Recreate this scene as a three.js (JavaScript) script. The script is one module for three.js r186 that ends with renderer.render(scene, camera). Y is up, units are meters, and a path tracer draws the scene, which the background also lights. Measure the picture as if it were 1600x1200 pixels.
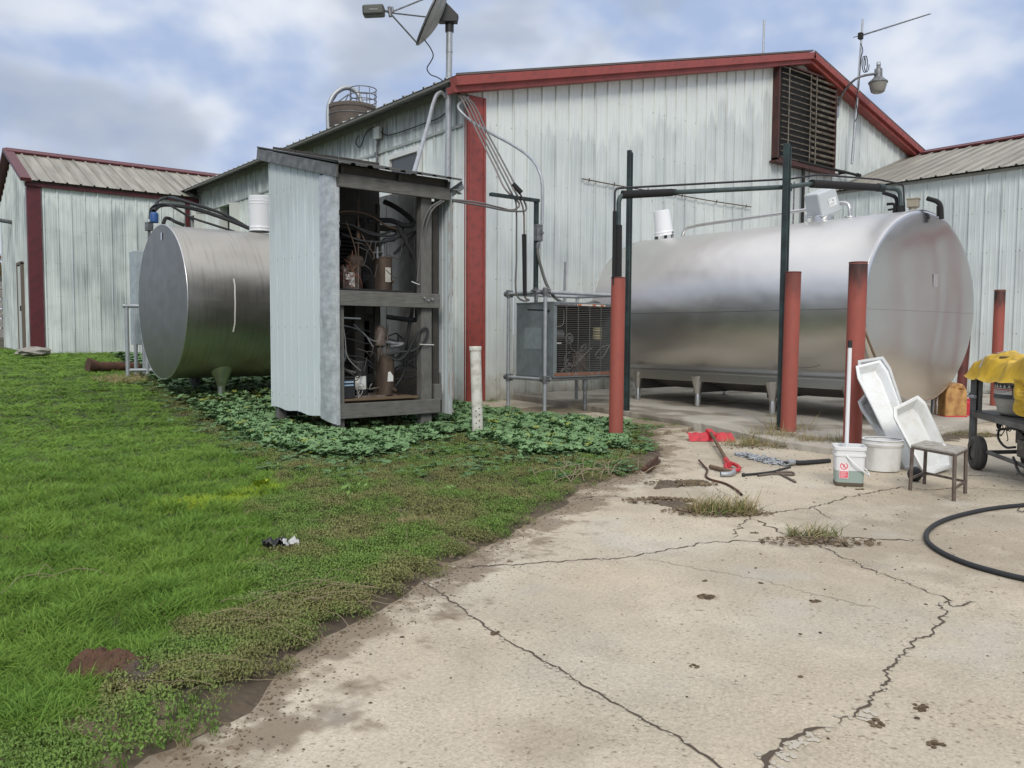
import * as THREE from 'three';
import { mergeGeometries, mergeVertices, toCreasedNormals } from 'three/addons/utils/BufferGeometryUtils.js';
import { RoundedBoxGeometry } from 'three/addons/geometries/RoundedBoxGeometry.js';
import { createNoise2D, createNoise3D } from 'simplex-noise';

// ---------------------------------------------------------------- camera, sky, sun, exposure
function rngOf(seed) { let a = seed >>> 0; return () => { a = (a + 0x6d2b79f5) | 0; let t = Math.imul(a ^ (a >>> 15), 1 | a); t = (t + Math.imul(t ^ (t >>> 7), 61 | t)) ^ t; return ((t ^ (t >>> 14)) >>> 0) / 4294967296; }; }
const n2 = createNoise2D(rngOf(11)), n3 = createNoise3D(rngOf(12));
const rnd = rngOf(77);
const rr = (a, b) => a + (b - a) * rnd();
const clamp = (x, a = 0, b = 1) => Math.min(b, Math.max(a, x));
const sstep = (a, b, x) => { const t = clamp((x - a) / (b - a)); return t * t * (3 - 2 * t); };
const lerp = (a, b, t) => a + (b - a) * t;
function fbm(x, y, oct = 5) { let s = 0, a = 0.5, t = 0; for (let i = 0; i < oct; i++) { s += a * n2(x, y); t += a; x = x * 2.03 + 17.1; y = y * 2.03 - 5.7; a *= 0.5; } return s / t; }
function fbm3(x, y, z, oct = 5) { let s = 0, a = 0.5, t = 0; for (let i = 0; i < oct; i++) { s += a * n3(x, y, z); t += a; x = x * 2.05 + 7.1; y = y * 2.05 - 5.7; z = z * 2.05 + 3.3; a *= 0.5; } return s / t; }

const scene = new THREE.Scene();
const camera = new THREE.PerspectiveCamera(49.684, 4 / 3, 0.1, 3000);
camera.position.set(-8.596, 1.3, 12.06);
camera.up.set(0.033, 0.998, -0.05);
camera.lookAt(...[53.706, -4.659, -65.933]);
scene.add(camera);

const renderer = new THREE.WebGLRenderer({ antialias: true });
renderer.setSize(1024, 768);
renderer.toneMapping = THREE.LinearToneMapping;
renderer.toneMappingExposure = 1.22;
renderer.shadowMap.enabled = true;
renderer.shadowMap.type = THREE.PCFSoftShadowMap;

const SUN = new THREE.Vector3(-0.50, 0.60, 0.62).normalize();
{ // overcast sky with blue gaps: a computed equirectangular picture of air and clouds
  const W = 2048, H = 1024, data = new Float32Array(W * H * 4);
  for (let j = 0; j < H; j++) {
    const el = ((j + 0.5) / H - 0.5) * Math.PI, sy = Math.sin(el), cy = Math.cos(el);
    for (let i = 0; i < W; i++) {
      const az = ((i + 0.5) / W - 0.5) * 2 * Math.PI, dx = cy * Math.cos(az), dz = cy * Math.sin(az);
      const k = (j * W + i) * 4, up = Math.max(sy, 0);
      let r, g, b;
      if (sy < -0.02) { r = 0.20; g = 0.19; b = 0.16; }
      else {
        const X = dx * 2.5 + 4.4, Y = sy * 4.6 + 2.3, Z = dz * 2.5 + 7.2;
        const w1 = 0.16 * n3(X * 0.9, Y * 0.9, Z * 0.9), w2 = 0.16 * n3(X * 0.9 + 20, Y * 0.9, Z * 0.9 - 9);
        const big = fbm3(X * 0.8 + w1, Y * 0.8 + w2, Z * 0.8, 7);                    // thick and thin cloud
        const fine = fbm3(X * 2.6 + w1 * 2, Y * 2.6, Z * 2.6 + w2 * 2, 5);
        const cover = clamp(0.46 + 0.62 * big + 0.56 * fine);                        // 0 = thin, blue air shows; 1 = white
        const dark = sstep(0.0, 0.5, fbm3(X * 0.75 - 12.2 + w2, Y * 0.9 + 4.4, Z * 0.75 + w1, 6) + 0.25 * fine); // grey undersides
        const blue = [0.345, 0.44, 0.64], white = [0.68, 0.72, 0.79], grey = [0.32, 0.375, 0.475];
        const c = sstep(0.05, 0.95, cover);
        r = lerp(blue[0], white[0], c); g = lerp(blue[1], white[1], c); b = lerp(blue[2], white[2], c);
        r = lerp(r, grey[0], dark * 0.70); g = lerp(g, grey[1], dark * 0.70); b = lerp(b, grey[2], dark * 0.70);
        const hz = 1 - sstep(0.0, 0.22, up);                                        // paler towards the horizon
        r = lerp(r, 0.60, hz * 0.35); g = lerp(g, 0.66, hz * 0.35); b = lerp(b, 0.78, hz * 0.35);
        const gain = 0.96 + 0.95 * sstep(0.30, 1.0, up);                             // an overcast sky is brightest overhead
        const wm = sstep(0.3, 0.9, up); const lum = 0.3 * r + 0.6 * g + 0.1 * b; r = lerp(r, lum * 1.03, wm * 0.75) * gain; g = lerp(g, lum, wm * 0.75) * gain; b = lerp(b, lum * 0.97, wm * 0.75) * gain;
      }
      data[k] = r; data[k + 1] = g; data[k + 2] = b; data[k + 3] = 1;
    }
  }
  const sky = new THREE.DataTexture(data, W, H, THREE.RGBAFormat, THREE.FloatType);
  sky.mapping = THREE.EquirectangularReflectionMapping; sky.magFilter = sky.minFilter = THREE.LinearFilter;
  sky.wrapS = THREE.RepeatWrapping; sky.needsUpdate = true;
  scene.background = sky; scene.environment = sky;
}
const sun = new THREE.DirectionalLight(new THREE.Color(1.0, 0.95, 0.86), 1.5);
sun.position.copy(SUN).multiplyScalar(60); sun.target.position.set(0, 0, 0); sun.castShadow = true;
sun.shadow.radius = 34; sun.shadow.mapSize.set(4096, 4096);
Object.assign(sun.shadow.camera, { left: -30, right: 30, top: 30, bottom: -30, near: 1, far: 140 });
scene.add(sun, sun.target);

// ---------------------------------------------------------------- helpers
const V = (a, b, c) => Array.isArray(a) ? new THREE.Vector3(a[0], a[1], a[2]) : new THREE.Vector3(a, b, c);
const add3 = (a, b, k = 1) => [a[0] + b[0] * k, a[1] + b[1] * k, a[2] + b[2] * k];
const mix3 = (a, b, t) => [lerp(a[0], b[0], t), lerp(a[1], b[1], t), lerp(a[2], b[2], t)];
const used = new Map();
function numbered(name) { const k = used.get(name) || 0; used.set(name, k + 1); return k ? name + '_' + String(k).padStart(3, '0') : name; }
function tag(o, label, category, group) { o.userData.label = label; o.userData.category = category; if (group) o.userData.group = group; return o; }
function thing(name, label, category, pos = [0, 0, 0], group) {
  const o = new THREE.Group(); o.name = numbered(name); o.position.set(...pos); scene.add(o);
  return tag(o, label, category, group);
}
function absPos(o) { const p = new THREE.Vector3(); while (o && o !== scene) { p.add(o.position); o = o.parent; } return p; }
function flat(g) { let h = g.index ? g.toNonIndexed() : g; for (const k of Object.keys(h.attributes)) if (!['position', 'normal', 'uv'].includes(k)) h.deleteAttribute(k); if (!h.attributes.uv) h.setAttribute('uv', new THREE.BufferAttribute(new Float32Array(h.attributes.position.count * 2), 2)); return h; }
// obj: geometries in world coordinates -> ONE named mesh under its parent
function obj(name, geos, mat, parent = scene) {
  const list = (Array.isArray(geos) ? geos : [geos]).map(flat);
  let g = list.length > 1 ? mergeGeometries(list) : list[0];
  if (parent !== scene) { const p = absPos(parent); g = g.clone().translate(-p.x, -p.y, -p.z); }
  const m = new THREE.Mesh(g, mat); m.castShadow = m.receiveShadow = true;
  m.name = parent === scene ? numbered(name) : name;
  if (parent !== scene) { const k = parent.children.filter((c) => c.name.replace(/_\d{3}$/, '') === name).length; if (k) m.name = name + '_' + String(k).padStart(3, '0'); }
  parent.add(m); return m;
}
function struct(name, geos, mat) { const m = obj(name, geos, mat); m.userData.kind = 'structure'; return m; }
// box uv in metres
function boxUV(g, s = 1) {
  g = g.index ? g.toNonIndexed() : g; const p = g.attributes.position, n = g.attributes.normal, uv = new Float32Array(p.count * 2);
  for (let i = 0; i < p.count; i++) {
    const ax = Math.abs(n.getX(i)), ay = Math.abs(n.getY(i)), az = Math.abs(n.getZ(i));
    let u, v; if (ax > ay && ax > az) { u = p.getZ(i); v = p.getY(i); } else if (ay > az) { u = p.getX(i); v = p.getZ(i); } else { u = p.getX(i); v = p.getY(i); }
    uv[i * 2] = u * s; uv[i * 2 + 1] = v * s;
  }
  g.setAttribute('uv', new THREE.BufferAttribute(uv, 2)); return g;
}
// a bevelled box: centre, size, turn about y (or an Euler)
function box(c, s, rot = 0, bevel = 0.006) {
  const b = Math.min(bevel, Math.min(...s) * 0.3);
  const g = b > 0.0005 ? new RoundedBoxGeometry(s[0], s[1], s[2], 1, b) : new THREE.BoxGeometry(...s);
  const h = boxUV(g); const uv = h.attributes.uv, ox = rnd() * 7, oy = rnd() * 7;
  // run the grain along the longest side
  const L = s.indexOf(Math.max(...s));
  for (let i = 0; i < uv.count; i++) {
    let u = uv.getX(i), v = uv.getY(i); const n = h.attributes.normal; const ax = Math.abs(n.getX(i)), ay = Math.abs(n.getY(i)), az = Math.abs(n.getZ(i));
    const uAxis = ax > ay && ax > az ? 2 : 0, vAxis = ay > ax && ay > az ? 2 : 1;
    if (vAxis === L && uAxis !== L) { const t = u; u = v; v = t; }
    uv.setXY(i, u + ox, v + oy);
  }
  if (rot instanceof THREE.Euler) h.applyMatrix4(new THREE.Matrix4().makeRotationFromEuler(rot)); else if (rot) h.rotateY(rot);
  return h.translate(...c);
}
// a bar of rectangular section between two points
function bar(a, b, w, t, bevel = 0.004, upRef = [0, 1, 0]) {
  const A = V(a), B = V(b), d = B.clone().sub(A), L = d.length(); d.normalize();
  let side = new THREE.Vector3().crossVectors(V(upRef), d); if (side.lengthSq() < 1e-4) side = new THREE.Vector3(1, 0, 0); side.normalize();
  const up = new THREE.Vector3().crossVectors(d, side);
  const g = box([0, 0, 0], [w, t, L], 0, bevel);
  return g.applyMatrix4(new THREE.Matrix4().makeBasis(side, up, d)).translate((A.x + B.x) / 2, (A.y + B.y) / 2, (A.z + B.z) / 2);
}
// a round rod between two points (r2 at b)
function rod(a, b, r, r2 = r, seg = 14, open = false) {
  const A = V(a), B = V(b), d = B.clone().sub(A), L = d.length();
  const g = new THREE.CylinderGeometry(r2, r, L, seg, 1, open);
  const uv = g.attributes.uv; for (let i = 0; i < uv.count; i++) uv.setXY(i, uv.getX(i) * r * 6.28, uv.getY(i) * L);
  g.applyQuaternion(new THREE.Quaternion().setFromUnitVectors(new THREE.Vector3(0, 1, 0), d.normalize()));
  return g.translate((A.x + B.x) / 2, (A.y + B.y) / 2, (A.z + B.z) / 2);
}
// smooth tube through points
function tube(pts, r, seg, radial = 8) {
  const c = new THREE.CatmullRomCurve3(pts.map((p) => V(p)), false, 'centripetal');
  const L = c.getLength(); const g = new THREE.TubeGeometry(c, seg || Math.max(8, Math.min(160, Math.round(L / 0.04))), r, radial, false);
  const uv = g.attributes.uv; for (let i = 0; i < uv.count; i++) uv.setXY(i, uv.getX(i) * L, uv.getY(i) * r * 6.28);
  return g;
}
// pipe with straight runs and rounded elbows
function pipe(pts, r, f = 0.08, radial = 10) {
  const P = pts.map((p) => V(p)), path = new THREE.CurvePath(); let prev = P[0];
  for (let i = 1; i < P.length - 1; i++) {
    const a = P[i - 1].clone().sub(P[i]), b = P[i + 1].clone().sub(P[i]); const fa = Math.min(f, a.length() * 0.45), fb = Math.min(f, b.length() * 0.45);
    const s = P[i].clone().addScaledVector(a.normalize(), fa), e = P[i].clone().addScaledVector(b.normalize(), fb);
    path.add(new THREE.LineCurve3(prev, s)); path.add(new THREE.QuadraticBezierCurve3(s, P[i].clone(), e)); prev = e;
  }
  path.add(new THREE.LineCurve3(prev, P[P.length - 1]));
  const pl = []; for (const c of path.curves) { const n = c instanceof THREE.LineCurve3 ? 1 : 6; for (let k = 0; k < n; k++) pl.push(c.getPoint(k / n)); }
  pl.push(P[P.length - 1]);
  // sweep a ring with parallel transport
  const pos = [], nor = [], uv = [], idx = []; let N = null, len = 0;
  for (let i = 0; i < pl.length; i++) {
    const t = (i < pl.length - 1 ? pl[i + 1].clone().sub(pl[i]) : pl[i].clone().sub(pl[i - 1])).normalize();
    if (i > 0 && i < pl.length - 1) t.add(pl[i].clone().sub(pl[i - 1]).normalize()).normalize();
    if (!N) { N = new THREE.Vector3(0, 1, 0).cross(t); if (N.lengthSq() < 1e-3) N = new THREE.Vector3(1, 0, 0).cross(t); N.normalize(); }
    N.addScaledVector(t, -N.dot(t)).normalize(); const B = t.clone().cross(N);
    if (i) len += pl[i].distanceTo(pl[i - 1]);
    for (let k = 0; k <= radial; k++) {
      const a = k / radial * 2 * Math.PI, n = N.clone().multiplyScalar(Math.cos(a)).addScaledVector(B, Math.sin(a));
      pos.push(pl[i].x + n.x * r, pl[i].y + n.y * r, pl[i].z + n.z * r); nor.push(n.x, n.y, n.z); uv.push(len, k / radial * r * 6.28);
      if (i && k) { const q = i * (radial + 1) + k, w = q - radial - 1; idx.push(w - 1, q, q - 1, w - 1, w, q); }
    }
  }
  const g = new THREE.BufferGeometry(); g.setAttribute('position', new THREE.Float32BufferAttribute(pos, 3)); g.setAttribute('normal', new THREE.Float32BufferAttribute(nor, 3)); g.setAttribute('uv', new THREE.Float32BufferAttribute(uv, 2)); g.setIndex(idx);
  const ends = [[pl[0], pl[1]], [pl[pl.length - 1], pl[pl.length - 2]]].map(([p, q]) => { const d = new THREE.CircleGeometry(r, radial); d.applyQuaternion(new THREE.Quaternion().setFromUnitVectors(new THREE.Vector3(0, 0, 1), p.clone().sub(q).normalize())); return d.translate(p.x, p.y, p.z); });
  return mergeGeometries([flat(g), ...ends.map(flat)]);
}
function lathe(c, prof, seg = 28) { return new THREE.LatheGeometry(prof.map((p) => new THREE.Vector2(p[0], p[1])), seg).translate(...c); }
function prism(pts, depth, m4, bevel = 0) { // 2-D outline extruded, then placed
  const s = new THREE.Shape(pts.map((p) => new THREE.Vector2(p[0], p[1])));
  const g = new THREE.ExtrudeGeometry(s, { depth, bevelEnabled: bevel > 0, bevelSize: bevel, bevelThickness: bevel, bevelSegments: 1 });
  return m4 ? g.applyMatrix4(m4) : g;
}
const basis = (x, y, z, o) => new THREE.Matrix4().makeBasis(V(x), V(y), V(z)).setPosition(...o);
// a grid sheet from a function (s, t in 0..1) -> [x, y, z]
function sheet(fn, ns, nt, uvf) {
  const pos = [], uv = [], idx = [];
  for (let j = 0; j <= nt; j++) for (let i = 0; i <= ns; i++) { const p = fn(i / ns, j / nt); pos.push(...p); uv.push(...(uvf ? uvf(p, i / ns, j / nt) : [i / ns, j / nt])); }
  for (let j = 0; j < nt; j++) for (let i = 0; i < ns; i++) { const a = j * (ns + 1) + i, b = a + 1, c = a + ns + 1, d = c + 1; idx.push(a, b, d, a, d, c); }
  const g = new THREE.BufferGeometry(); g.setAttribute('position', new THREE.Float32BufferAttribute(pos, 3)); g.setAttribute('uv', new THREE.Float32BufferAttribute(uv, 2)); g.setIndex(idx); g.computeVertexNormals(); return g;
}
function crease(g, a = 0.6) { const h = g.clone(); if (h.attributes.normal) h.deleteAttribute('normal'); h.computeVertexNormals(); return toCreasedNormals(h, a); }
// ribbed steel sheet: origin o, u across the ribs, v along them, n out of the sheet; lo(s), hi(s) bound it along v; pitch of the ribs
function ribbed(o, u, v, n, s0, s1, lo, hi, { pitch = 0.346, h = 0.022, uvf, rows = 1, minor = 0.005, flatTop = 0.05 } = {}) {
  const prof = [[0, 1], [flatTop, 1], [flatTop * 1.9, 0], [0.30, 0], [0.33, minor / h], [0.37, minor / h], [0.40, 0], [0.62, 0], [0.65, minor / h], [0.69, minor / h], [0.72, 0], [1 - flatTop * 1.9, 0], [1 - flatTop, 1]];
  const ss = []; for (let k = Math.floor(s0 / pitch) - 1; k <= Math.ceil(s1 / pitch) + 1; k++) for (const [f, z] of prof) ss.push([(k + f) * pitch, z * h]);
  const at = (s) => { for (let i = 1; i < ss.length; i++) if (ss[i][0] >= s) { const t = (s - ss[i - 1][0]) / (ss[i][0] - ss[i - 1][0] || 1); return lerp(ss[i - 1][1], ss[i][1], t); } return 0; };
  const cols = [[s0, at(s0)], ...ss.filter((q) => q[0] > s0 + 1e-4 && q[0] < s1 - 1e-4), [s1, at(s1)]];
  const pos = [], uv = [], idx = [];
  cols.forEach(([s, z], i) => {
    const a = lo(s), b = hi(s);
    for (let r = 0; r <= rows; r++) {
      const t = lerp(a, b, r / rows), P = [0, 1, 2].map((k) => o[k] + u[k] * s + v[k] * t + n[k] * z); pos.push(...P); uv.push(...(uvf ? uvf(s, t, P) : [s, t]));
      if (i && r) { const w = rows + 1, q = i * w + r; idx.push(q - w - 1, q - 1, q, q - w - 1, q, q - w); }
    }
  });
  const g = new THREE.BufferGeometry(); g.setAttribute('position', new THREE.Float32BufferAttribute(pos, 3)); g.setAttribute('uv', new THREE.Float32BufferAttribute(uv, 2)); g.setIndex(idx);
  const f = g.toNonIndexed(); f.computeVertexNormals(); // sharp rib edges
  return f;
}
// ---------------------------------------------------------------- textures and materials
function dataTex(W, H, fn, srgb = false, wrap = THREE.RepeatWrapping) { // fn(u, v) -> [r,g,b] linear 0..1 (stored sRGB when srgb)
  const d = new Uint8Array(W * H * 4);
  for (let j = 0; j < H; j++) for (let i = 0; i < W; i++) {
    const c = fn((i + 0.5) / W, (j + 0.5) / H, i, j), k = (j * W + i) * 4;
    for (let q = 0; q < 3; q++) { let x = clamp(typeof c === 'number' ? c : c[q]); if (srgb) x = x <= 0.0031308 ? x * 12.92 : 1.055 * Math.pow(x, 1 / 2.4) - 0.055; d[k + q] = Math.round(x * 255); }
    d[k + 3] = 255;
  }
  const t = new THREE.DataTexture(d, W, H); t.wrapS = t.wrapT = wrap; t.magFilter = THREE.LinearFilter; t.minFilter = THREE.LinearFilter; if (srgb) t.colorSpace = THREE.SRGBColorSpace; t.needsUpdate = true; return t;
}
// noise that tiles: blends four shifted copies
function tileNoise(f) { return (u, v) => { const a = f(u, v), b = f(u - 1, v), c = f(u, v - 1), d = f(u - 1, v - 1); const wu = sstep(0, 1, u), wv = sstep(0, 1, v); return lerp(lerp(a, b, wu), lerp(c, d, wu), wv); }; }
const lin = (r, g, b) => new THREE.Color().setRGB(r, g, b);
function std(c, rough = 0.6, metal = 0, extra = {}) { return new THREE.MeshStandardMaterial({ color: lin(...c), roughness: rough, metalness: metal, side: THREE.DoubleSide, ...extra }); }
// several slow values on a coarse grid, looked up smoothly: fn(u, v) -> array
function grid(nx, ny, fn) { const first = fn(0, 0), K = first.length, d = new Float32Array((nx + 1) * (ny + 1) * K), out = new Array(K); for (let j = 0; j <= ny; j++) for (let i = 0; i <= nx; i++) { const a = fn(i / nx, j / ny); for (let k = 0; k < K; k++) d[(j * (nx + 1) + i) * K + k] = a[k]; }
  return (u, v) => { const x = clamp(u) * nx, y = clamp(v) * ny, i = Math.min(nx - 1, x | 0), j = Math.min(ny - 1, y | 0), a = x - i, b = y - j, p = (j * (nx + 1) + i) * K, q = p + (nx + 1) * K; for (let k = 0; k < K; k++) out[k] = (d[p + k] * (1 - a) + d[p + K + k] * a) * (1 - b) + (d[q + k] * (1 - a) + d[q + K + k] * a) * b; return out; }; }
// tiling noise fields, computed once and looked up with whole-number repeats
function field(fx, fy, oct) { const N = 512, d = new Float32Array(N * N), f = tileNoise((u, v) => 0.5 + 0.5 * fbm(u * fx + 3, v * fy + 7, oct)); for (let j = 0; j < N; j++) for (let i = 0; i < N; i++) d[j * N + i] = f((i + 0.5) / N, (j + 0.5) / N); return (u, v) => { const x = ((u % 1) + 1) % 1 * N, y = ((v % 1) + 1) % 1 * N, i = Math.floor(x), j = Math.floor(y), a = x - i, b = y - j, i1 = (i + 1) % N, j1 = (j + 1) % N; return lerp(lerp(d[j * N + i], d[j * N + i1], a), lerp(d[j1 * N + i], d[j1 * N + i1], a), b); }; }
const F4 = field(4, 4, 6), F24 = field(24, 24, 3), FW = field(3, 46, 5);
const bumpFine = dataTex(512, 512, (u, v) => F24(u, v));
const mottle = dataTex(512, 512, (u, v) => 0.82 + 0.30 * (F4(u, v) * 2 - 1) + 0.10 * (F24(u, v) * 2 - 1), false);
// weathered paint: colour with grime, one texture per paint
function paintTex(base, grime, amount, sx = 5, sy = 5, seed = 0) {
  const kx = Math.max(1, Math.round(sx / 4)), ky = Math.max(1, Math.round(sy / 4)), ou = seed * 0.137, ov = seed * 0.311;
  return dataTex(256, 256, (u, v) => {
    const g = sstep(0.55 - amount, 0.95 - amount * 0.6, F4(u * kx + ou, v * ky + ov)); const s = 1 + 0.07 * (F24(u + ov, v + ou) * 2 - 1);
    return [0, 1, 2].map((k) => lerp(base[k], grime[k], g) * s);
  }, true);
}
const paint = (base, grime, amount, rough, metal = 0, sx, sy, seed, extra = {}) => std([1, 1, 1], rough, metal, { map: paintTex(base, grime, amount, sx, sy, seed), bumpMap: bumpFine, bumpScale: 0.0008, ...extra });
const woodTex = (a, b, seed) => dataTex(512, 512, (u, v) => {
  const g = FW(u + seed * 0.21, v + seed * 0.37 + 0.02 * F4(u, v)), f = FW(u * 3, v * 4 + seed * 0.1), d = F4(u + seed * 0.4, v);
  const t = clamp(g * 0.75 + f * 0.25), s = 0.65 + 0.6 * d; return [0, 1, 2].map((k) => lerp(a[k], b[k], t) * s);
}, true);
const woodBump = dataTex(512, 512, (u, v) => 0.7 * FW(u, v) + 0.3 * FW(u * 3, v * 4));
const wood = (a, b, seed) => std([1, 1, 1], 0.86, 0, { map: woodTex(a, b, seed), bumpMap: woodBump, bumpScale: 0.002 });
const M = {
  greyWood: wood([0.06, 0.058, 0.052], [0.20, 0.195, 0.178], 1),
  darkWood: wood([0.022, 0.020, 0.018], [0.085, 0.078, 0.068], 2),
  brownWood: wood([0.07, 0.045, 0.026], [0.21, 0.145, 0.085], 3),
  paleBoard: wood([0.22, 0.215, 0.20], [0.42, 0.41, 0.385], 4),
  redPaint: paint([0.31, 0.064, 0.052], [0.20, 0.050, 0.043], 0.18, 0.55, 0, 4, 4, 3),
  bollardRed: paint([0.36, 0.085, 0.062], [0.22, 0.060, 0.046], 0.26, 0.55, 0, 3, 2.2, 8),
  bollardDark: paint([0.19, 0.045, 0.036], [0.095, 0.032, 0.027], 0.36, 0.6, 0, 3, 2.2, 8),
  barnRed: paint([0.115, 0.018, 0.024], [0.07, 0.014, 0.017], 0.25, 0.5, 0, 4, 4, 5),
  louvreRed: paint([0.085, 0.030, 0.026], [0.04, 0.02, 0.018], 0.3, 0.7, 0, 4, 4, 9),
  slat: paint([0.25, 0.225, 0.18], [0.10, 0.08, 0.06], 0.36, 0.7, 0, 5, 5, 4),
  galv: paint([0.42, 0.44, 0.46], [0.35, 0.37, 0.39], 0.35, 0.48, 0.5, 8, 8, 6),
  galvDark: paint([0.22, 0.23, 0.24], [0.11, 0.11, 0.11], 0.3, 0.5, 0.5, 9, 9, 7),
  steelPipe: std([0.62, 0.61, 0.59], 0.32, 1, {}),
  black: std([0.018, 0.018, 0.02], 0.55), blackFoam: std([0.016, 0.016, 0.017], 0.92, 0, { bumpMap: bumpFine, bumpScale: 0.003 }),
  rubber: std([0.022, 0.023, 0.025], 0.75, 0, { bumpMap: bumpFine, bumpScale: 0.002 }),
  greenPole: paint([0.022, 0.044, 0.042], [0.012, 0.018, 0.018], 0.35, 0.5, 0, 4, 4, 2),
  greenPipe: paint([0.055, 0.085, 0.085], [0.03, 0.042, 0.042], 0.3, 0.5, 0, 4, 4, 12),
  white: paint([0.72, 0.72, 0.70], [0.50, 0.485, 0.44], 0.18, 0.42, 0, 4, 4, 10),
  trough: paint([0.74, 0.755, 0.75], [0.66, 0.65, 0.60], 0.14, 0.40, 0, 2, 2, 14),
  pail: std([0.78, 0.79, 0.80], 0.38, 0),
  pvc: paint([0.66, 0.64, 0.58], [0.46, 0.43, 0.37], 0.22, 0.5, 0, 3, 6, 13),
  rust: paint([0.115, 0.045, 0.024], [0.05, 0.026, 0.018], 0.4, 0.9, 0, 6, 6, 16),
  rustSteel: paint([0.21, 0.18, 0.16], [0.12, 0.085, 0.065], 0.4, 0.6, 0.35, 7, 7, 17),
  receiver: paint([0.088, 0.060, 0.040], [0.045, 0.030, 0.021], 0.35, 0.75, 0.1, 5, 5, 18),
  condGrey: paint([0.195, 0.225, 0.235], [0.15, 0.17, 0.175], 0.3, 0.5, 0.1, 2, 5, 19),
  grille: std([0.13, 0.125, 0.115], 0.6, 0.3), darkIn: std([0.02, 0.019, 0.018], 0.9), copper: std([0.10, 0.065, 0.045], 0.6, 0.4),
  brass: std([0.32, 0.27, 0.13], 0.5, 0.4), cream: std([0.52, 0.47, 0.30], 0.6), label: std([0.66, 0.66, 0.63], 0.6), blueLabel: std([0.30, 0.42, 0.56], 0.5),
  wire: std([0.33, 0.32, 0.30], 0.5, 0.4), wireRed: std([0.20, 0.07, 0.05], 0.6), wireGrey: std([0.12, 0.12, 0.115], 0.6),
  red: paint([0.56, 0.030, 0.045], [0.36, 0.025, 0.035], 0.2, 0.45, 0, 5, 5, 20),
  gasOrange: paint([0.52, 0.30, 0.105], [0.27, 0.12, 0.04], 0.27, 0.5, 0, 3, 2, 21), blueValve: std([0.025, 0.085, 0.26], 0.45),
  tarp: null, tyre: std([0.025, 0.025, 0.026], 0.9, 0, { bumpMap: bumpFine, bumpScale: 0.003 }), dustTyre: paint([0.05, 0.048, 0.045], [0.12, 0.11, 0.095], 0.25, 0.95, 0, 4, 4, 31),
  cartFrame: paint([0.15, 0.152, 0.142], [0.085, 0.08, 0.072], 0.35, 0.6, 0.2, 5, 5, 22), drum: paint([0.33, 0.325, 0.29], [0.20, 0.19, 0.16], 0.35, 0.5, 0.1, 4, 4, 23),
  concreteGrey: paint([0.33, 0.315, 0.28], [0.22, 0.205, 0.175], 0.35, 0.9, 0, 3, 3, 24),
  glassDark: new THREE.MeshStandardMaterial({ color: lin(0.05, 0.055, 0.06), roughness: 0.25, side: THREE.DoubleSide }),
  dirt: std([0.11, 0.085, 0.06], 0.98, 0, { bumpMap: bumpFine, bumpScale: 0.01 }),
};
// ---------------------------------------------------------------- ground, lawn soil, concrete yard, slabs
const EDGE = [[-22, 16.5], [-14, 13.2], [-10.4, 11.0], [-8.7, 9.95], [-7.941, 0, 9.502], [-7.627, 0, 9.384], [-7.4, 0, 9.103], [-7.074, 0, 8.857], [-6.652, 0, 8.661], [-6.288, 0, 8.427], [-5.918, 0, 8.25], [-5.229, 0, 7.854], [-4.382, 0, 7.418], [-3.932, 0, 7.117], [-3.263, 0, 6.865], [-2.683, 0, 6.64], [-1.507, 0, 5.809], [-0.709, 0, 4.953], [0.017, 0, 4.62], [0.749, 0, 4.575]].map((p) => p.length === 3 ? [p[0], p[2]] : p);
const YARD = [...EDGE, [1.2, 4.2], [1.2, 0.4], [11.7, 0.4], [11.7, 60], [-40, 60], [-40, 24]];
function inPoly(poly, x, z) { let c = false; for (let i = 0, j = poly.length - 1; i < poly.length; j = i++) { const a = poly[i], b = poly[j]; if ((a[1] > z) !== (b[1] > z) && x < (b[0] - a[0]) * (z - a[1]) / (b[1] - a[1]) + a[0]) c = !c; } return c; }
function distLine(line, x, z) { let m = 1e9; for (let i = 1; i < line.length; i++) { const [ax, az] = line[i - 1], [bx, bz] = line[i], dx = bx - ax, dz = bz - az, t = clamp(((x - ax) * dx + (z - az) * dz) / (dx * dx + dz * dz)); m = Math.min(m, Math.hypot(x - ax - t * dx, z - az - t * dz)); } return m; }
const yardSD = (x, z) => (inPoly(YARD, x, z) ? 1 : -1) * distLine(EDGE, x, z); // > 0 on the concrete
function terrain(x, z) {
  const s = Math.max(0, 0.6 - z), rise = 1.08 * (1 - Math.exp(-s * 0.056 / 1.08 * 1.45)) * 0.92;
  const near = Math.exp(-Math.pow((z - 9) / 14, 2));
  return rise * (1 - sstep(0.3, 1.5, x) * sstep(-1, 1, z)) + near * (0.02 * n2(x * 0.7, z * 0.7) + 0.012 * n2(x * 2.3, z * 2.3));
}
function groundY(x, z) { const d = yardSD(x, z); return d > 0.2 ? -0.05 : lerp(terrain(x, z) + 0.02, -0.05, sstep(-0.12, 0.2, d)); }
// lush lawn boundary, seen from above: [x, z] polygon of the long bright grass
const LUSH = [[-40, 12], [-9.6, 10.35], [-8.168, 0, 9.127], [-7.984, 0, 9.046], [-7.587, 0, 8.551], [-7.131, 0, 8.172], [-6.481, 0, 6.965], [-6.235, 0, 6.016], [-5.743, 0, 5.468], [-5.448, 0, 4.34], [-5.245, 0, 2.098], [-4.339, 0, -4.037], [-2.878, 0, -13.032], [-2.6, -8], [-2.2, -14.4], [-4.6, -14.4], [-8, -60], [-60, -60]].map((p) => p.length === 3 ? [p[0], p[2]] : p);
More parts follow.
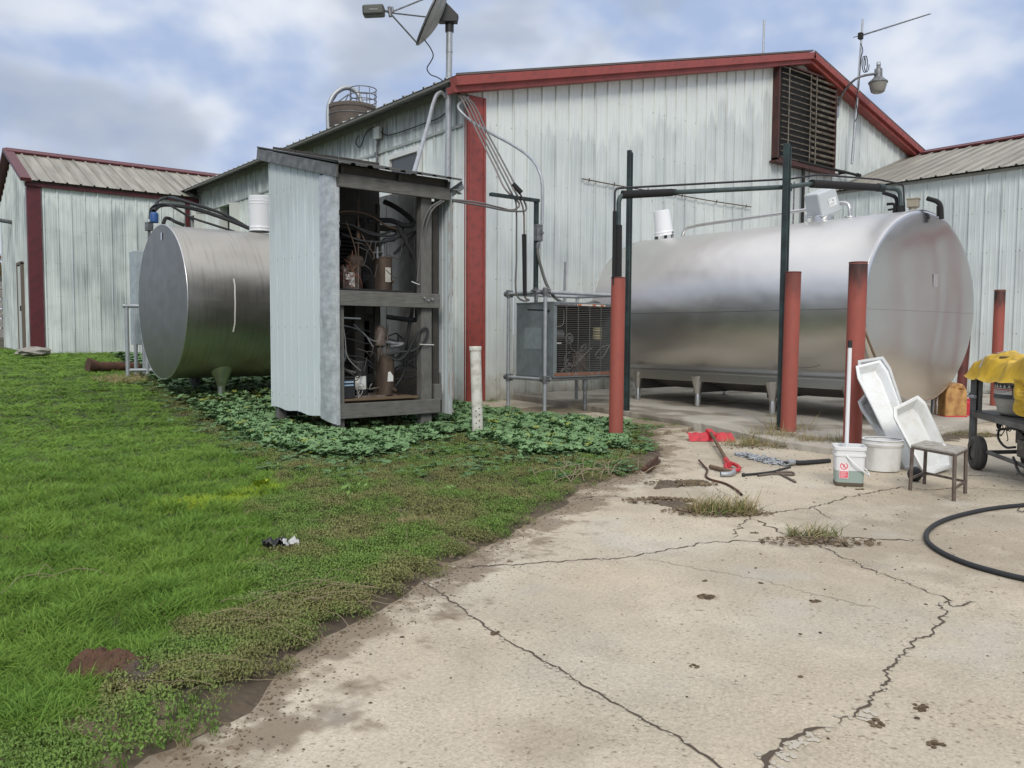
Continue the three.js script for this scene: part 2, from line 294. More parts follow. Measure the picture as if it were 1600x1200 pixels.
// round-leaved weed patch along the shed and the tank
const CLOVER = [[-2.567, 0, -13.648], [-4.067, 0, -4.202], [-4.659, 0, 0.368], [-4.979, 0, 3.373], [-4.844, 0, 4.489], [-4.443, 0, 4.683], [-3.575, 0, 4.024], [-2.547, 0, 3.448], [-2.869, 0, 4.544], [-3.19, 0, 5.614], [-2.822, 0, 5.888], [-2.235, 0, 5.763], [-1.342, 0, 5.251], [-0.212, 0, 3.88], [-0.341, 0, 2.95], [-0.4, 2.6], [-0.4, 0.2], [-0.2, -1], [-0.2, -10], [-2.4, -12]].map((p) => p.length === 3 ? [p[0], p[2]] : p);
const nW = (x, z) => [x + 0.16 * n2(x * 1.9, z * 1.9) + 0.07 * n2(x * 6, z * 6), z + 0.16 * n2(x * 1.9 + 40, z * 1.9) + 0.07 * n2(x * 6 + 9, z * 6)];
{
  const axis = (a, b, step, far) => { const o = []; for (let v = a; v <= b + 1e-6; v += step) o.push(v); let d = step; while (o[o.length - 1] < far) { d *= 1.32; o.push(o[o.length - 1] + d); } d = step; while (o[0] > -far) { d *= 1.32; o.unshift(o[0] - d); } return o; };
  const xs = axis(-12, 4, 0.12, 1500), zs = axis(-5, 12.5, 0.12, 1500), pos = [], uv = [], col = [], idx = [];
  for (const z of zs) for (const x of xs) { pos.push(x, groundY(x, z), z); uv.push(x / 3, z / 3); 
    const lush = inPoly(LUSH, ...nW(x, z)), far = Math.hypot(x + 8.6, z - 12);
    const s = lush ? [0.050, 0.075, 0.016] : [0.085, 0.078, 0.042], k = sstep(-0.35, 0.0, yardSD(x, z)), d = [0.130, 0.096, 0.062];
    const g = sstep(13, 26, far) * (lush ? 1 : 0); const f = [0.075, 0.135, 0.024];
    const m = 0.85 + 0.3 * fbm(x * 0.6, z * 0.6, 4);
    col.push(...[0, 1, 2].map((q) => lerp(lerp(s[q], f[q], g), d[q], k) * m)); }
  const w = xs.length; for (let j = 0; j < zs.length - 1; j++) for (let i = 0; i < w - 1; i++) { const a = j * w + i; idx.push(a, a + w, a + 1, a + 1, a + w, a + w + 1); }
  const g = new THREE.BufferGeometry(); g.setAttribute('position', new THREE.Float32BufferAttribute(pos, 3)); g.setAttribute('uv', new THREE.Float32BufferAttribute(uv, 2)); g.setAttribute('color', new THREE.Float32BufferAttribute(col, 3)); g.setIndex(idx); g.computeVertexNormals();
  const m = new THREE.Mesh(g, new THREE.MeshStandardMaterial({ vertexColors: true, roughness: 1, bumpMap: bumpFine, bumpScale: 0.05, map: mottle })); m.name = 'ground'; m.receiveShadow = true; m.userData.kind = 'structure'; scene.add(m);
}
// concrete: 12 m of its own stains, then mirrored
const CX = -9.5, CZ = 3.2, CS = 10.5;
const STAINS = [[[-7.943, 0, 9.404], 0.5, 0.6], [[-6.891, 0, 8.854], 0.22, 0.55], [[-6.299, 0, 8.624], 0.16, 0.6], [[-5.291, 0, 9.492], 0.06, 0.9], [[-3.34, 0, 9.676], 1.0, 0.40], [[-2.405, 0, 9.726], 0.8, 0.40], [[-3.823, 0, 9.307], 0.35, 0.35], [[-3.275, 0, 7.612], 0.4, 0.35], [[-6.883, 0, 10.183], 0.18, 0.35], [[-2.086, 0, 8.844], 0.6, 0.35], [[-1.259, 0, 6.941], 0.5, 0.25], [[-4.903, 0, 9.765], 0.9, 0.14], [[-6.038, 0, 9.25], 0.5, 0.14]];
const slowC = grid(640, 640, (u, v) => {
  const x = CX + u * CS, z = CZ + v * CS, sn = 0.5 + 0.5 * fbm(x * 2.4 + 70, z * 2.4, 5); let st = 0;
  for (const [p, rad, k] of STAINS) { const d = Math.hypot(x - p[0], z - p[2]) / rad; if (d < 1.6) st = Math.max(st, k * sstep(1.25, 0.35, d + (sn - 0.5) * 1.5)); }
  st = Math.max(st, 0.85 * sstep(0.36, 0.08, yardSD2(x, z) + (sn - 0.5) * 0.85 + 0.10 * n2(x * 14, z * 14)));
  return [1 + 0.20 * fbm(x * 0.45 + 3, z * 0.45, 4) + 0.10 * fbm(x * 3.1, z * 3.1 + 8, 4), 0.5 + 0.5 * fbm(x * 0.55 - 12, z * 0.55 + 30, 4), st, sstep(0.62, 0.8, 0.5 + 0.5 * fbm(x * 0.8 + 14, z * 0.8 - 3, 5)) * 0.22, 0.18 * fbm(x * 0.9, z * 0.9, 2)];
});
const concreteTex = dataTex(2048, 2048, (u, v) => {
  const x = CX + u * CS, z = CZ + v * CS, [c0, warm, st, pale, pn] = slowC(u, v);
  let c = c0 + 0.16 * n2(x * 75, z * 75) + 0.10 * n2(x * 31, z * 31);
  const sp = n2(x * 46 + 90, z * 46 - 20); if (sp > 0.80) c *= 0.70; else if (sp < -0.83) c *= 1.28;
  let r = 0.465 * c, g = lerp(0.420, 0.390, warm) * c, b = lerp(0.338, 0.282, warm) * c;
  const pits = n2(x * 17 + 5, z * 17) * 0.5 + n2(x * 39, z * 39 + 50) * 0.5, pd = sstep(0.56, 0.72, pits + pn); r = lerp(r, 0.17, pd * 0.75); g = lerp(g, 0.13, pd * 0.75); b = lerp(b, 0.09, pd * 0.75);
  r = lerp(r, 0.19, st); g = lerp(g, 0.145, st); b = lerp(b, 0.098, st);
  r = lerp(r, 0.48, pale); g = lerp(g, 0.47, pale); b = lerp(b, 0.43, pale);
  return [r, g, b];
}, true, THREE.MirroredRepeatWrapping);
function yardSD2(x, z) { return z > 3 && x < 1.5 && distLine(EDGE, x, z) < 0.9 ? yardSD(x, z) : 9; }
const concBump = dataTex(1024, 1024, (u, v) => 0.2 + 0.30 * F24(u * 4, v * 4) + 0.3 * F24(u, v) - 0.35 * sstep(0.62, 0.8, F24(u * 3 + 0.3, v * 3)));
concBump.repeat.set(7, 7);
const concMat = std([1, 1, 1], 0.88, 0, { map: concreteTex, bumpMap: concBump, bumpScale: 0.007 });
const yardRoot = (() => {
  const far = YARD.map(([x, z], i) => i < EDGE.length ? [x, z] : [x, z]);
  // slab runs a little under the soil of its edge
  const C0 = [-3, 9]; const pts = far.map(([x, z], i) => { if (i > 2 && i < EDGE.length) { const a = EDGE[Math.max(0, i - 1)], b = EDGE[Math.min(EDGE.length - 1, i + 1)]; const dx = b[0] - a[0], dz = b[1] - a[1], L = Math.hypot(dx, dz); return [x + dz / L * 0.16, z - dx / L * 0.16]; } return [x, z]; });
  const s = new THREE.Shape(pts.map(([x, z]) => new THREE.Vector2(x, -z))); const g = new THREE.ShapeGeometry(s); g.rotateX(-Math.PI / 2);
  const p = g.attributes.position, uv = new Float32Array(p.count * 2); for (let i = 0; i < p.count; i++) { uv[2 * i] = (p.getX(i) - CX) / CS; uv[2 * i + 1] = (p.getZ(i) - CZ) / CS; }
  g.setAttribute('uv', new THREE.BufferAttribute(uv, 2));
  return struct('concrete_yard', g, concMat);
})();
function outlineSlab(name, poly, top, thick, mat, seed) { // poly [x,z] ccw; top(x,z)
  const pts = []; for (let i = 0; i < poly.length; i++) { const a = poly[i], b = poly[(i + 1) % poly.length], n = Math.max(1, Math.round(Math.hypot(b[0] - a[0], b[1] - a[1]) / 0.12)); for (let k = 0; k < n; k++) { const t = k / n; const x = lerp(a[0], b[0], t), z = lerp(a[1], b[1], t); pts.push([x + 0.018 * n2(x * 5 + seed, z * 5), z + 0.018 * n2(x * 5, z * 5 + seed)]); } }
  const s = new THREE.Shape(pts.map(([x, z]) => new THREE.Vector2(x, -z))); const g = new THREE.ExtrudeGeometry(s, { depth: thick, bevelEnabled: true, bevelSize: 0.012, bevelThickness: 0.012, bevelSegments: 2 }); g.rotateX(-Math.PI / 2);
  const p = g.attributes.position, uv = new Float32Array(p.count * 2); for (let i = 0; i < p.count; i++) { const x = p.getX(i), z = p.getZ(i); p.setY(i, p.getY(i) - thick + top(x, z)); uv[2 * i] = (x - CX) / CS; uv[2 * i + 1] = (z - CZ + p.getY(i)) / CS; }
  g.setAttribute('uv', new THREE.BufferAttribute(uv, 2)); g.computeVertexNormals();
  return struct(name, g, mat);
}
const slabTex = dataTex(1024, 1024, (u, v) => { const x = u * 10, z = v * 10; let c = 1 + 0.22 * fbm(x * 0.8, z * 0.8, 5) + 0.10 * n2(x * 50, z * 50); const wet = sstep(0.45, 0.72, 0.5 + 0.5 * fbm(x * 0.7 + 31, z * 0.7, 5)); return [0.40, 0.37, 0.315].map((q, i) => lerp(q * c, [0.16, 0.135, 0.10][i], wet * 0.8)); }, true, THREE.MirroredRepeatWrapping);
const slabMat = std([1, 1, 1], 0.85, 0, { map: slabTex, bumpMap: concBump, bumpScale: 0.006 });
const slabTop = (x, z) => 0.19 - 0.018 * z;
outlineSlab('tank_pad', [[1.05, 0.05], [0.42, 4.9], [-0.12, 6.35], [-0.2, 7.15], [3.3, 7.2], [4.2, 6.7], [9.5, 6.6], [9.5, 0.05]], slabTop, 0.5, slabMat, 4);
outlineSlab('condenser_pad', [[-0.75, 0.05], [-0.62, 2.9], [-0.5, 4.88], [0.38, 4.78], [1.0, 0.05]], (x, z) => 0.085 - 0.009 * z, 0.3, concMat, 9);
// soil washed over the edge of the concrete
{
  const c = new THREE.CatmullRomCurve3(EDGE.slice(2).map(([x, z]) => V(x, 0, z)), false, 'centripetal'), L = c.getLength(), n = Math.round(L / 0.025), P = c.getSpacedPoints(n), pos = [], uv = [], idx = [], col = []; const ws = [-0.55, -0.42, -0.32, -0.24, -0.18, -0.13, -0.09, -0.05, -0.02, 0.01, 0.04, 0.07, 0.1, 0.13, 0.16, 0.2, 0.25, 0.32], m = ws.length;
  for (let i = 0; i <= n; i++) {
    const a = P[Math.max(0, i - 14)], b = P[Math.min(n, i + 14)], t = b.clone().sub(a).normalize(), nx = -t.z, nz = t.x; // towards the concrete
    const sp = 1.0 + 0.6 * n2(i * 0.012, 4);
    ws.forEach((w0) => { const w = w0 * sp, x = P[i].x + nx * w, z = P[i].z + nz * w; const y = lerp(0.034, -0.016, sstep(-0.40, 0.13, w)) + 0.020 * fbm(x * 4.5, z * 4.5, 5) + 0.013 * n2(x * 17, z * 17) + 0.008 * n2(x * 44, z * 44) - (w0 < -0.5 ? 0.06 : 0); pos.push(x, y, z); uv.push(x / 0.7, z / 0.7); const k = 0.75 + 0.5 * (0.5 + 0.5 * fbm(x * 6, z * 6, 4)); col.push(0.190 * k, 0.142 * k, 0.094 * k); });
    if (i) for (let k = 0; k < m - 1; k++) { const q = i * m + k, r = q - m; idx.push(r, r + 1, q, r + 1, q + 1, q); }
  }
  const g = new THREE.BufferGeometry(); g.setAttribute('position', new THREE.Float32BufferAttribute(pos, 3)); g.setAttribute('uv', new THREE.Float32BufferAttribute(uv, 2)); g.setAttribute('color', new THREE.Float32BufferAttribute(col, 3)); g.setIndex(idx); g.computeVertexNormals();
  const s = new THREE.Mesh(g, new THREE.MeshStandardMaterial({ vertexColors: true, roughness: 1, bumpMap: bumpFine, bumpScale: 0.012, side: THREE.DoubleSide })); s.name = 'soil_edge'; s.receiveShadow = true; s.userData.kind = 'structure'; scene.add(s);
}
// cracks: open joints filled with dark soil, lips broken away
const crackMat = std([0.085, 0.064, 0.046], 1, 0, { bumpMap: bumpFine, bumpScale: 0.01 }), chipMat = std([0.40, 0.36, 0.29], 0.9);
function crack(px, w, jag = 0.02, chips = 0.3) {
  const P = px.map((p) => [p[0], p[2]]), pts = [];
  for (let i = 1; i < P.length; i++) { const L = Math.hypot(P[i][0] - P[i - 1][0], P[i][1] - P[i - 1][1]), n = Math.max(2, Math.round(L / 0.022)); for (let k = 0; k < n; k++) { const t = k / n; pts.push([lerp(P[i - 1][0], P[i][0], t), lerp(P[i - 1][1], P[i][1], t)]); } }
  pts.push(P[P.length - 1]); const pos = [], idx = [], uv = [];
  const cg = [];
  pts.forEach(([x, z], i) => {
    const a = pts[Math.max(0, i - 2)], b = pts[Math.min(pts.length - 1, i + 2)], dx = b[0] - a[0], dz = b[1] - a[1], L = Math.hypot(dx, dz) || 1, nx = -dz / L, nz = dx / L;
    const off = jag * (n2(x * 7, z * 7 + 3) + 0.6 * n2(x * 22, z * 22)); const fade = Math.min(1, i / 5, (pts.length - 1 - i) / 5);
    const hw = w * 0.52 * fade * (0.35 + 0.75 * Math.max(0, 0.55 + 0.75 * fbm(x * 5 + 9, z * 5, 3)));
    pos.push(x + nx * (off - hw), 0.0035, z + nz * (off - hw), x + nx * (off + hw * (0.7 + 0.5 * n2(x * 40, z * 40))), 0.0035, z + nz * (off + hw)); uv.push(x, z, x + 0.02, z);
    if (i) { const q = i * 2; idx.push(q - 2, q - 1, q, q - 1, q + 1, q); }
    if (rnd() < chips * 0.55) { const s = rr(0.004, 0.013) * Math.min(1, w / 0.012), d = (rnd() < 0.5 ? -1 : 1) * (hw + s * rr(0.3, 1.2)); const g = new THREE.IcosahedronGeometry(s, 0); g.scale(rr(0.8, 1.5), rr(0.3, 0.5), rr(0.7, 1.2)); g.rotateY(rnd() * 6); cg.push(g.translate(x + nx * (off + d), 0.003, z + nz * (off + d))); }
  });
  const g = new THREE.BufferGeometry(); g.setAttribute('position', new THREE.Float32BufferAttribute(pos, 3)); g.setAttribute('uv', new THREE.Float32BufferAttribute(uv, 2)); g.setIndex(idx); g.computeVertexNormals();
  const nr = g.attributes.normal; for (let i = 0; i < nr.count; i++) nr.setXYZ(i, 0, 1, 0);
  const c = obj('crack', g, crackMat, yardRoot); c.userData.kind = 'stuff';
  if (cg.length) { const h = obj('concrete_chips', cg, chipMat, yardRoot); h.userData.kind = 'stuff'; }
}
crack([[-6.271, 0, 8.368], [-6.364, 0, 8.884], [-6.439, 0, 9.234], [-6.471, 0, 9.614], [-6.519, 0, 10.019], [-6.541, 0, 10.333], [-6.587, 0, 10.571], [-6.622, 0, 10.87]], 0.011, 0.010, 0.9);
crack([[-6.006, 0, 8.313], [-5.806, 0, 8.402], [-5.6, 0, 8.494], [-5.361, 0, 8.61], [-5.195, 0, 8.703], [-4.932, 0, 8.763], [-4.719, 0, 8.777], [-4.451, 0, 8.807], [-4.282, 0, 8.875], [-4.12, 0, 8.999], [-4.04, 0, 9.121]], 0.013, 0.02, 0.15);
crack([[-3.89, 0, 9.215], [-3.995, 0, 9.407], [-4.18, 0, 9.748], [-4.29, 0, 10.05], [-4.386, 0, 10.241], [-4.61, 0, 10.331], [-4.838, 0, 10.413], [-5.039, 0, 10.434], [-5.292, 0, 10.455], [-5.548, 0, 10.543], [-5.818, 0, 10.611], [-5.927, 0, 10.633], [-6.061, 0, 10.635]], 0.011, 0.022, 0.5);
{ const gs = []; const A = [[-6.394, 0, 10.625], [-6.345, 0, 10.613], [-6.297, 0, 10.604], [-6.26, 0, 10.606], [-6.453, 0, 10.647], [-6.213, 0, 10.611], [-5.899, 0, 10.636], [-5.937, 0, 10.643]]; for (const p of A) for (let i = 0; i < 8; i++) { const s = rr(0.004, 0.013), q = new THREE.IcosahedronGeometry(s, 0); q.scale(rr(0.9, 1.7), 0.25, rr(0.7, 1.2)); q.rotateY(rnd() * 6); gs.push(q.translate(p[0] + rr(-0.02, 0.045), 0.003, p[2] + rr(-0.005, 0.035))); } const m = obj('broken_concrete', gs, std([0.45, 0.41, 0.34], 0.9), yardRoot); m.userData.kind = 'stuff'; }
crack([[-6.061, 0, 10.635], [-6.171, 0, 10.594], [-6.243, 0, 10.588], [-6.32, 0, 10.596], [-6.42, 0, 10.624], [-6.509, 0, 10.64], [-6.721, 0, 10.715]], 0.024, 0.016, 0.9);
crack([[-4.208, 0, 8.849], [-3.868, 0, 8.661], [-3.53, 0, 8.514], [-3.251, 0, 8.563], [-2.874, 0, 8.619], [-2.275, 0, 8.57], [-1.87, 0, 8.6], [-1.445, 0, 8.625]], 0.013, 0.025, 0.1);
crack([[-3.594, 0, 8.571], [-3.752, 0, 8.82], [-3.852, 0, 9.036]], 0.018, 0.03, 0.1);
crack([[-3.605, 0, 9.224], [-3.503, 0, 9.387], [-3.404, 0, 9.504], [-3.27, 0, 9.628]], 0.016, 0.03, 0.1);
crack([[-4.21, 0, 7.303], [-3.94, 0, 7.313], [-3.789, 0, 7.394], [-3.771, 0, 7.539], [-3.727, 0, 7.669]], 0.013, 0.02, 0.1);
crack([[-4.386, 0, 10.241], [-4.472, 0, 10.321], [-4.423, 0, 10.336], [-4.327, 0, 10.349], [-4.312, 0, 10.384]], 0.012, 0.01, 0.3);
crack([[-2.87, 0, 8.563], [-3.023, 0, 8.736], [-3.185, 0, 8.933]], 0.008, 0.01, 0);
crack([[-1.445, 0, 8.625], [-1.528, 0, 8.786], [-1.138, 0, 8.931], [-0.966, 0, 9.172], [-0.84, 0, 9.517]], 0.012, 0.03, 0.05);
crack([[-0.506, 0, 8.719], [-0.245, 0, 8.782], [-0.335, 0, 9.143], [-0.347, 0, 9.451]], 0.014, 0.03, 0.05);
crack([[-5.026, 0, 8.798], [-4.957, 0, 9.119], [-4.849, 0, 9.463], [-4.825, 0, 9.927], [-4.782, 0, 10.164]], 0.004, 0.02, 0);
crack([[-2.376, 0, 6.529], [-2.233, 0, 6.735], [-2.009, 0, 6.951], [-1.871, 0, 7.151]], 0.008, 0.01, 0);
crack([[-3.07, 0, 7.97], [-2.839, 0, 7.652], [-3.269, 0, 8.046], [-3.578, 0, 8.315]], 0.006, 0.02, 0);
// ---------------------------------------------------------------- the long metal building
const PALE = [0.69, 0.735, 0.71];
// stained sheet steel over W x H metres: streaks hang in fingers below a ragged line, dirt splashes at the foot
function wallTex(W, H, px, py, { seed = 0, pitch = 0.346, base = PALE, grime = [0.325, 0.36, 0.37], amt = 0.8, topAt = (s) => 99, clean = 0.9, mildew = 0, foot = 0.5, blotch = 0.2 } = {}) {
  const A = grid(px / 2, 48, (u, v) => { const s = u * W, t = v * H; return [0.40 * fbm(s * 13 + seed, t * 0.45, 4) + 0.22 * fbm(s * 40, t * 0.8, 2), 0.20 * fbm(s * 9 + seed, 2.2, 3), 0.8 + 0.5 * fbm(s * 17, t * 1.2, 3)]; });
  const B = grid(Math.round(W * 14), Math.round(H * 18), (u, v) => { const s = u * W, t = v * H; return [0.65 + 0.5 * fbm(s * 0.5 + 4 + seed, t * 0.5, 3), sstep(0.5, 0.85, 0.5 + 0.5 * fbm(s * 1.3 + seed, t * 1.3, 5)), 0.35 * (0.5 + 0.5 * fbm(s * 12, t * 2.2, 4)) - 0.25, 0.35 * fbm(s * 3 + seed, t * 3, 4), sstep(0.62, 0.80, 0.5 + 0.5 * fbm(s * 2.2 + 60 + seed, t * 4.5, 5))]; });
  const nb = Math.ceil(W / pitch) + 2, bayN = [...Array(nb)].map((_, k) => [n2(k * 3.1 + seed, 7), 0.035 * n2(Math.floor(k / 3) * 7.7 + seed, 2)]);
  return dataTex(px, py, (u, v) => {
    const s = u * W, t = v * H, bay = Math.min(nb - 1, Math.floor(s / pitch + 0.02)), f = s / pitch - bay, top = topAt(s), drop = top - t;
    const [a0, a1, a2] = A(u, v), q0 = a0, q1 = a1, q2 = a2, [b0, b1, b2, b3, b4] = B(u, v);
    let r = base[0], g = base[1], b = base[2];
    const fing = clean * (0.55 + 0.75 * (0.5 + 0.5 * bayN[bay][0])) + q1 + 0.10 * Math.cos(f * 6.28);
    const streak = clamp(0.55 + q0 + 0.35 * n2(bay * 5.3 + seed, t * 0.22));
    const st = clamp(amt * sstep(fing - 0.05, fing + 0.22, drop) * streak * lerp(1, 0.45, sstep(1.2, 0.1, t)) * b0);
    r = lerp(r, grime[0], st); g = lerp(g, grime[1], st); b = lerp(b, grime[2], st);
    const bl = blotch * b1; r = lerp(r, 0.36, bl); g = lerp(g, 0.39, bl); b = lerp(b, 0.37, bl);
    if (mildew) { const mm = clamp(mildew * sstep(0.85 + 0.6 * n2(s * 4 + seed, 1), 0.02, drop + b2) * clamp(q2)); r = lerp(r, 0.065, mm); g = lerp(g, 0.066, mm); b = lerp(b, 0.056, mm); }
    const ft = foot * sstep(0.75, 0.0, t + b3); r = lerp(r, 0.36, ft); g = lerp(g, 0.33, ft); b = lerp(b, 0.26, ft);
    const rs = clamp(b4 * sstep(0.40, 0.05, t) * foot * 1.2); r = lerp(r, 0.20, rs); g = lerp(g, 0.085, rs); b = lerp(b, 0.04, rs);
    // rows of screws
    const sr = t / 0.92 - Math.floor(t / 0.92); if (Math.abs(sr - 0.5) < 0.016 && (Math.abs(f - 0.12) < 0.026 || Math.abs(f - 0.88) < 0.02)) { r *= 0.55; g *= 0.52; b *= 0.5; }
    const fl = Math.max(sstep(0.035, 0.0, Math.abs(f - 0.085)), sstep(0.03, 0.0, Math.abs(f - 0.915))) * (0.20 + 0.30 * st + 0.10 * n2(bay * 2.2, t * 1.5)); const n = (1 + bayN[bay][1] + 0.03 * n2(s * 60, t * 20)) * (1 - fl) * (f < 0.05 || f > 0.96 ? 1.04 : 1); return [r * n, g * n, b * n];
  }, true, THREE.ClampToEdgeWrapping);
}
const steelWall = (tex) => std([1, 1, 1], 0.46, 0, { map: tex, bumpMap: mottle, bumpScale: 0.004 });
const roofTex = dataTex(1024, 1024, (u, v) => { const s = u * 12, t = v * 12; const k = 0.9 + 0.25 * fbm(s * 3, t * 0.4, 4) + 0.12 * n2(Math.floor(s / 0.346) * 3.3, 1); const f = s / 0.346 - Math.floor(s / 0.346), d = Math.max(sstep(0.45, 0.8, 0.5 + 0.5 * fbm(s * 2.2 + 9, t * 0.25, 4)) * 0.40, 0.5 * sstep(0.06, 0.0, Math.abs(f - 0.11))); return [0.345, 0.325, 0.275].map((q, i) => lerp(q * k, [0.16, 0.145, 0.115][i], d)); }, true, THREE.MirroredRepeatWrapping);
const roofMat = std([1, 1, 1], 0.55, 0.15, { map: roofTex });
const rakeL = [-0.47, 5.633], rakeP = [10.27, 8.308], rakeR = [16.17, 6.712];
const RS = (rakeP[1] - rakeL[1]) / (rakeP[0] - rakeL[0]), RR = (rakeR[1] - rakeP[1]) / (rakeR[0] - rakeP[0]);
const roofY = (x) => x < rakeP[0] ? rakeL[1] + (x - rakeL[0]) * RS : rakeP[1] + (x - rakeP[0]) * RR;
const barn = thing('metal_barn', 'long pale metal building with bright red trim and a shuttered louvre in its gable', 'building', [0, 0, 0]);
{
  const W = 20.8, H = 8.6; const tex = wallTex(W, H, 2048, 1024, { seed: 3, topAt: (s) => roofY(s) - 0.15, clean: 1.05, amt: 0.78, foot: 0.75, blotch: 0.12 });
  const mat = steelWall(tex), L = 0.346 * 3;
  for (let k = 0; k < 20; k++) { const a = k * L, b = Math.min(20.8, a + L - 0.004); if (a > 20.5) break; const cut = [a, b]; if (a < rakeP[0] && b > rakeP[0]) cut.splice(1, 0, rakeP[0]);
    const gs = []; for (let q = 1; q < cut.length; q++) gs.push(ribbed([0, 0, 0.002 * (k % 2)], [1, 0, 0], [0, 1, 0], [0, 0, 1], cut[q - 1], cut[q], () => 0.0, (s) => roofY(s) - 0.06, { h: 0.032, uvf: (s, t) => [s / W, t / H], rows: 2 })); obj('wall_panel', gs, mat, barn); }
}
{ // long side wall, facing the lawn
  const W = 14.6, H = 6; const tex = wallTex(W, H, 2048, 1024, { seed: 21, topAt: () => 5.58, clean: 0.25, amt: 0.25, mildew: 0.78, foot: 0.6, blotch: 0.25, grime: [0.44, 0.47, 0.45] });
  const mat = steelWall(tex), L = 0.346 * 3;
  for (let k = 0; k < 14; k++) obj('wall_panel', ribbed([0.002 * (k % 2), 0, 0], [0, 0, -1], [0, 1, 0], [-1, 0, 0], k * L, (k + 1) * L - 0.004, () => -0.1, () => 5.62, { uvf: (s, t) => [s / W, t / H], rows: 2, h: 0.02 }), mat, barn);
  obj('seam_strip', box([-0.03, 4.98, -7.2], [0.012, 0.05, 14.2], 0, 0.002), std([0.36, 0.385, 0.37], 0.6), barn);
  // roof sheets of this slope, their edge and underside seen from below
  const eave = [-0.46, roofY(-0.46) + 0.02], Ls = 0.346 * 3, rl = Math.hypot(rakeP[0] - eave[0], (rakeP[0] - eave[0]) * RS), vx = 1 / Math.hypot(1, RS);
  const under = std([0.36, 0.365, 0.35], 0.6, 0.2);
  for (let k = 0; k < 15; k++) obj('roof_sheet', ribbed([eave[0], eave[1], 0.34], [0, 0, -1], [vx, RS * vx, 0], [-RS * vx, vx, 0], k * Ls, (k + 1) * Ls - 0.003, () => 0, () => rl, { h: 0.03, rows: 1, uvf: (s, t) => [s / 12, t / 12] }), under, barn);
  obj('roof_sheet', ribbed([20.4, roofY(20.4) + 0.02, 0.34], [0, 0, -1], [-1 / Math.hypot(1, RR), -RR / Math.hypot(1, RR), 0], [-RR, 1, 0], 0, 15.2, () => 0, () => Math.hypot(10.1, 10.1 * RR), { h: 0.03, uvf: (s, t) => [s / 12, t / 12] }), under, barn);
  obj('eave_board', [box([-0.04, roofY(-0.04) - 0.08, -7], [0.06, 0.10, 14.4], 0, 0.003), box([-0.43, roofY(-0.43) - 0.02, -7], [0.03, 0.05, 14.4], 0, 0.004)], std([0.16, 0.16, 0.145], 0.85), barn);
}
{ // red trim
  const fas = (a, b, h, z, t) => { const ang = Math.atan2(b[1] - a[1], b[0] - a[0]), L = Math.hypot(b[0] - a[0], b[1] - a[1]); return box([(a[0] + b[0]) / 2 + Math.sin(ang) * h / 2, (a[1] + b[1]) / 2 - Math.cos(ang) * h / 2, z], [L, h, t], new THREE.Euler(0, 0, ang), 0.006); };
  const far = [20.4, roofY(20.4)];
  obj('rake_trim', [fas([-0.48, roofY(-0.48)], [rakeP[0] + 0.03, rakeP[1]], 0.15, 0.25, 0.20), fas([-0.48, roofY(-0.48) - 0.14], [rakeP[0] + 0.02, rakeP[1] - 0.14], 0.11, 0.16, 0.22)], M.redPaint, barn);
  obj('rake_trim', [fas([rakeP[0] + 0.0, rakeP[1]], far, 0.15, 0.25, 0.20), fas([rakeP[0], rakeP[1] - 0.14], [far[0], far[1] - 0.14], 0.11, 0.16, 0.22)], M.redPaint, barn);
  obj('corner_trim', [box([0.19, 2.75, 0.035], [0.34, 5.45, 0.03], 0, 0.004), box([0.02, 2.75, -0.02], [0.05, 5.45, 0.12], 0, 0.004), box([0.345, 2.75, 0.05], [0.05, 5.45, 0.035], 0, 0.01)], M.redPaint, barn);
  obj('wall_foot', [box([9, 0.03, 0.03], [17, 0.07, 0.05], 0, 0.004)], std([0.20, 0.17, 0.13], 0.9), barn);
}
{ // windows of the side wall
  const win = (z0, z1, y0, y1, kind) => {
    const w = Math.abs(z1 - z0), h = y1 - y0, zc = (z0 + z1) / 2, yc = (y0 + y1) / 2;
    const f = obj('window', [box([-0.045, y1 - 0.03, zc], [0.07, 0.09, w], 0), box([-0.045, y0 + 0.03, zc], [0.07, 0.07, w], 0), box([-0.045, yc, z0 - 0.035], [0.07, h, 0.08], 0), box([-0.045, yc, z1 + 0.035], [0.07, h, 0.08], 0)], std([0.66, 0.67, 0.65], 0.5), barn);
    obj('pane', box([-0.028, yc, zc], [0.012, h - 0.06, w - 0.08], 0, 0), M.glassDark, f);
    obj('mullion', box([-0.04, yc, zc], [0.02, 0.035, w - 0.1], 0, 0.002), std([0.45, 0.45, 0.44], 0.5), f);
  };
  const hood = (z0, z1, y0, y1) => { const w = Math.abs(z1 - z0), zc = (z0 + z1) / 2, yc = (y0 + y1) / 2, m = std([0.60, 0.62, 0.58], 0.6);
    const f = obj('window', [box([-0.15, y1, zc], [0.32, 0.03, w], new THREE.Euler(0, 0, 0.15)), box([-0.14, yc, zc - w / 2], [0.28, y1 - y0, 0.03], 0), box([-0.14, yc, zc + w / 2], [0.28, y1 - y0, 0.03], 0)], m, barn); obj('pane', box([-0.03, yc, zc], [0.012, y1 - y0, w - 0.05], 0, 0), M.darkIn, f); };
  const a = [0, 4.84, -2.567], b = [0, 4.814, -1.522]; win(a[2], b[2], 3.62, (a[1] + b[1]) / 2);
  const c = [0, 4.924, -4.62], d = [0, 4.912, -3.587]; win(c[2], d[2], 3.55, (c[1] + d[1]) / 2);
  const e = [0, 4.862, -11.717], f = [0, 4.819, -10.873], g = [0, 4.117, -10.901]; hood(e[2], f[2], g[1] - 0.05, e[1] + 0.02);
  const h = [0, 4.871, -14.942], i = [0, 4.836, -13.854], j = [0, 4.546, -13.869]; hood(h[2], i[2], j[1] - 0.5, h[1] + 0.02);
}
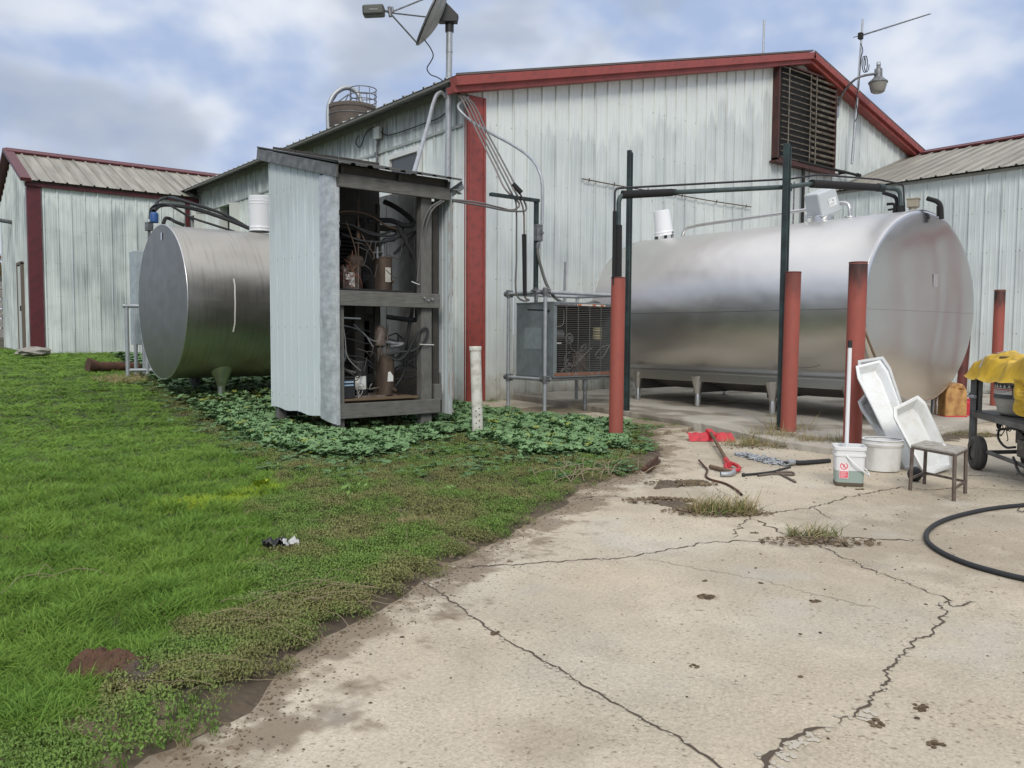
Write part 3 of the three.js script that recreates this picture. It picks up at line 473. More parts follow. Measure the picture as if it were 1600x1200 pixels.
{ // big shuttered fan louvre in the gable
  const P = [[9.037, 7.84, 0.2], [11.631, 7.901, 0.2], [11.57, 5.573, 0.2], [8.977, 5.492, 0.2]]; const x0 = (P[0][0] + P[3][0]) / 2, x1 = (P[1][0] + P[2][0]) / 2, y1 = (P[0][1] + P[1][1]) / 2, y0 = (P[2][1] + P[3][1]) / 2, w = x1 - x0, xc = (x0 + x1) / 2, yc = (y0 + y1) / 2, h = y1 - y0;
  const lv = obj('louvre', [box([x0 + 0.03, yc, 0.11], [0.06, h, 0.20], 0), box([x1 - 0.02, yc, 0.11], [0.04, h, 0.19], 0), box([xc, y1 - 0.02, 0.11], [w, 0.05, 0.20], 0), box([xc, y0 + 0.03, 0.11], [w, 0.07, 0.20], 0), box([xc, y0 - 0.03, 0.13], [w + 0.15, 0.05, 0.2], 0)], M.louvreRed, barn);
  obj('back_plate', box([xc, yc, 0.045], [w - 0.1, h - 0.1, 0.02], 0, 0), M.darkIn, lv);
  for (let k = 0; k < 16; k++) { const y = y0 + 0.10 + (h - 0.16) * k / 15.3; obj('slat', [box([x0 + w * 0.31, y, 0.19], [w * 0.50, 0.018, 0.04], 0, 0.004), box([x0 + w * 0.77, y - 0.012, 0.17], [w * 0.42, 0.05, 0.07], new THREE.Euler(0.5, 0, 0), 0.006)], M.slat, lv); }
  for (const q of [0.16, 0.52, 0.62]) obj('louvre_bar', box([x0 + w * q, yc, 0.218], [0.03, h * 0.94, 0.012], 0, 0.003), M.slat, lv);
}
// ---------------------------------------------------------------- the lower wing on the right
const wing = thing('side_wing', 'lower ribbed metal wing with tan roof and dark red ridge on the right', 'building', [11.8, 0, 0]);
{
  const X = 11.8, eY = 5.07, W = 18, H = 5.4, tex = wallTex(W, H, 2048, 512, { seed: 55, topAt: () => eY - 0.05, clean: 0.3, amt: 0.7, foot: 0.5, blotch: 0.15, base: [0.66, 0.715, 0.715] }), mat = steelWall(tex), L = 0.346 * 3;
  for (let k = 0; k < 16; k++) obj('wall_panel', ribbed([X - 0.002 * (k % 2), 0, 0.04], [0, 0, 1], [0, 1, 0], [-1, 0, 0], k * L, (k + 1) * L - 0.004, () => 0, () => eY - 0.02, { h: 0.032, uvf: (s, t) => [s / W, t / H], rows: 2 }), mat, wing);
  const rx = 16.08, ry = 6.63, dx = rx - (X - 0.25), dy = ry - eY, l = Math.hypot(dx, dy), v = [dx / l, dy / l, 0], n = [-dy / l, dx / l, 0];
  for (let k = 0; k < 17; k++) obj('roof_sheet', ribbed([X - 0.25, eY, 0.03], [0, 0, 1], v, n, k * L, (k + 1) * L - 0.004, () => 0, () => l, { h: 0.034, rows: 1, uvf: (s, t) => [s / 12, t / 12] }), roofMat, wing);
  obj('roof_sheet', ribbed([rx + dx, eY, 0.03], [0, 0, 1], [-dx / l, dy / l, 0], [dy / l, dx / l, 0], 0, 17.6, () => 0, () => l, { h: 0.03, uvf: (s, t) => [s / 12, t / 12] }), roofMat, wing);
  obj('ridge_cap', [box([rx - 0.13, ry + 0.015, 8.8], [0.34, 0.05, 17.7], new THREE.Euler(0, 0, Math.atan2(dy, dx))), box([rx + 0.13, ry + 0.015, 8.8], [0.34, 0.05, 17.7], new THREE.Euler(0, 0, -Math.atan2(dy, dx)))], M.barnRed, wing);
  obj('eave_trim', box([X - 0.03, eY - 0.03, 8.8], [0.05, 0.06, 17.6], 0), std([0.30, 0.31, 0.30], 0.6), wing);
  for (const z of [8.6, 10.4, 12.6]) obj('door_post', box([X - 0.05, 2.2, z], [0.06, 4.4, 0.34], 0), M.redPaint, wing); obj('door_rail', box([X - 0.05, 4.5, 10.6], [0.07, 0.22, 4.4], 0), M.redPaint, wing);
  const g1 = ribbed([X, 0, 17.65], [1, 0, 0], [0, 1, 0], [0, 0, 1], 0, 2 * (rx - X), () => 0, (s) => eY + Math.min(s, 2 * (rx - X) - s) * dy / dx - 0.02, { uvf: (s, t) => [s / W, t / H] }); obj('gable_wall', g1, mat, wing);
}
// ---------------------------------------------------------------- the barn across the far end of the lawn
const cross = thing('ribbed_barn', 'pale ribbed barn with dark red trim across the far end of the lawn', 'building', [-4.55, 0.7, -14.3]);
{
  const X0 = -4.60, Z0 = -14.3, eY = 5.42, W = 8, H = 6, tex = wallTex(W, H, 1024, 1024, { seed: 90, topAt: () => eY - 0.1, clean: 0.40, amt: 1.10, foot: 0.7, blotch: 0.3, grime: [0.27, 0.31, 0.31] }), mat = steelWall(tex), L = 0.346 * 3;
  for (let k = 0; k < 6; k++) obj('wall_panel', ribbed([X0, 0, Z0 + 0.002 * (k % 2)], [1, 0, 0], [0, 1, 0], [0, 0, 1], k * L, (k + 1) * L - 0.004, () => 0.5, () => eY - 0.1, { h: 0.032, uvf: (s, t) => [s / W, (t) / H], rows: 2 }), mat, cross);
  const ry = 6.68, hz = 2.75, l = Math.hypot(hz + 0.25, ry - eY), v = [0, (ry - eY) / l, -(hz + 0.25) / l], n = [0, (hz + 0.25) / l, (ry - eY) / l];
  const tex2 = wallTex(8, 7.5, 1024, 1024, { seed: 130, topAt: (s) => 5.42 + (2.75 - Math.abs(s - 2.75)) * 0.42, clean: 0.3, amt: 1.1, foot: 0.5, blotch: 0.4, grime: [0.29, 0.33, 0.33] });
  const mat2 = steelWall(tex2);
  for (let k = 0; k < 8; k++) { const a = k * L, b = Math.min(5.5, a + L - 0.004); if (b <= a) break; const cut = a < 2.75 && b > 2.75 ? [a, 2.75, b] : [a, b]; const gs = []; for (let q = 1; q < cut.length; q++) gs.push(ribbed([X0, 0, Z0], [0, 0, -1], [0, 1, 0], [-1, 0, 0], cut[q - 1], cut[q], () => 0.5, (s) => eY + (2.75 - Math.abs(s - 2.75)) * 0.42 - 0.06, { uvf: (s, t) => [s / 8, t / 7.5], rows: 2 })); obj('wall_panel', gs, mat2, cross); }
  const Lr = 12.5;
  for (let k = 0; k < 12; k++) obj('roof_sheet', ribbed([X0 - 0.12, eY + 0.02, Z0 + 0.25], [1, 0, 0], v, n, k * L, (k + 1) * L - 0.004, () => 0, () => l, { h: 0.036, uvf: (s, t) => [s / 12, t / 12] }), roofMat, cross);
  obj('roof_sheet', ribbed([X0 - 0.12, eY + 0.02, Z0 - 5.75], [1, 0, 0], [0, (ry - eY) / l, (hz + 0.25) / l], [0, (hz + 0.25) / l, -(ry - eY) / l], 0, 12, () => 0, () => l, { h: 0.03, uvf: (s, t) => [s / 12, t / 12] }), roofMat, cross);
  obj('ridge_cap', [box([X0 + 6, ry + 0.03, Z0 - hz + 0.12], [12.3, 0.05, 0.32], new THREE.Euler(Math.atan2(ry - eY, hz), 0, 0)), box([X0 + 6, ry + 0.03, Z0 - hz - 0.12], [12.3, 0.05, 0.32], new THREE.Euler(-Math.atan2(ry - eY, hz), 0, 0))], M.barnRed, cross);
  obj('corner_trim', [box([X0 + 0.13, 2.9, Z0 + 0.045], [0.32, 5.0, 0.04], 0), box([X0 - 0.035, 2.9, Z0 - 0.04], [0.04, 5.0, 0.2], 0)], M.barnRed, cross);
  obj('eave_trim', box([X0 + 3.2, eY - 0.07, Z0 + 0.08], [6.6, 0.11, 0.1], 0), M.barnRed, cross);
  obj('corner_trim', box([-0.35, 3.2, Z0 + 0.045], [0.12, 4.6, 0.04], 0), M.barnRed, cross);
  const rk = Math.atan2(ry - eY, hz + 0.25);
  obj('rake_trim', box([X0 - 0.10, (eY + ry) / 2 + 0.03, Z0 - hz / 2 + 0.13], [0.26, 0.10, l + 0.1], new THREE.Euler(rk, 0, 0)), M.barnRed, cross);
  obj('rake_trim', box([X0 - 0.10, (eY + ry) / 2 + 0.03, Z0 - hz * 1.5 - 0.13], [0.26, 0.10, l + 0.1], new THREE.Euler(-rk, 0, 0)), M.barnRed, cross);
  const dr = obj('door', box([X0 - 0.05, 1.95, -15.72], [0.06, 2.5, 0.62], 0), std([0.50, 0.52, 0.50], 0.6), cross);
  obj('door_frame', [box([X0 - 0.05, 1.98, -15.36], [0.1, 2.6, 0.09], 0), box([X0 - 0.05, 1.98, -16.08], [0.1, 2.6, 0.09], 0), box([X0 - 0.05, 3.27, -15.72], [0.1, 0.09, 0.81], 0)], std([0.14, 0.11, 0.09], 0.8), dr);
  obj('handle', rod([X0 - 0.1, 1.9, -15.5], [X0 - 0.1, 2.05, -15.5], 0.02), M.darkIn, dr);
}
// ---------------------------------------------------------------- stainless steel milk tanks
const brushTex = dataTex(1024, 512, (u, v) => { const w = fbm(u * 3, v * 260, 3), d = fbm(u * 6 + 4, v * 6, 5); const s = sstep(0.2, 0.7, fbm(u * 60, v * 1.6 + 5, 4)); return 0.48 + 0.06 * d; });
const steelCol = dataTex(1024, 1024, (u, v) => { const d = 0.5 + 0.5 * fbm(u * 5, v * 5 + 3, 6), s = sstep(0.15, 0.7, fbm(u * 70 + 9, v * 2.2, 4)) * sstep(0.75, 0.2, v); const k = 1.0 - 0.05 * d - 0.025 * s * d; return [0.72 * k, 0.705 * k, 0.68 * k]; }, false);
const shellMat = new THREE.MeshPhysicalMaterial({ color: lin(1, 1, 1), map: steelCol, metalness: 1, roughness: 0.80, roughnessMap: brushTex, side: THREE.DoubleSide });
const oldSteelCol = dataTex(1024, 1024, (u, v) => { const d = 0.5 + 0.5 * fbm(u * 4 + 20, v * 4, 6), s = sstep(0.05, 0.6, fbm(u * 46 + 3, v * 2, 4)); const k = 0.80 - 0.16 * d - 0.10 * s; return [0.58 * k, 0.555 * k, 0.50 * k]; }, false);
const oldShell = new THREE.MeshPhysicalMaterial({ color: lin(1, 1, 1), map: oldSteelCol, metalness: 1, roughness: 0.88, roughnessMap: brushTex, side: THREE.DoubleSide });
const oldEnd = new THREE.MeshPhysicalMaterial({ color: lin(0.50, 0.49, 0.475), map: oldSteelCol, metalness: 1, roughness: 0.78, roughnessMap: brushTex, side: THREE.DoubleSide });
const endMat = new THREE.MeshPhysicalMaterial({ color: lin(0.94, 0.93, 0.94), map: steelCol, metalness: 1, roughness: 0.40, roughnessMap: brushTex, side: THREE.DoubleSide });
const skirtMat = new THREE.MeshPhysicalMaterial({ color: lin(0.9, 0.9, 0.88), map: steelCol, metalness: 1, roughness: 0.72, roughnessMap: brushTex, side: THREE.DoubleSide });
const seamMat = std([0.30, 0.29, 0.28], 0.5, 0.9);
{
  const cx = 3.43, cy = 1.72, a = 1.67, b = 1.37, z0 = 1.36, z1 = 6.4;
  const big = thing('milk_tank', 'long oval stainless steel tank on a legged rail beside the red bollards', 'tank', [cx, 0.1, 4]);
  const R = (th, z, k = 1) => { const w = 1 + 0.0016 * n2(th * 2.2, z * 1.1) + 0.0009 * n2(th * 6, z * 3.1); return [cx + a * k * w * Math.cos(th), cy + b * k * w * Math.sin(th), z]; };
  obj('shell', sheet((s, t) => R(s * 2 * Math.PI, lerp(z0, z1, t)), 160, 90, (p, s, t) => [t * 1.2, (p[1] - cy + b) / (2 * b)]), shellMat, big);
  // dished heads with a small knuckle radius
  const head = (z, dir, dish) => sheet((s, t) => { const th = s * 2 * Math.PI, k = 1 - t; const zz = dish * (1 - k * k) + 0.03 * Math.sqrt(Math.max(0, 1 - Math.pow(Math.max(0, (k - 0.975) / 0.025), 2))) - 0.004; const x = Math.cos(th) * k, y = Math.sin(th) * k; const buckle = 0.014 * n2(x * 1.35 + 7, y * 0.30 + 2) * (1 - k * k) + 0.0035 * Math.exp(-Math.pow((x - 0.25 - 0.12 * Math.sin(y * 3)) / 0.16, 2)); return [cx + a * x * 1.002, cy + b * y * 1.002, z + dir * (zz + buckle)]; }, 160, 60, (p) => [(p[0] - cx + a) / (2 * a), (p[1] - cy + b) / (2 * b)]);
  obj('end_plate', head(z1, 1, 0.10), endMat, big); obj('end_plate', head(z0, -1, 0.08), endMat, big);
  obj('rim', tube([...Array(97)].map((_, i) => { const p = R(i / 96 * 2 * Math.PI, z1 + 0.004, 1.001); return p; }), 0.009, 200, 6), std([0.68, 0.67, 0.66], 0.3, 1), big);
  const sth = Math.PI + 0.04; obj('seam', bar(R(sth, z0 + 0.03, 1.002), R(sth, z1 - 0.03, 1.002), 0.006, 0.012, 0.001), seamMat, big);
  obj('seam', tube([...Array(41)].map((_, i) => { const x = -0.985 + i * 1.97 / 40, y = -0.045, k2 = x * x + y * y, buckle = 0.014 * n2(x * 1.35 + 7, y * 0.30 + 2) * (1 - k2) + 0.0035 * Math.exp(-Math.pow((x - 0.25 - 0.12 * Math.sin(y * 3)) / 0.16, 2)); return [cx + a * x, cy + b * y, z1 + 0.10 * (1 - k2) + 0.026 + buckle]; }), 0.003, 80, 5), seamMat, big);
  obj('data_plate', box([cx + 0.13, cy + 0.38, z1 + 0.122], [0.13, 0.18, 0.004], 0, 0.001), std([0.66, 0.65, 0.66], 0.35, 0.9), big);
  // rail along the near side, gusseted legs
  obj('rail', [box([2.2, 0.625, 3.75], [0.05, 0.14, 4.72], 0, 0.008), box([2.32, 0.565, 3.75], [0.24, 0.02, 4.7], 0, 0.003), box([2.26, 0.70, 3.75], [0.15, 0.015, 4.7], new THREE.Euler(0, 0, 0.5), 0.002)], skirtMat, big);
  obj('rail', [box([4.66, 0.625, 3.75], [0.05, 0.14, 4.72], 0, 0.008)], skirtMat, big);
  const crM = std([0.10, 0.10, 0.10], 0.7, 0.3); for (const z of [2.0, 3.3, 4.7, 6.05]) obj('cradle', box([cx, 0.46, z], [2.3, 0.20, 0.10], 0), crM, big);
  for (const [x, dz] of [[2.24, 0], [4.64, 0.05]]) for (const z of [2.05, 3.37, 4.78, 6.02]) obj('leg', [lathe([x, slabTop(x, z), z + dz], [[0, 0], [0.043, 0], [0.045, 0.02], [0.045, 0.28], [0.0, 0.28]], 20), lathe([x, slabTop(x, z) + 0.22, z + dz], [[0.048, 0], [0.062, 0.08], [0.115, 0.27], [0.115, 0.29]], 20)], M.steelPipe, big);
  // on the crown of the tank
  const man = obj('manhole', [lathe([3.30, 3.06, 4.88], [[0.17, 0], [0.17, 0.10], [0.15, 0.105]], 26), rod([3.10, 3.04, 4.72], [3.10, 3.18, 4.72], 0.02), rod([3.50, 3.05, 4.86], [3.50, 3.24, 4.86], 0.022)], M.steelPipe, big);
  obj('motor_mount', box([3.36, 3.20, 4.8], [0.16, 0.18, 0.16], 0), M.rustSteel, man);
  obj('wash_pipe', [pipe([[3.43, 3.12, 1.992], [3.43, 3.254, 2.049], [3.43, 3.283, 2.342], [3.43, 3.316, 4.575], [3.43, 3.358, 5.151], [3.43, 3.308, 5.247], [3.43, 3.132, 5.263]], 0.027, 0.10, 14), lathe(add3([3.43, 3.141, 5.263], [0, -0.03, 0]), [[0.075, 0], [0.075, 0.02], [0.04, 0.03]], 18), lathe(add3([3.43, 3.12, 1.992], [0, -0.04, 0]), [[0.06, 0], [0.06, 0.02], [0.04, 0.03]], 18)], M.steelPipe, big);
  obj('riser', [rod([3.40, 2.98, 1.62], [3.40, 3.25, 1.62], 0.03), rod([3.35, 2.98, 1.82], [3.35, 3.22, 1.82], 0.025), rod([3.3, 2.98, 1.48], [3.3, 3.2, 1.48], 0.035)], M.galvDark, big);
  // refrigerant elbows by the near end
  const sp = (px, py) => { const P = V(...px); return P; };
  const q = [3.4, 3.114, 6.088], q2 = [3.43, 3.093, 5.884];
  obj('elbow', [pipe([[3.43, 3.074, 5.98], [3.43, 3.331, 5.991], [3.43, 3.423, 5.776]], 0.028, 0.08, 10), pipe([[3.43, 3.059, 5.943], [3.43, 3.243, 5.956], [3.43, 3.247, 5.84]], 0.02, 0.05, 8), pipe([[3.43, 3.167, 5.977], [3.43, 3.161, 5.862]], 0.016, 0.05, 8)], M.blackFoam, big);
  obj('elbow', [pipe([[3.6, 2.973, 6.554], [3.6, 3.209, 6.537], [3.6, 3.287, 6.346]], 0.034, 0.12, 10), pipe([[3.6, 3.014, 6.509], [3.6, 3.159, 6.503]], 0.025, 0.05, 8)], M.blackFoam, big);
  const jb = [3.43, 3.211, 6.228]; obj('junction_box', [box(jb, [0.15, 0.115, 0.15], 0.3, 0.012), box(add3(jb, [0, 0.062, 0]), [0.17, 0.02, 0.17], 0.3, 0.005), rod(add3(jb, [0, -0.13, 0]), add3(jb, [0, -0.04, 0]), 0.05)], std([0.30, 0.27, 0.21], 0.6), big);
  obj('drip_wire', [tube([[1.80, 0.93, 5.15], [1.98, 0.865, 5.3], [1.98, 0.86, 5.55], [1.9, 0.90, 5.75]], 0.005), rod([1.97, 0.86, 5.42], [1.97, 0.74, 5.42], 0.005)], M.wireGrey, big);
}
// pails over the fittings of the big tank
function pailShape(h, r0, r1, handleSide = 1) { // upside down: rim below
  const body = lathe([0, 0, 0], [[r1 + 0.012, 0], [r1 + 0.012, 0.018], [r1 + 0.004, 0.024], [r1 + 0.004, 0.045], [r1 + 0.012, 0.05], [r1 + 0.012, 0.062], [r1, 0.066], [r1 - 0.004, 0.10], [r1 - 0.001, 0.104], [r1 - 0.006, 0.11], [r0, h - 0.012], [r0 - 0.012, h], [r0 - 0.02, h - 0.006], [0, h - 0.006]], 40);
  return body;
}
{
  const P = [3.32, 3.176, 1.657]; const t = thing('white_bucket', 'white round bucket upside down and tilted on the far end of the long tank', 'bucket', P);
  const g = pailShape(0.46, 0.150, 0.170); g.applyMatrix4(new THREE.Matrix4().makeRotationFromEuler(new THREE.Euler(-0.02, 0, 0.18))); g.translate(P[0], P[1] - 0.02, P[2]); obj('body', g, M.pail, t);
  const hd = tube([[-0.16, 0.10, 0], [-0.14, 0.03, 0.09], [0, 0.0, 0.16], [0.14, 0.04, 0.09], [0.165, 0.1, 0]].map((q) => add3(q, P)), 0.004); obj('handle', hd, M.wire, t);
}
{
  const P = [3.3, 3.379, 4.863]; const t = thing('square_bucket', 'pale square bucket with a white label tipped over the manhole of the long tank', 'bucket', P);
  const e = new THREE.Euler(0.10, 0.30, 0.34), m = new THREE.Matrix4().makeRotationY(-0.674).multiply(new THREE.Matrix4().makeRotationFromEuler(e)).setPosition(...P);
  const taper = (g, k) => { const p = g.attributes.position; for (let i = 0; i < p.count; i++) { const s = 1 + k * p.getY(i); p.setX(i, p.getX(i) * s); p.setZ(i, p.getZ(i) * s); } g.computeVertexNormals(); return g; };
  obj('body', taper(flat(new RoundedBoxGeometry(0.36, 0.36, 0.36, 3, 0.03)), -0.25).applyMatrix4(m), std([0.50, 0.53, 0.55], 0.45), t);
  obj('rim', flat(new RoundedBoxGeometry(0.41, 0.025, 0.41, 2, 0.01)).translate(0, -0.17, 0).applyMatrix4(m), std([0.46, 0.49, 0.51], 0.45), t);
  const c = document.createElement('canvas'); c.width = 128; c.height = 128; const x = c.getContext('2d'); x.fillStyle = '#e4e6e6'; x.fillRect(0, 0, 128, 128); x.fillStyle = '#5a5d60'; x.fillRect(66, 26, 20, 30); x.fillStyle = '#777'; for (let k = 0; k < 4; k++) x.fillRect(14, 76 + k * 11, 90 - k * 14, 3); x.fillRect(12, 20, 40, 4); x.fillRect(12, 30, 34, 3); x.fillStyle = '#e4e6e6'; for (let k = 0; k < 5; k++) x.fillRect(66, 30 + k * 5, 20, 1.5);
  const lt = new THREE.CanvasTexture(c); lt.colorSpace = THREE.SRGBColorSpace;
  obj('label', new THREE.PlaneGeometry(0.14, 0.13).translate(0.05, -0.02, 0.1875).applyMatrix4(m), new THREE.MeshStandardMaterial({ map: lt, roughness: 0.6, side: THREE.DoubleSide }), t);
}
{ // the older tank by the lawn
  const cy = 1.80, cz = -2.42, a = 1.37, b = 1.27, x0 = -4.5, x1 = -0.02;
  const t = thing('milk_tank', 'shorter dull stainless tank at the lawn with a flat end and one cone foot', 'tank', [-2.2, 0.2, cz]);
  const R = (th, x, k = 1) => { const w = 1 + 0.0012 * n2(th * 2 + 5, x * 1.3); return [x, cy + b * k * w * Math.sin(th), cz + a * k * w * Math.cos(th)]; };
  obj('shell', sheet((s, q) => R(-s * 2 * Math.PI, lerp(x0, x1, q)), 140, 60, (p, s, q) => [q, (p[1] - cy + b) / (2 * b)]), oldShell, t);
  obj('end_plate', sheet((s, q) => { const th = s * 2 * Math.PI, k = 1 - q; const y = Math.sin(th) * k, z = Math.cos(th) * k; return [x0 - 0.012 - 0.008 * (1 - k * k) - 0.004 * fbm(y * 2, z * 2, 2) * (1 - k), cy + b * y, cz + a * z]; }, 120, 30, (p) => [(p[2] - cz + a) / (2 * a), (p[1] - cy + b) / (2 * b)]), oldEnd, t);
  obj('rim', tube([...Array(97)].map((_, i) => R(i / 96 * 2 * Math.PI, x0 - 0.004, 1.003)), 0.011, 200, 6), M.steelPipe, t);
  const ang = (y) => Math.asin((y - cy) / b);
  obj('caulk_bead', tube([2.16, 2.05, 1.9, 1.75, 1.6, 1.45, 1.32].map((y, i) => R(ang(y), -3.77 + 0.012 * n2(i * 1.7, 3), 1.004)), 0.012, 60, 6), std([0.62, 0.61, 0.57], 0.6), t);
  const gy = 0.10;
  obj('leg', [lathe([-3.73, gy, -1.86], [[0, 0], [0.075, 0], [0.075, 0.01], [0.062, 0.02], [0.062, 0.30], [0.085, 0.34], [0.20, 0.62], [0.205, 0.70]], 28)], M.steelPipe, t);
  for (const [x, z] of [[-3.73, -3.2], [-1.2, -1.86], [-1.2, -3.2]]) obj('leg', [lathe([x, gy - 0.05, z], [[0, 0], [0.062, 0], [0.062, 0.32], [0.2, 0.6], [0.2, 0.7]], 20)], M.galvDark, t);
  obj('tag_plate', box([x0 - 0.024, cy + 1.08, cz + 0.12], [0.004, 0.12, 0.07], 0, 0.001), M.steelPipe, t);
  const vx = -4.42; const vb = [-4.42, 3.153, -3.378];
  obj('valve_body', [box(vb, [0.10, 0.15, 0.12], 0.2), rod(add3(vb, [0, -0.6, 0]), add3(vb, [0, -0.05, 0]), 0.025)], M.galvDark, t);
  const bl = [-4.38, 3.294, -3.202]; obj('blue_valve', [lathe(add3(bl, [0, -0.09, 0]), [[0, 0], [0.065, 0], [0.07, 0.02], [0.07, 0.15], [0.05, 0.18], [0, 0.18]], 20)], M.blueValve, t);
  obj('hose', tube([[-4.38, 3.394, -3.311], [-4.3, 3.51, -3.479], [-4.1, 3.708, -3.832], [-3.9, 3.791, -4.055], [-3.97, 3.586, -2.9], [-3.377, 3.377, -2.6], [-2.982, 3.167, -2.5]], 0.028), M.rubber, t);
  obj('hose', tube([[-4.38, 3.407, -3.233], [-4.2, 3.545, -3.409], [-3.863, 3.475, -2.9], [-3.378, 3.31, -2.6], [-2.979, 3.151, -2.45]], 0.035), M.rubber, t);
  obj('hose', tube([[-4.38, 3.3, -3.476], [-4.35, 3.484, -3.495], [-4.21, 3.507, -3], [-3.866, 3.32, -2.9], [-3.547, 3.195, -2.7], [-3.188, 3.092, -2.6]], 0.02), M.rubber, t);
  obj('elbow', tube([[-4.4, 3.113, -2.617], [-4.35, 3.22, -2.677], [-4.2, 3.257, -2.903], [-4.226, 3.159, -2.5], [-4.106, 3.111, -2.45]], 0.03), M.blackFoam, t);
}
{
  const P = [-2.792, 3.107, -2.42]; const t = thing('white_bucket', 'white bucket upside down on the shorter tank beside the shed', 'bucket', P);
  obj('body', pailShape(0.62, 0.20, 0.195).translate(...P), std([0.68, 0.69, 0.70], 0.4), t);
  for (const h of [0.47, 0.52]) obj('hoop', lathe(add3(P, [0, h, 0]), [[0.2, 0], [0.206, 0.008], [0.2, 0.016]], 36), M.pail, t);
}
// ---------------------------------------------------------------- open-fronted shed with the compressors
const SY0 = 0.45, SY1 = 1.83, FZ = 2.83, SX0 = -3.96, SX1 = -2.30;
const shed = thing('compressor_shed', 'narrow open-fronted shed on short legs with ribbed pale side and grey timber beams', 'shed', [-3.1, 0, 1.9]);
{
  const shedRoofY = (z) => 3.30 + (2.98 - z) * 0.235;
  const W = 2.05, H = 3.5, tex = wallTex(W, H, 512, 1024, { seed: 205, pitch: 0.23, topAt: () => 3.3, clean: 0.1, amt: 0.22, mildew: 0.25, foot: 0.12, blotch: 0.05, base: [0.62, 0.685, 0.70] }), mat = steelWall(tex);
  const lowY = (s) => 0.27 + 0.012 * Math.sin(s * 9) - 0.03 * s / 2;
  for (const [a, b] of [[0, 0.86], [0.862, 1.62]]) obj('wall_panel', ribbed([SX0, 0, 0.83], [0, 0, 1], [0, 1, 0], [-1, 0, 0], a, b, lowY, (s) => shedRoofY(0.83 + s) - 0.03, { pitch: 0.23, h: 0.009, minor: 0.002, uvf: (s, t) => [s / W, t / H], rows: 2 }), mat, shed);
  // bent galvanised corner sheet
  const dentMat = paint([0.56, 0.59, 0.60], [0.38, 0.405, 0.415], 0.34, 0.45, 0.25, 4, 8, 33);
  obj('corner_sheet', sheet((s, t) => { const y = lerp(0.19 + 0.05 * (1 - s), 3.24, t), z = 2.43 + 0.41 * s; return [SX0 - 0.024 - 0.018 * Math.sin(s * 3.1) * (1 + 0.5 * n2(3, y * 2)) - 0.012 * fbm(s * 2, y * 1.5, 3) + 0.02 * sstep(0.9, 1, s), y, z]; }, 14, 60, (p, s, t) => [s * 0.4, t * 3]), dentMat, shed);
  obj('corner_sheet', box([SX0 + 0.008, 1.71, FZ + 0.022], [0.05, 3.06, 0.012], 0, 0.004), dentMat, shed);
  // framing
  obj('leg', box([SX0 + 0.09, 0.55, 0.95], [0.12, 1.3, 0.12], 0, 0.008), M.greyWood, shed);
  obj('leg', box([SX0 + 0.07, 0.8, 2.72], [0.12, 1.75, 0.12], 0, 0.008), M.greyWood, shed);
  obj('post', box([-2.63, 1.55, 2.72], [0.165, 3.25, 0.12], 0, 0.008), M.greyWood, shed);
  obj('post', box([-2.40, 1.62, 2.60], [0.10, 2.9, 0.09], 0, 0.008), M.darkWood, shed);
  obj('post', box([-2.50, 1.62, 2.50], [0.07, 2.9, 0.05], 0, 0.008), M.greyWood, shed);
  obj('leg', box([-2.45, 0.7, 0.95], [0.12, 1.6, 0.12], 0, 0.008), M.darkWood, shed);
  obj('beam', box([-3.20, 0.345, FZ - 0.012], [1.50, 0.185, 0.045], 0, 0.006), M.greyWood, shed);
  const mb = obj('beam', box([-3.205, 1.735, FZ - 0.012], [1.50, 0.185, 0.045], 0, 0.006), M.greyWood, shed);
  obj('bolt', [[-2.72, 1.77], [-2.66, 1.74], [-2.60, 1.755]].map(([x, y]) => rod([x, y, FZ + 0.005], [x, y, FZ + 0.05], 0.011)), M.galv, mb);
  obj('beam', box([-3.14, 3.145, FZ + 0.02], [1.64, 0.16, 0.045], 0, 0.006), M.greyWood, shed);
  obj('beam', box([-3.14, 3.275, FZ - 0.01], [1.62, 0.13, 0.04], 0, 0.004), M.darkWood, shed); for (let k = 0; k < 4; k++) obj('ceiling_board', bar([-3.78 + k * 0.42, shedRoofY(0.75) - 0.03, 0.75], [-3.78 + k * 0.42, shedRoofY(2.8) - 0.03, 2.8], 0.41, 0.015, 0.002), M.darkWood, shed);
  obj('beam', box([-2.39, 0.345, 1.8], [0.045, 0.185, 1.9], 0, 0.006), M.darkWood, shed);
  obj('block', box([-2.44, 0.52, 2.72], [0.12, 0.22, 0.1], 0, 0.008), M.greyWood, shed);
  // roof: ribbed sheet on rafters, bent flashing on the near side
  const rp = [0, -0.235, 1], rl = Math.hypot(...rp), vv = rp.map((q) => q / rl), nn = [0, 1 / rl, 0.235 / rl];
  for (const [a, b] of [[0, 0.92], [0.924, 1.86]]) obj('roof_sheet', ribbed([-4.05, 3.30 + 2.43 * 0.235 + 0.02, 0.55], [1, 0, 0], vv, nn, a, b, () => 0, (s) => 2.54 + 0.012 * n2(s * 5, 1), { pitch: 0.23, h: 0.026, flatTop: 0.1, rows: 1, uvf: (s, t) => [s / 6, t / 6] }), std([0.16, 0.165, 0.16], 0.6, 0.3, { map: roofTex }), shed);
  obj('rafter', [-3.9, -3.1, -2.36].map((x) => bar([x, shedRoofY(0.7) - 0.06, 0.7], [x, shedRoofY(2.9) - 0.06, 2.9], 0.04, 0.09)), M.darkWood, shed);
  obj('flashing', [bar([-4.03, shedRoofY(0.6) - 0.055, 0.6], [-4.0, shedRoofY(2.96) - 0.075, 2.96], 0.03, 0.15, 0.006), bar([-3.96, shedRoofY(0.6) + 0.045, 0.6], [-3.94, shedRoofY(2.98) + 0.03, 2.98], 0.16, 0.015, 0.003)], paint([0.22, 0.225, 0.22], [0.10, 0.10, 0.095], 0.45, 0.5, 0.3, 5, 5, 35), shed);
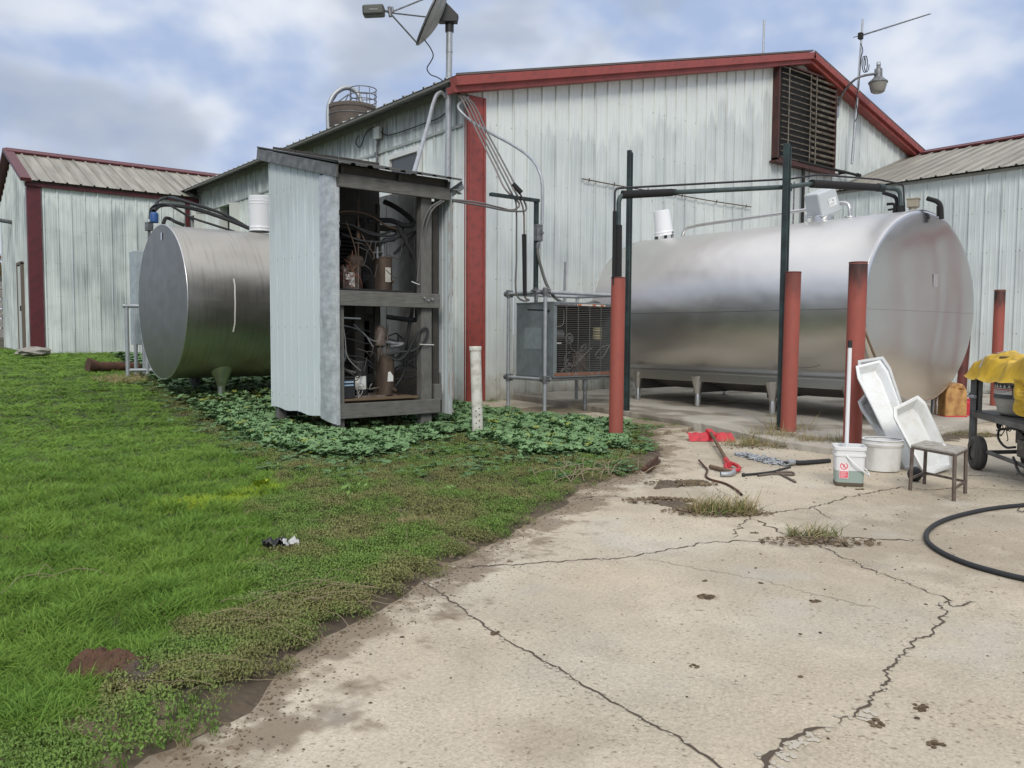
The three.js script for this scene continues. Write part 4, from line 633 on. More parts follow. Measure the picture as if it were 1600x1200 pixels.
  obj('gutter_end', [bar([-2.27, 3.17, 2.80], [-2.20, 3.27, 3.0], 0.012, 0.11, 0.002), bar([-2.30, 3.20, 2.95], [-2.18, 3.16, 2.90], 0.06, 0.012, 0.002)], M.galv, shed);
  // inside: back boards, right side boards, floor and shelf
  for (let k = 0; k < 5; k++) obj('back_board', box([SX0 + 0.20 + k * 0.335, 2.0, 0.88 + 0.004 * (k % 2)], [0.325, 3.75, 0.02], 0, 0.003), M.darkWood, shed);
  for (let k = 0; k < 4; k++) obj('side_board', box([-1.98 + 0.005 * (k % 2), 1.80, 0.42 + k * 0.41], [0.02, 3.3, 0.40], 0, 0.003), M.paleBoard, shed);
  obj('side_rail', [bar([-1.96, 0.5, 0.3], [-1.96, 0.5, 2.0], 0.04, 0.09), bar([-2.3, 2.9, 0.9], [-1.96, 2.9, 0.9], 0.04, 0.09), bar([-2.3, 0.5, 0.9], [-1.96, 0.5, 0.9], 0.04, 0.09)], M.darkWood, shed);
  obj('side_board', box([SX1 - 0.03, 0.60, 1.8], [0.022, 0.36, 1.7], 0, 0.004), M.greyWood, shed);
  obj('side_sheet', ribbed([SX1 + 0.015, 0, 2.42], [0, 0, 1], [0, 1, 0], [1, 0, 0], 0, 0.44, (s) => 0.22 + 0.02 * n2(s * 4, 2), () => 3.18, { pitch: 0.23, h: 0.01, uvf: (s, t) => [s / W, t / H] }), mat, shed);
  obj('edge_strip', sheet((s, t) => [SX1 + 0.01 + 0.05 * s + 0.012 * n2(t * 9, s * 2), lerp(0.24, 3.1, t), 2.80 + 0.03 * s + 0.012 * n2(t * 14, 5) - (t > 0.32 && t < 0.55 ? 0.03 * s : 0)], 3, 50), paint([0.52, 0.51, 0.49], [0.22, 0.15, 0.11], 0.35, 0.6, 0.1, 4, 8, 36), shed);
  for (const y of [SY0 - 0.015, SY1 - 0.03]) for (let k = 0; k < 4; k++) obj(y > 1 ? 'shelf_board' : 'floor_board', box([-3.2, y, 1.10 + k * 0.44], [1.5, 0.03, 0.43], 0, 0.004), y > 1 ? M.darkWood : M.brownWood, shed);
  obj('floor_board', box([-3.35, 0.472, 2.62], [1.2, 0.025, 0.28], 0, 0.003), M.brownWood, shed);
  obj('steel_strip', rod([-3.95, 1.50, 2.66], [-3.52, 1.49, 2.62], 0.012), M.galv, shed);
}
const cyl = (x, y, z, r, h, dome = 0.02) => lathe([x, y, z], [[0, 0], [r * 0.96, 0], [r, 0.015], [r, h - dome], [r * 0.86, h - dome * 0.3], [r * 0.5, h], [0, h]], 24);
const wires = (n, cx, cy, cz, s, seed) => { const q = rngOf(seed), out = []; for (let k = 0; k < n; k++) { const p = []; let x = cx + (q() - 0.5) * s, y = cy + (q() - 0.5) * s, z = cz; for (let i = 0; i < 5; i++) { p.push([x, y, z + (q() - 0.3) * 0.05]); x += (q() - 0.5) * s * 0.8; y += (q() - 0.5) * s * 0.8; } out.push(tube(p, 0.0045, 24, 5)); } return out; };
{ // upper machine
  const y = SY1; const t = thing('compressor', 'upper rusty compressor with a white label and fan on the shed shelf', 'compressor', [-3.3, y, 2.2]);
  obj('base_plate', box([-3.25, y + 0.02, 2.25], [1.25, 0.035, 0.75], 0), M.darkIn, t);
  const body = obj('motor', [cyl(-3.48, y + 0.03, 2.35, 0.105, 0.33, 0.05), cyl(-3.40, y + 0.33, 2.25, 0.12, 0.16, 0.06)], M.receiver, t);
  obj('label', new THREE.CylinderGeometry(0.108, 0.108, 0.19, 24, 1, true, -1.25, 1.45).rotateY(0).translate(-3.48, y + 0.16, 2.35), paint([0.55, 0.55, 0.53], [0.30, 0.29, 0.27], 0.3, 0.6, 0, 4, 4, 41), t);
  const cb = obj('control_box', [box([-3.70, y + 0.18, 2.45], [0.02, 0.28, 0.16], 0), box([-3.50, y + 0.18, 2.49], [0.015, 0.28, 0.10], 0), box([-3.60, y + 0.04, 2.47], [0.2, 0.015, 0.14], 0), box([-3.60, y + 0.18, 2.40], [0.2, 0.27, 0.015], 0)], M.rustSteel, t);
  obj('relay', [box([-3.60, y + 0.19, 2.43], [0.07, 0.07, 0.05], 0), box([-3.65, y + 0.27, 2.43], [0.03, 0.03, 0.03], 0), box([-3.55, y + 0.10, 2.43], [0.06, 0.03, 0.03], 0)], M.label, cb); obj('wiring', wires(9, -3.58, y + 0.2, 2.5, 0.22, 5), M.wireRed, cb);
  obj('receiver', [cyl(-3.06, y + 0.03, 2.40, 0.115, 0.44, 0.015), lathe([-3.06, y + 0.46, 2.40], [[0.118, 0], [0.118, 0.015], [0, 0.02]], 24), rod([-3.0, y + 0.15, 2.5], [-2.99, y + 0.15, 2.54], 0.02)], M.receiver, t);
  obj('paper_tag', box([-3.06, y + 0.24, 2.519], [0.085, 0.19, 0.004], 0.1, 0.001), std([0.48, 0.46, 0.40], 0.7), t);
  obj('pipe', [pipe([[-3.07, y + 0.46, 2.40], [-3.07, y + 0.70, 2.40], [-2.90, y + 0.72, 2.42]], 0.032, 0.07), rod([-3.17, y + 0.45, 2.44], [-3.17, y + 0.6, 2.44], 0.018), rod([-3.24, y + 0.52, 2.44], [-3.1, y + 0.54, 2.44], 0.012)], M.galvDark, t);
  obj('accumulator', [cyl(-3.22, y + 0.66, 2.1, 0.075, 0.34, 0.06), rod([-3.22, y + 0.2, 2.1], [-3.22, y + 0.66, 2.1], 0.02)], M.darkIn, t);
  obj('drier', [lathe([-3.40, y + 0.62, 2.35], [[0.012, 0], [0.03, 0.06], [0.03, 0.2], [0.012, 0.27]], 12), rod([-3.40, y + 0.4, 2.35], [-3.40, y + 1.2, 2.35], 0.009)], M.copper, t);
  const fan = obj('fan', [new THREE.TorusGeometry(0.14, 0.016, 8, 30).translate(-3.78, y + 0.63, 2.3), new THREE.TorusGeometry(0.095, 0.006, 6, 26).translate(-3.78, y + 0.63, 2.31), ...[0, 1, 2, 3, 4, 5].map((k) => rod([-3.78, y + 0.63, 2.31], [-3.78 + 0.135 * Math.cos(k * 1.047), y + 0.63 + 0.135 * Math.sin(k * 1.047), 2.30], 0.006)), rod([-3.78, y + 0.63, 2.22], [-3.78, y + 0.63, 2.32], 0.04)], M.galvDark, t);
  obj('fan_motor', [rod([-3.78, y + 0.63, 1.95], [-3.78, y + 0.63, 2.22], 0.10), box([-3.80, y + 0.30, 2.15], [0.22, 0.3, 0.24], 0)], M.rubber, t);
  obj('tubing', [tube([[-3.93, y + 0.93, 2.5], [-3.6, y + 1.02, 2.45], [-3.30, y + 1.0, 2.45], [-3.05, y + 0.87, 2.5], [-2.85, y + 0.84, 2.5]], 0.014), tube([[-3.6, y + 0.9, 2.4], [-3.52, y + 0.7, 2.4], [-3.47, y + 0.55, 2.4], [-3.46, y + 0.36, 2.4]], 0.01), tube([[-3.4, y + 1.0, 2.3], [-3.35, y + 0.7, 2.4], [-3.25, y + 0.55, 2.42], [-3.2, y + 0.45, 2.42]], 0.01)], M.copper, t);
  obj('condenser_coil', [...Array(14)].map((_, k) => box([-3.4, y + 0.18 + k * 0.055, 1.5], [0.95, 0.03, 0.35], 0, 0)), M.darkIn, t);
}
{ // lower machine
  const y = SY0 + 0.02; const t = thing('compressor', 'lower compressor with a tan upright receiver and tangled hoses on the shed floor', 'compressor', [-3.3, y, 2.2]);
  obj('base_plate', box([-3.35, y + 0.02, 2.3], [0.75, 0.03, 0.6], 0), M.rustSteel, t);
  obj('motor', [cyl(-3.44, y + 0.03, 2.42, 0.115, 0.46, 0.03), lathe([-3.44, y + 0.44, 2.42], [[0.12, 0], [0.125, 0.012], [0.12, 0.03]], 24)], M.black, t);
  obj('label', new THREE.CylinderGeometry(0.1175, 0.1175, 0.17, 24, 1, true, -0.9, 1.3).translate(-3.44, y + 0.20, 2.42), M.label, t);
  const bx = obj('control_box', [box([-3.76, y + 0.14, 2.62], [0.23, 0.24, 0.16], 0.12, 0.006), box([-3.77, y + 0.28, 2.60], [0.25, 0.02, 0.19], 0.12, 0.004)], M.black, t); obj('label', [box([-3.755, y + 0.225, 2.706], [0.19, 0.022, 0.006], 0.12, 0.001), box([-3.755, y + 0.185, 2.706], [0.19, 0.018, 0.006], 0.12, 0.001)], M.blueLabel, bx);
  obj('receiver', [cyl(-3.09, y + 0.02, 2.50, 0.115, 0.54, 0.02), lathe([-3.09, y + 0.53, 2.5], [[0.118, 0], [0.118, 0.02], [0.09, 0.03], [0, 0.03]], 24), rod([-3.04, y + 0.1, 2.6], [-3.03, y + 0.1, 2.65], 0.025), rod([-3.3, y + 0.12, 2.52], [-3.19, y + 0.12, 2.52], 0.014)], M.receiver, t);
  obj('paper_tag', prism([[-0.04, -0.06], [0.045, -0.06], [0.045, 0.01], [0.0, 0.07], [-0.03, 0.06]], 0.004, basis([1, 0, 0], [0, 1, 0], [0, 0, 1], [-3.09, y + 0.27, 2.616])), M.label, t);
  obj('accumulator', [lathe([-3.17, y + 0.66, 2.5], [[0, 0], [0.06, 0], [0.075, 0.03], [0.075, 0.22], [0.05, 0.27], [0, 0.29]], 18), rod([-3.17, y + 0.5, 2.5], [-3.17, y + 0.68, 2.5], 0.04), rod([-3.05, y + 0.55, 2.48], [-3.05, y + 0.95, 2.48], 0.014)], M.rustSteel, t);
  obj('pipe', [pipe([[-3.12, y + 0.72, 2.53], [-2.95, y + 0.70, 2.56], [-2.86, y + 0.70, 2.6], [-2.95, y + 0.67, 2.56], [-3.05, y + 0.66, 2.55]], 0.026, 0.05), tube([[-3.5, y + 0.95, 2.4], [-3.3, y + 0.75, 2.5], [-3.2, y + 0.72, 2.55]], 0.01), tube([[-3.7, y + 0.95, 2.4], [-3.4, y + 0.85, 2.45], [-3.28, y + 0.65, 2.52]], 0.01)], M.galvDark, t);
  obj('fan_motor', [rod([-3.75, y + 0.57, 2.1], [-3.75, y + 0.57, 2.42], 0.12), new THREE.TorusGeometry(0.10, 0.025, 8, 26).translate(-3.75, y + 0.55, 2.45), rod([-3.75, y + 0.2, 2.4], [-3.75, y + 0.45, 2.4], 0.02)], M.galvDark, t);
  obj('wiring', [...wires(8, -3.48, y + 0.16, 2.60, 0.22, 8), tube([[-3.80, y + 1.03, 2.66], [-3.77, y + 0.78, 2.68], [-3.74, y + 0.55, 2.68], [-3.62, y + 0.42, 2.66], [-3.52, y + 0.36, 2.62]], 0.008)], M.wire, t);
  obj('hose', [tube([[-3.92, y + 0.22, 2.62], [-3.92, y + 0.35, 2.6], [-3.82, y + 0.42, 2.56], [-3.68, y + 0.36, 2.55], [-3.55, y + 0.33, 2.52]], 0.022), tube([[-3.86, y + 0.3, 2.66], [-3.83, y + 0.36, 2.66], [-3.79, y + 0.34, 2.66]], 0.02)], M.wireGrey, t);
  obj('back_plate', box([-3.66, y + 0.75, 1.9], [0.55, 0.75, 0.02], 0), M.brownWood, t);
  obj('frame_post', [box([-3.28, y + 0.68, 2.12], [0.14, 1.35, 0.06], 0), box([-3.02, y + 0.68, 2.15], [0.09, 1.35, 0.05], 0)], M.darkWood, t);
}
{ // clutter packed round the machines
  const t = thing('cooling_unit', 'black fan shroud and dark motors packed at the back of the shed shelves', 'cooling unit', [-3.5, 0.45, 1.6]);
  for (const y of [SY0, SY1]) {
    obj('shroud', [box([-3.62, y + 0.62, 1.62], [0.62, 0.62, 0.06], 0, 0.01), new THREE.TorusGeometry(0.26, 0.03, 8, 32).translate(-3.62, y + 0.62, 1.67)], M.black, t);
    obj('fan_blade', [0, 1, 2, 3].map((k) => box([-3.62 + 0.13 * Math.cos(k * 1.571 + 0.5), y + 0.62 + 0.13 * Math.sin(k * 1.571 + 0.5), 1.70], [0.24, 0.09, 0.012], new THREE.Euler(0.4, 0, k * 1.571 + 0.5), 0.003)), M.galvDark, t);
    obj('motor', [rod([-3.20, y + 0.16, 1.75], [-2.9, y + 0.16, 1.75], 0.13, 0.13, 20), rod([-3.86, y + 0.18, 2.2], [-3.86, y + 0.18, 2.5], 0.09, 0.09, 18), box([-2.95, y + 0.1, 2.0], [0.2, 0.2, 0.2], 0.3, 0.01)], M.rubber, t);
    obj('support', [box([-2.86, y + 0.62, 1.9], [0.05, 1.25, 0.05], 0), box([-3.4, y + 1.08, 1.9], [1.1, 0.06, 0.05], 0), box([-3.9, y + 0.6, 1.9], [0.05, 1.2, 0.05], 0)], M.darkWood, t);
  }
  const q = rngOf(311), ho = [], wi = [];
  for (let i = 0; i < 7; i++) { const y = (i % 2 ? SY1 : SY0) + 0.35 + q() * 0.8, x = -3.85 + q() * 0.3; ho.push(tube([[x, y, 2.1 + q() * 0.4], [x + 0.25, y + (q() - 0.4) * 0.25, 2.4], [x + 0.55, y - q() * 0.25, 2.45], [x + 0.9 + q() * 0.2, y + (q() - 0.5) * 0.3, 2.45], [-2.75 - q() * 0.1, y - 0.25 + q() * 0.3, 2.3]], 0.009 + q() * 0.010, 48, 8)); }
  for (let i = 0; i < 12; i++) { const y = (i % 2 ? SY1 : SY0) + 0.2 + q() * 0.6, x = -3.8 + q() * 0.7; wi.push(tube([[x, y, 2.62], [x + 0.1, y - 0.1 * q(), 2.66], [x + 0.2, y - 0.2 * q(), 2.6], [x + 0.28, y + 0.15 * q(), 2.55]], 0.006, 24, 5)); }
  obj('hose', ho, M.black, t); obj('wiring', wi, std([0.05, 0.045, 0.042], 0.7), t);
}
{ // insulated lines hanging through the shed
  const t = thing('insulated_hose', 'bundle of black insulated lines looping down the right side inside the shed', 'hose', [-2.8, 1.5, 2.4]);
  const hz = (px) => px;
  obj('line', tube([[-2.932, 3.068, 2.2], [-2.843, 3.006, 2.3], [-2.686, 2.852, 2.45], [-2.657, 2.765, 2.5], [-2.816, 2.734, 2.5], [-2.961, 2.785, 2.45], [-3.284, 2.762, 2.4]], 0.034), M.blackFoam, t);
  obj('line', tube([[-2.913, 2.726, 2.5], [-2.798, 2.496, 2.55], [-2.713, 2.287, 2.62], [-2.719, 2.074, 2.66], [-2.722, 1.739, 2.6], [-2.782, 1.4, 2.6], [-2.861, 1.146, 2.6], [-2.959, 0.995, 2.6], [-3.046, 0.961, 2.55]], 0.022), M.blackFoam, t);
  obj('line', tube([[-2.805, 2.74, 2.45], [-2.738, 2.463, 2.5], [-2.69, 2.208, 2.55], [-2.68, 1.743, 2.5], [-2.75, 1.315, 2.5], [-2.781, 0.973, 2.5], [-2.821, 0.76, 2.5], [-2.96, 0.585, 2.5]], 0.014), M.rubber, t);
  obj('line', pipe([[-2.696, 2.161, 2.64], [-2.662, 1.486, 2.6], [-2.782, 1.484, 2.6], [-3.072, 1.523, 2.5]], 0.032, 0.05), M.blackFoam, t);
  obj('line', tube([[-3.132, 1.022, 2.6], [-2.966, 1.063, 2.66], [-2.82, 1.08, 2.74], [-2.689, 1.19, 2.8], [-2.642, 1.316, 2.82], [-2.652, 1.383, 2.82], [-2.758, 1.332, 2.8], [-2.832, 1.19, 2.76], [-2.903, 1.022, 2.7], [-2.983, 0.954, 2.64], [-3.056, 0.979, 2.6]], 0.016), M.rubber, t);
  obj('cable', tube([[-2.724, 1.988, 2.7], [-2.709, 2.321, 2.74], [-2.698, 2.731, 2.8], [-2.615, 2.941, 2.84], [-2.461, 3.051, 2.88]], 0.014), M.wireGrey, t);
  obj('cable', tube([[-2.697, 1.988, 2.72], [-2.663, 2.364, 2.76], [-2.641, 2.776, 2.82], [-2.568, 2.944, 2.86], [-2.421, 3.047, 2.88]], 0.012), M.wireGrey, t);
  obj('tie', [bar([-2.831, 1.982, 2.73], [-2.66, 1.93, 2.74], 0.012, 0.012), bar([-2.774, 1.165, 2.84], [-2.523, 1.156, 2.79], 0.012, 0.012)], M.label, t);
}
// ---------------------------------------------------------------- bollards, poles, pipework
const bollardTex = (seed, top) => { const t = dataTex(256, 512, (u, v) => { const q = F4(u + seed * 0.31, v + seed * 0.17), f = F24(u, v * 2), d = sstep(0.80, 1.02, v + 0.25 * (q - 0.5)) * top, w = sstep(0.52, 0.75, F4(u + 0.3, v * 2 + seed)) * 0.45, ft = sstep(0.10, 0.0, v + 0.1 * (q - 0.5)) * 0.5; let c = [0.325, 0.082, 0.060].map((k, i) => lerp(k * (0.92 + 0.16 * f), [0.25, 0.072, 0.055][i], w)); c = c.map((k, i) => lerp(k, [0.030, 0.020, 0.018][i], d)); return c.map((k, i) => lerp(k, [0.15, 0.10, 0.075][i], ft)); }, true); t.repeat.set(1.6, 1 / 2.15); return std([1, 1, 1], 0.58, 0, { map: t, bumpMap: bumpFine, bumpScale: 0.001 }); };
function bollard(base, top, r, mat, label, lean = [0, 0], name = 'pipe_bollard') {
  const t = thing(name, label, 'bollard', base, 'rusty red pipe bollards around the long tank');
  const a = [base[0], base[1] - 0.05, base[2]], b = [base[0] + lean[0], top, base[2] + lean[1]];
  obj('post', [rod(a, b, r, r * 0.985, 28, true)], mat, t);
  obj('rim', [new THREE.TorusGeometry(r * 0.95, 0.008, 6, 28).rotateX(Math.PI / 2).translate(...b), new THREE.CircleGeometry(r * 0.95, 28).rotateX(-Math.PI / 2).translate(b[0], b[1] - 0.06, b[2])], M.bollardDark, t);
  return t;
}
const B1 = [-1.313, 0, 4.979], B2 = [0.692, 0, 6.057], B3 = [0.198, 0, 7.195], B4 = [7.485, 0, 5.26], B5 = [7.172, 0, 5.987];
bollard(B1, 1.99, 0.087, bollardTex(1, 0.15), 'bright red pipe bollard in front of the condenser stand', [0.01, 0]);
bollard(B2, 2.10, 0.098, bollardTex(2, 0.55), 'red pipe bollard right beside a tall green post at the middle of the long tank', [0.03, 0]);
bollard(B3, 2.12, 0.100, bollardTex(3, 0.95), 'red pipe bollard with a blackened top and white troughs leaning on it', [0.02, 0]);
bollard(B4, 1.60, 0.085, M.bollardDark, 'dark red pipe bollard half hidden behind the round end of the long tank', [0.15, 0]);
bollard(B5, 2.12, 0.090, bollardTex(5, 1), 'dark red pipe bollard by the wing wall behind the yellow tarp');
const PA = [0.69, 0.06, 3.242], PB = [0.723, 0, 5.916];
{
  const mk = (b, top, label, w) => { const t = thing('green_post', label, 'post', b); const g = flat(new THREE.BoxGeometry(w, top - b[1] + 0.05, w).translate(b[0], (top + b[1]) / 2, b[2])); obj('post', [box([b[0], (top + b[1]) / 2, b[2]], [w, top - b[1] + 0.04, w], 0.35, 0.006)], M.greenPole, t); obj('flange', [bar([b[0] + w * 0.72, b[1], b[2] + w * 0.1], [b[0] + w * 0.72, top - 0.01, b[2] + w * 0.1], 0.012, w * 0.8, 0.002, [0, 0, 1])], M.greenPipe, t); return t; };
  mk(PA, 4.06, 'tall slim dark green post behind the bright red bollard', 0.062); mk(PB, 3.70, 'tall thick dark green post at the middle of the long tank', 0.072);
}
{
  const t = thing('overhead_pipe', 'black insulated and green pipes running overhead from the bright bollard to the round tank end', 'pipe', [0, 3.1, 5]);
  const y1 = 2.98, b = [B1[0], 0, B1[2]];
  const s = [b[0], y1, b[2]], m = [0.884, 3.207, 5.86], k1 = [1.25, 3.278, 5.95], k2 = [3, 3.43, 5.923], e = [3.38, 3.429, 6.05], e2 = [3.38, 3.095, 6.08], k0 = mix3(s, m, 0.30);
  obj('pipe', pipe([[b[0], 1.9, b[2]], s, m, k1, k2, e, e2], 0.030, 0.10, 12), M.greenPipe, t);
  obj('insulation', rod([b[0], 1.99, b[2]], [b[0], 2.62, b[2]], 0.048, 0.044, 16), M.blackFoam, t);
  obj('insulation', rod(mix3(s, k0, 0.06), k0, 0.050, 0.046, 16), M.blackFoam, t);
  obj('insulation', rod(k1, k2, 0.055, 0.052, 16), M.blackFoam, t);
  obj('insulation', rod(mix3(e, e2, 0.72), e2, 0.045, 0.05, 14), M.blackFoam, t);
  const up = [0, 0.10, 0], off = [0, 0.085, -0.04];
  obj('small_pipe', pipe([[b[0] - 0.07, 1.9, b[2]], add3([b[0] - 0.07, y1, b[2]], [0, 0.07, 0]), add3(m, [0, 0.10, 0]), add3(k1, [0.15, 0.135, 0]), add3(k2, [0, 0.115, 0]), add3(e, [0.10, 0.08, 0]), add3(e2, [0.10, 0, 0])], 0.013, 0.06, 8), M.black, t);
  obj('insulation', [rod([b[0] - 0.07, 1.99, b[2]], [b[0] - 0.07, 2.78, b[2]], 0.022)], M.blackFoam, t);
  for (const g of [rod(add3(k2, [-0.02, 0, 0]), add3(k2, [0.1, 0.0, 0.02]), 0.06), rod(mix3(k0, m, 0.01), mix3(k0, m, 0.03), 0.04), box(m, [0.12, 0.10, 0.05], 0.3)]) obj('joint', g, M.greenPole, t);
}
// ---------------------------------------------------------------- condenser on its pipe stand
{
  const X0 = -0.2, X1 = 1.32, Z0 = 1.45, Z1 = 2.36, YT = 1.955, YB = 0.605, t = thing('pipe_stand', 'galvanised pipe stand with clamp joints holding the grey condenser', 'stand', [0.5, 0, 1.9]);
  for (const [x, z, top] of [[X0, Z0, 2.02], [X0, Z1, 2.03], [X1, Z1, 1.98], [X1, Z0, 1.98]]) obj('post', rod([x, -0.05, z], [x, top, z], 0.030, 0.030, 16), M.galv, t);
  obj('leg', [rod([0.66, 0.03, 2.36], [0.66, 0.58, 2.36], 0.032), rod([0.66, 0.40, 2.36], [0.66, 0.58, 2.36], 0.042)], M.galvDark, t);
  for (const y of [YT, YB]) { obj('rail', rod([X0, y, Z0], [X0, y, Z1], 0.030), M.galv, t); obj('rail', rod([X0, y, Z1], [X1, y, Z1], 0.030), M.galv, t); obj('rail', rod([X0, y, Z0], [X1, y, Z0], 0.028), M.galv, t); obj('rail', rod([X1, y, Z0], [X1, y, Z1], 0.028), M.galv, t);
    for (const [x, z] of [[X0, Z0], [X0, Z1]]) obj('clamp', [rod([x, y - 0.06, z], [x, y + 0.06, z], 0.043, 0.043, 18), rod([x - 0.02, y, z], [x + 0.08, y, z], 0.042), rod([x, y, z - 0.08], [x, y, z + 0.0], 0.042), ...[-0.045, 0.045].map((d) => rod([x + 0.03, y + d, z + 0.03], [x + 0.05, y + d, z + 0.055], 0.012))], M.galvDark, t); }
  obj('bracket', [box([0.30, 1.9, Z0 + 0.1], [0.05, 0.35, 0.05], 0), box([0.30, 2.0, Z0 + 0.02], [0.22, 0.03, 0.08], 0)], M.galvDark, t);
  obj('upright', bar([1.452, 2.601, 1], [1.431, 1.815, 1], 0.07, 0.03), M.galv, t);
}
{
  const X0 = -0.08, X1 = 1.26, Z0 = 1.52, Z1 = 2.44, Y0 = 0.645, Y1 = 1.80, xm = (X0 + X1) / 2, t = thing('condenser_unit', 'grey refrigeration condenser with a dark wire grille and loose wiring on the pipe stand', 'condenser', [xm, Y0, 1.98]);
  const c = M.condGrey;
  obj('side_panel', [box([X0, (Y0 + Y1) / 2, (Z0 + Z1) / 2], [0.02, Y1 - Y0, Z1 - Z0], 0, 0.008), box([X0 + 0.02, (Y0 + Y1) / 2, Z1 - 0.008], [0.07, Y1 - Y0, 0.02], 0, 0.005)], c, t);
  obj('side_panel', box([X1, (Y0 + Y1) / 2, (Z0 + Z1) / 2], [0.02, Y1 - Y0, Z1 - Z0], 0, 0.008), c, t);
  obj('top_panel', box([xm, Y1, (Z0 + Z1) / 2], [X1 - X0 + 0.03, 0.025, Z1 - Z0 + 0.02], 0, 0.008), c, t);
  obj('back_panel', box([xm, (Y0 + Y1) / 2, Z0 + 0.02], [X1 - X0, Y1 - Y0, 0.02], 0, 0), M.darkIn, t);
  obj('base_pan', box([xm, Y0, (Z0 + Z1) / 2], [X1 - X0 + 0.02, 0.03, Z1 - Z0 + 0.02], 0, 0.008), c, t);
  obj('bottom_rail', [box([xm, Y0 + 0.035, Z1], [X1 - X0, 0.05, 0.03], 0, 0.005)], paint([0.20, 0.19, 0.18], [0.22, 0.09, 0.05], 0.45, 0.7, 0.1, 6, 2, 51), t);
  obj('top_rail', [box([xm, Y1 - 0.03, Z1], [X1 - X0, 0.035, 0.03], 0, 0.005)], M.galvDark, t);
  obj('warning_strip', box([xm + 0.10, Y1 - 0.028, Z1 + 0.018], [0.62, 0.026, 0.004], 0, 0.001), std([0.62, 0.56, 0.50], 0.5), t); obj('warning_strip', [[-0.16], [0.16], [0.34]].map(([d]) => box([xm + 0.10 + d - 0.1, Y1 - 0.028, Z1 + 0.0205], [0.08, 0.024, 0.003], 0, 0.001)), std([0.45, 0.15, 0.06], 0.5), t);
  obj('faded_notice', box([X0 - 0.0115, 1.24, 1.94], [0.003, 0.34, 0.42], 0, 0), paint([0.24, 0.275, 0.285], [0.20, 0.23, 0.24], 0.4, 0.6, 0, 8, 8, 52), t);
  obj('slot', [bar([X0 - 0.013, 1.70, 1.80], [X0 - 0.013, 1.68, 2.28], 0.006, 0.02, 0.001), rod([X0 - 0.012, 1.67, 2.32], [X0 - 0.03, 1.67, 2.32], 0.02)], M.black, t);
  const n = 36; for (let k = 0; k < n; k++) { const y = Y0 + 0.07 + (Y1 - Y0 - 0.13) * k / (n - 1); obj('grille_wire', rod([X0 + 0.06, y + 0.002 * n2(k, 1), Z1 + 0.006], [X1 - 0.02, y, Z1 + 0.006], 0.0048, 0.0048, 6), M.grille, t); }
  for (let k = 0; k < 5; k++) { const x = X0 + 0.24 + k * 0.25; obj('grille_bar', rod([x, Y0 + 0.05, Z1 + 0.012], [x, Y1 - 0.03, Z1 + 0.012], 0.006, 0.006, 6), M.grille, t); }
  obj('fan_motor', [rod([X0 + 0.1, 1.30, 2.2], [X0 + 0.32, 1.29, 2.26], 0.085, 0.085, 20), new THREE.TorusGeometry(0.07, 0.02, 8, 20).translate(X0 + 0.40, 1.24, 2.34), rod([X0 + 0.40, 1.24, 2.30], [X0 + 0.40, 1.24, 2.36], 0.04)], M.galvDark, t);
  obj('label', box([X0 + 0.16, 1.17, 2.37], [0.10, 0.022, 0.004], 0, 0.001), M.label, t);
  obj('capacitor', [0, 1, 2, 3, 4].map((k) => lathe([X0 + 1.02, 1.22 + k * 0.042, 2.34], [[0, 0], [0.07, 0], [0.075, 0.02], [0.07, 0.038], [0, 0.038]], 18)), M.cream, t);
  obj('wiring', [...wires(9, X0 + 0.55, 0.95, 2.30, 0.35, 61), ...wires(5, X0 + 0.45, 0.78, 2.33, 0.2, 62), tube([[X0 + 0.9, 1.10, 2.36], [X0 + 0.75, 1.02, 2.38], [X0 + 0.62, 0.92, 2.38], [X0 + 0.5, 0.80, 2.36]], 0.007), tube([[X0 + 1.26, 1.14, 2.40], [X0 + 1.05, 1.10, 2.42], [X0 + 0.9, 0.96, 2.42], [X0 + 1.05, 0.93, 2.42], [X0 + 1.22, 1.12, 2.42]], 0.008), tube([[X0 + 0.1, 1.42, 2.3], [X0 + 0.3, 1.46, 2.3], [X0 + 0.32, 1.7, 2.3]], 0.007)], M.wire, t);
  obj('compressor_can', [cyl(X0 + 0.85, Y0 + 0.02, 2.1, 0.12, 0.35, 0.06), cyl(X0 + 0.62, Y0 + 0.02, 2.34, 0.07, 0.06, 0.02)], M.rustSteel, t);
}
{ // green T post on the stand with the refrigerant lines
  const t = thing('line_bracket', 'dark green inverted L bracket carrying thin lines above the condenser', 'bracket', [-0.2, 1.96, 2.12]);
  obj('upright', box([-0.2, 2.68, 2.13], [0.06, 1.42, 0.06], 0, 0.006), M.greenPole, t);
  obj('arm', box([-0.64, 3.37, 2.15], [0.94, 0.05, 0.07], 0, 0.006), M.greenPole, t);
  obj('foot', [box([-0.2, 1.985, 2.13], [0.12, 0.03, 0.1], 0, 0.003), rod([-0.2, 1.98, 2.13], [-0.2, 2.03, 2.13], 0.045)], M.galvDark, t);
}
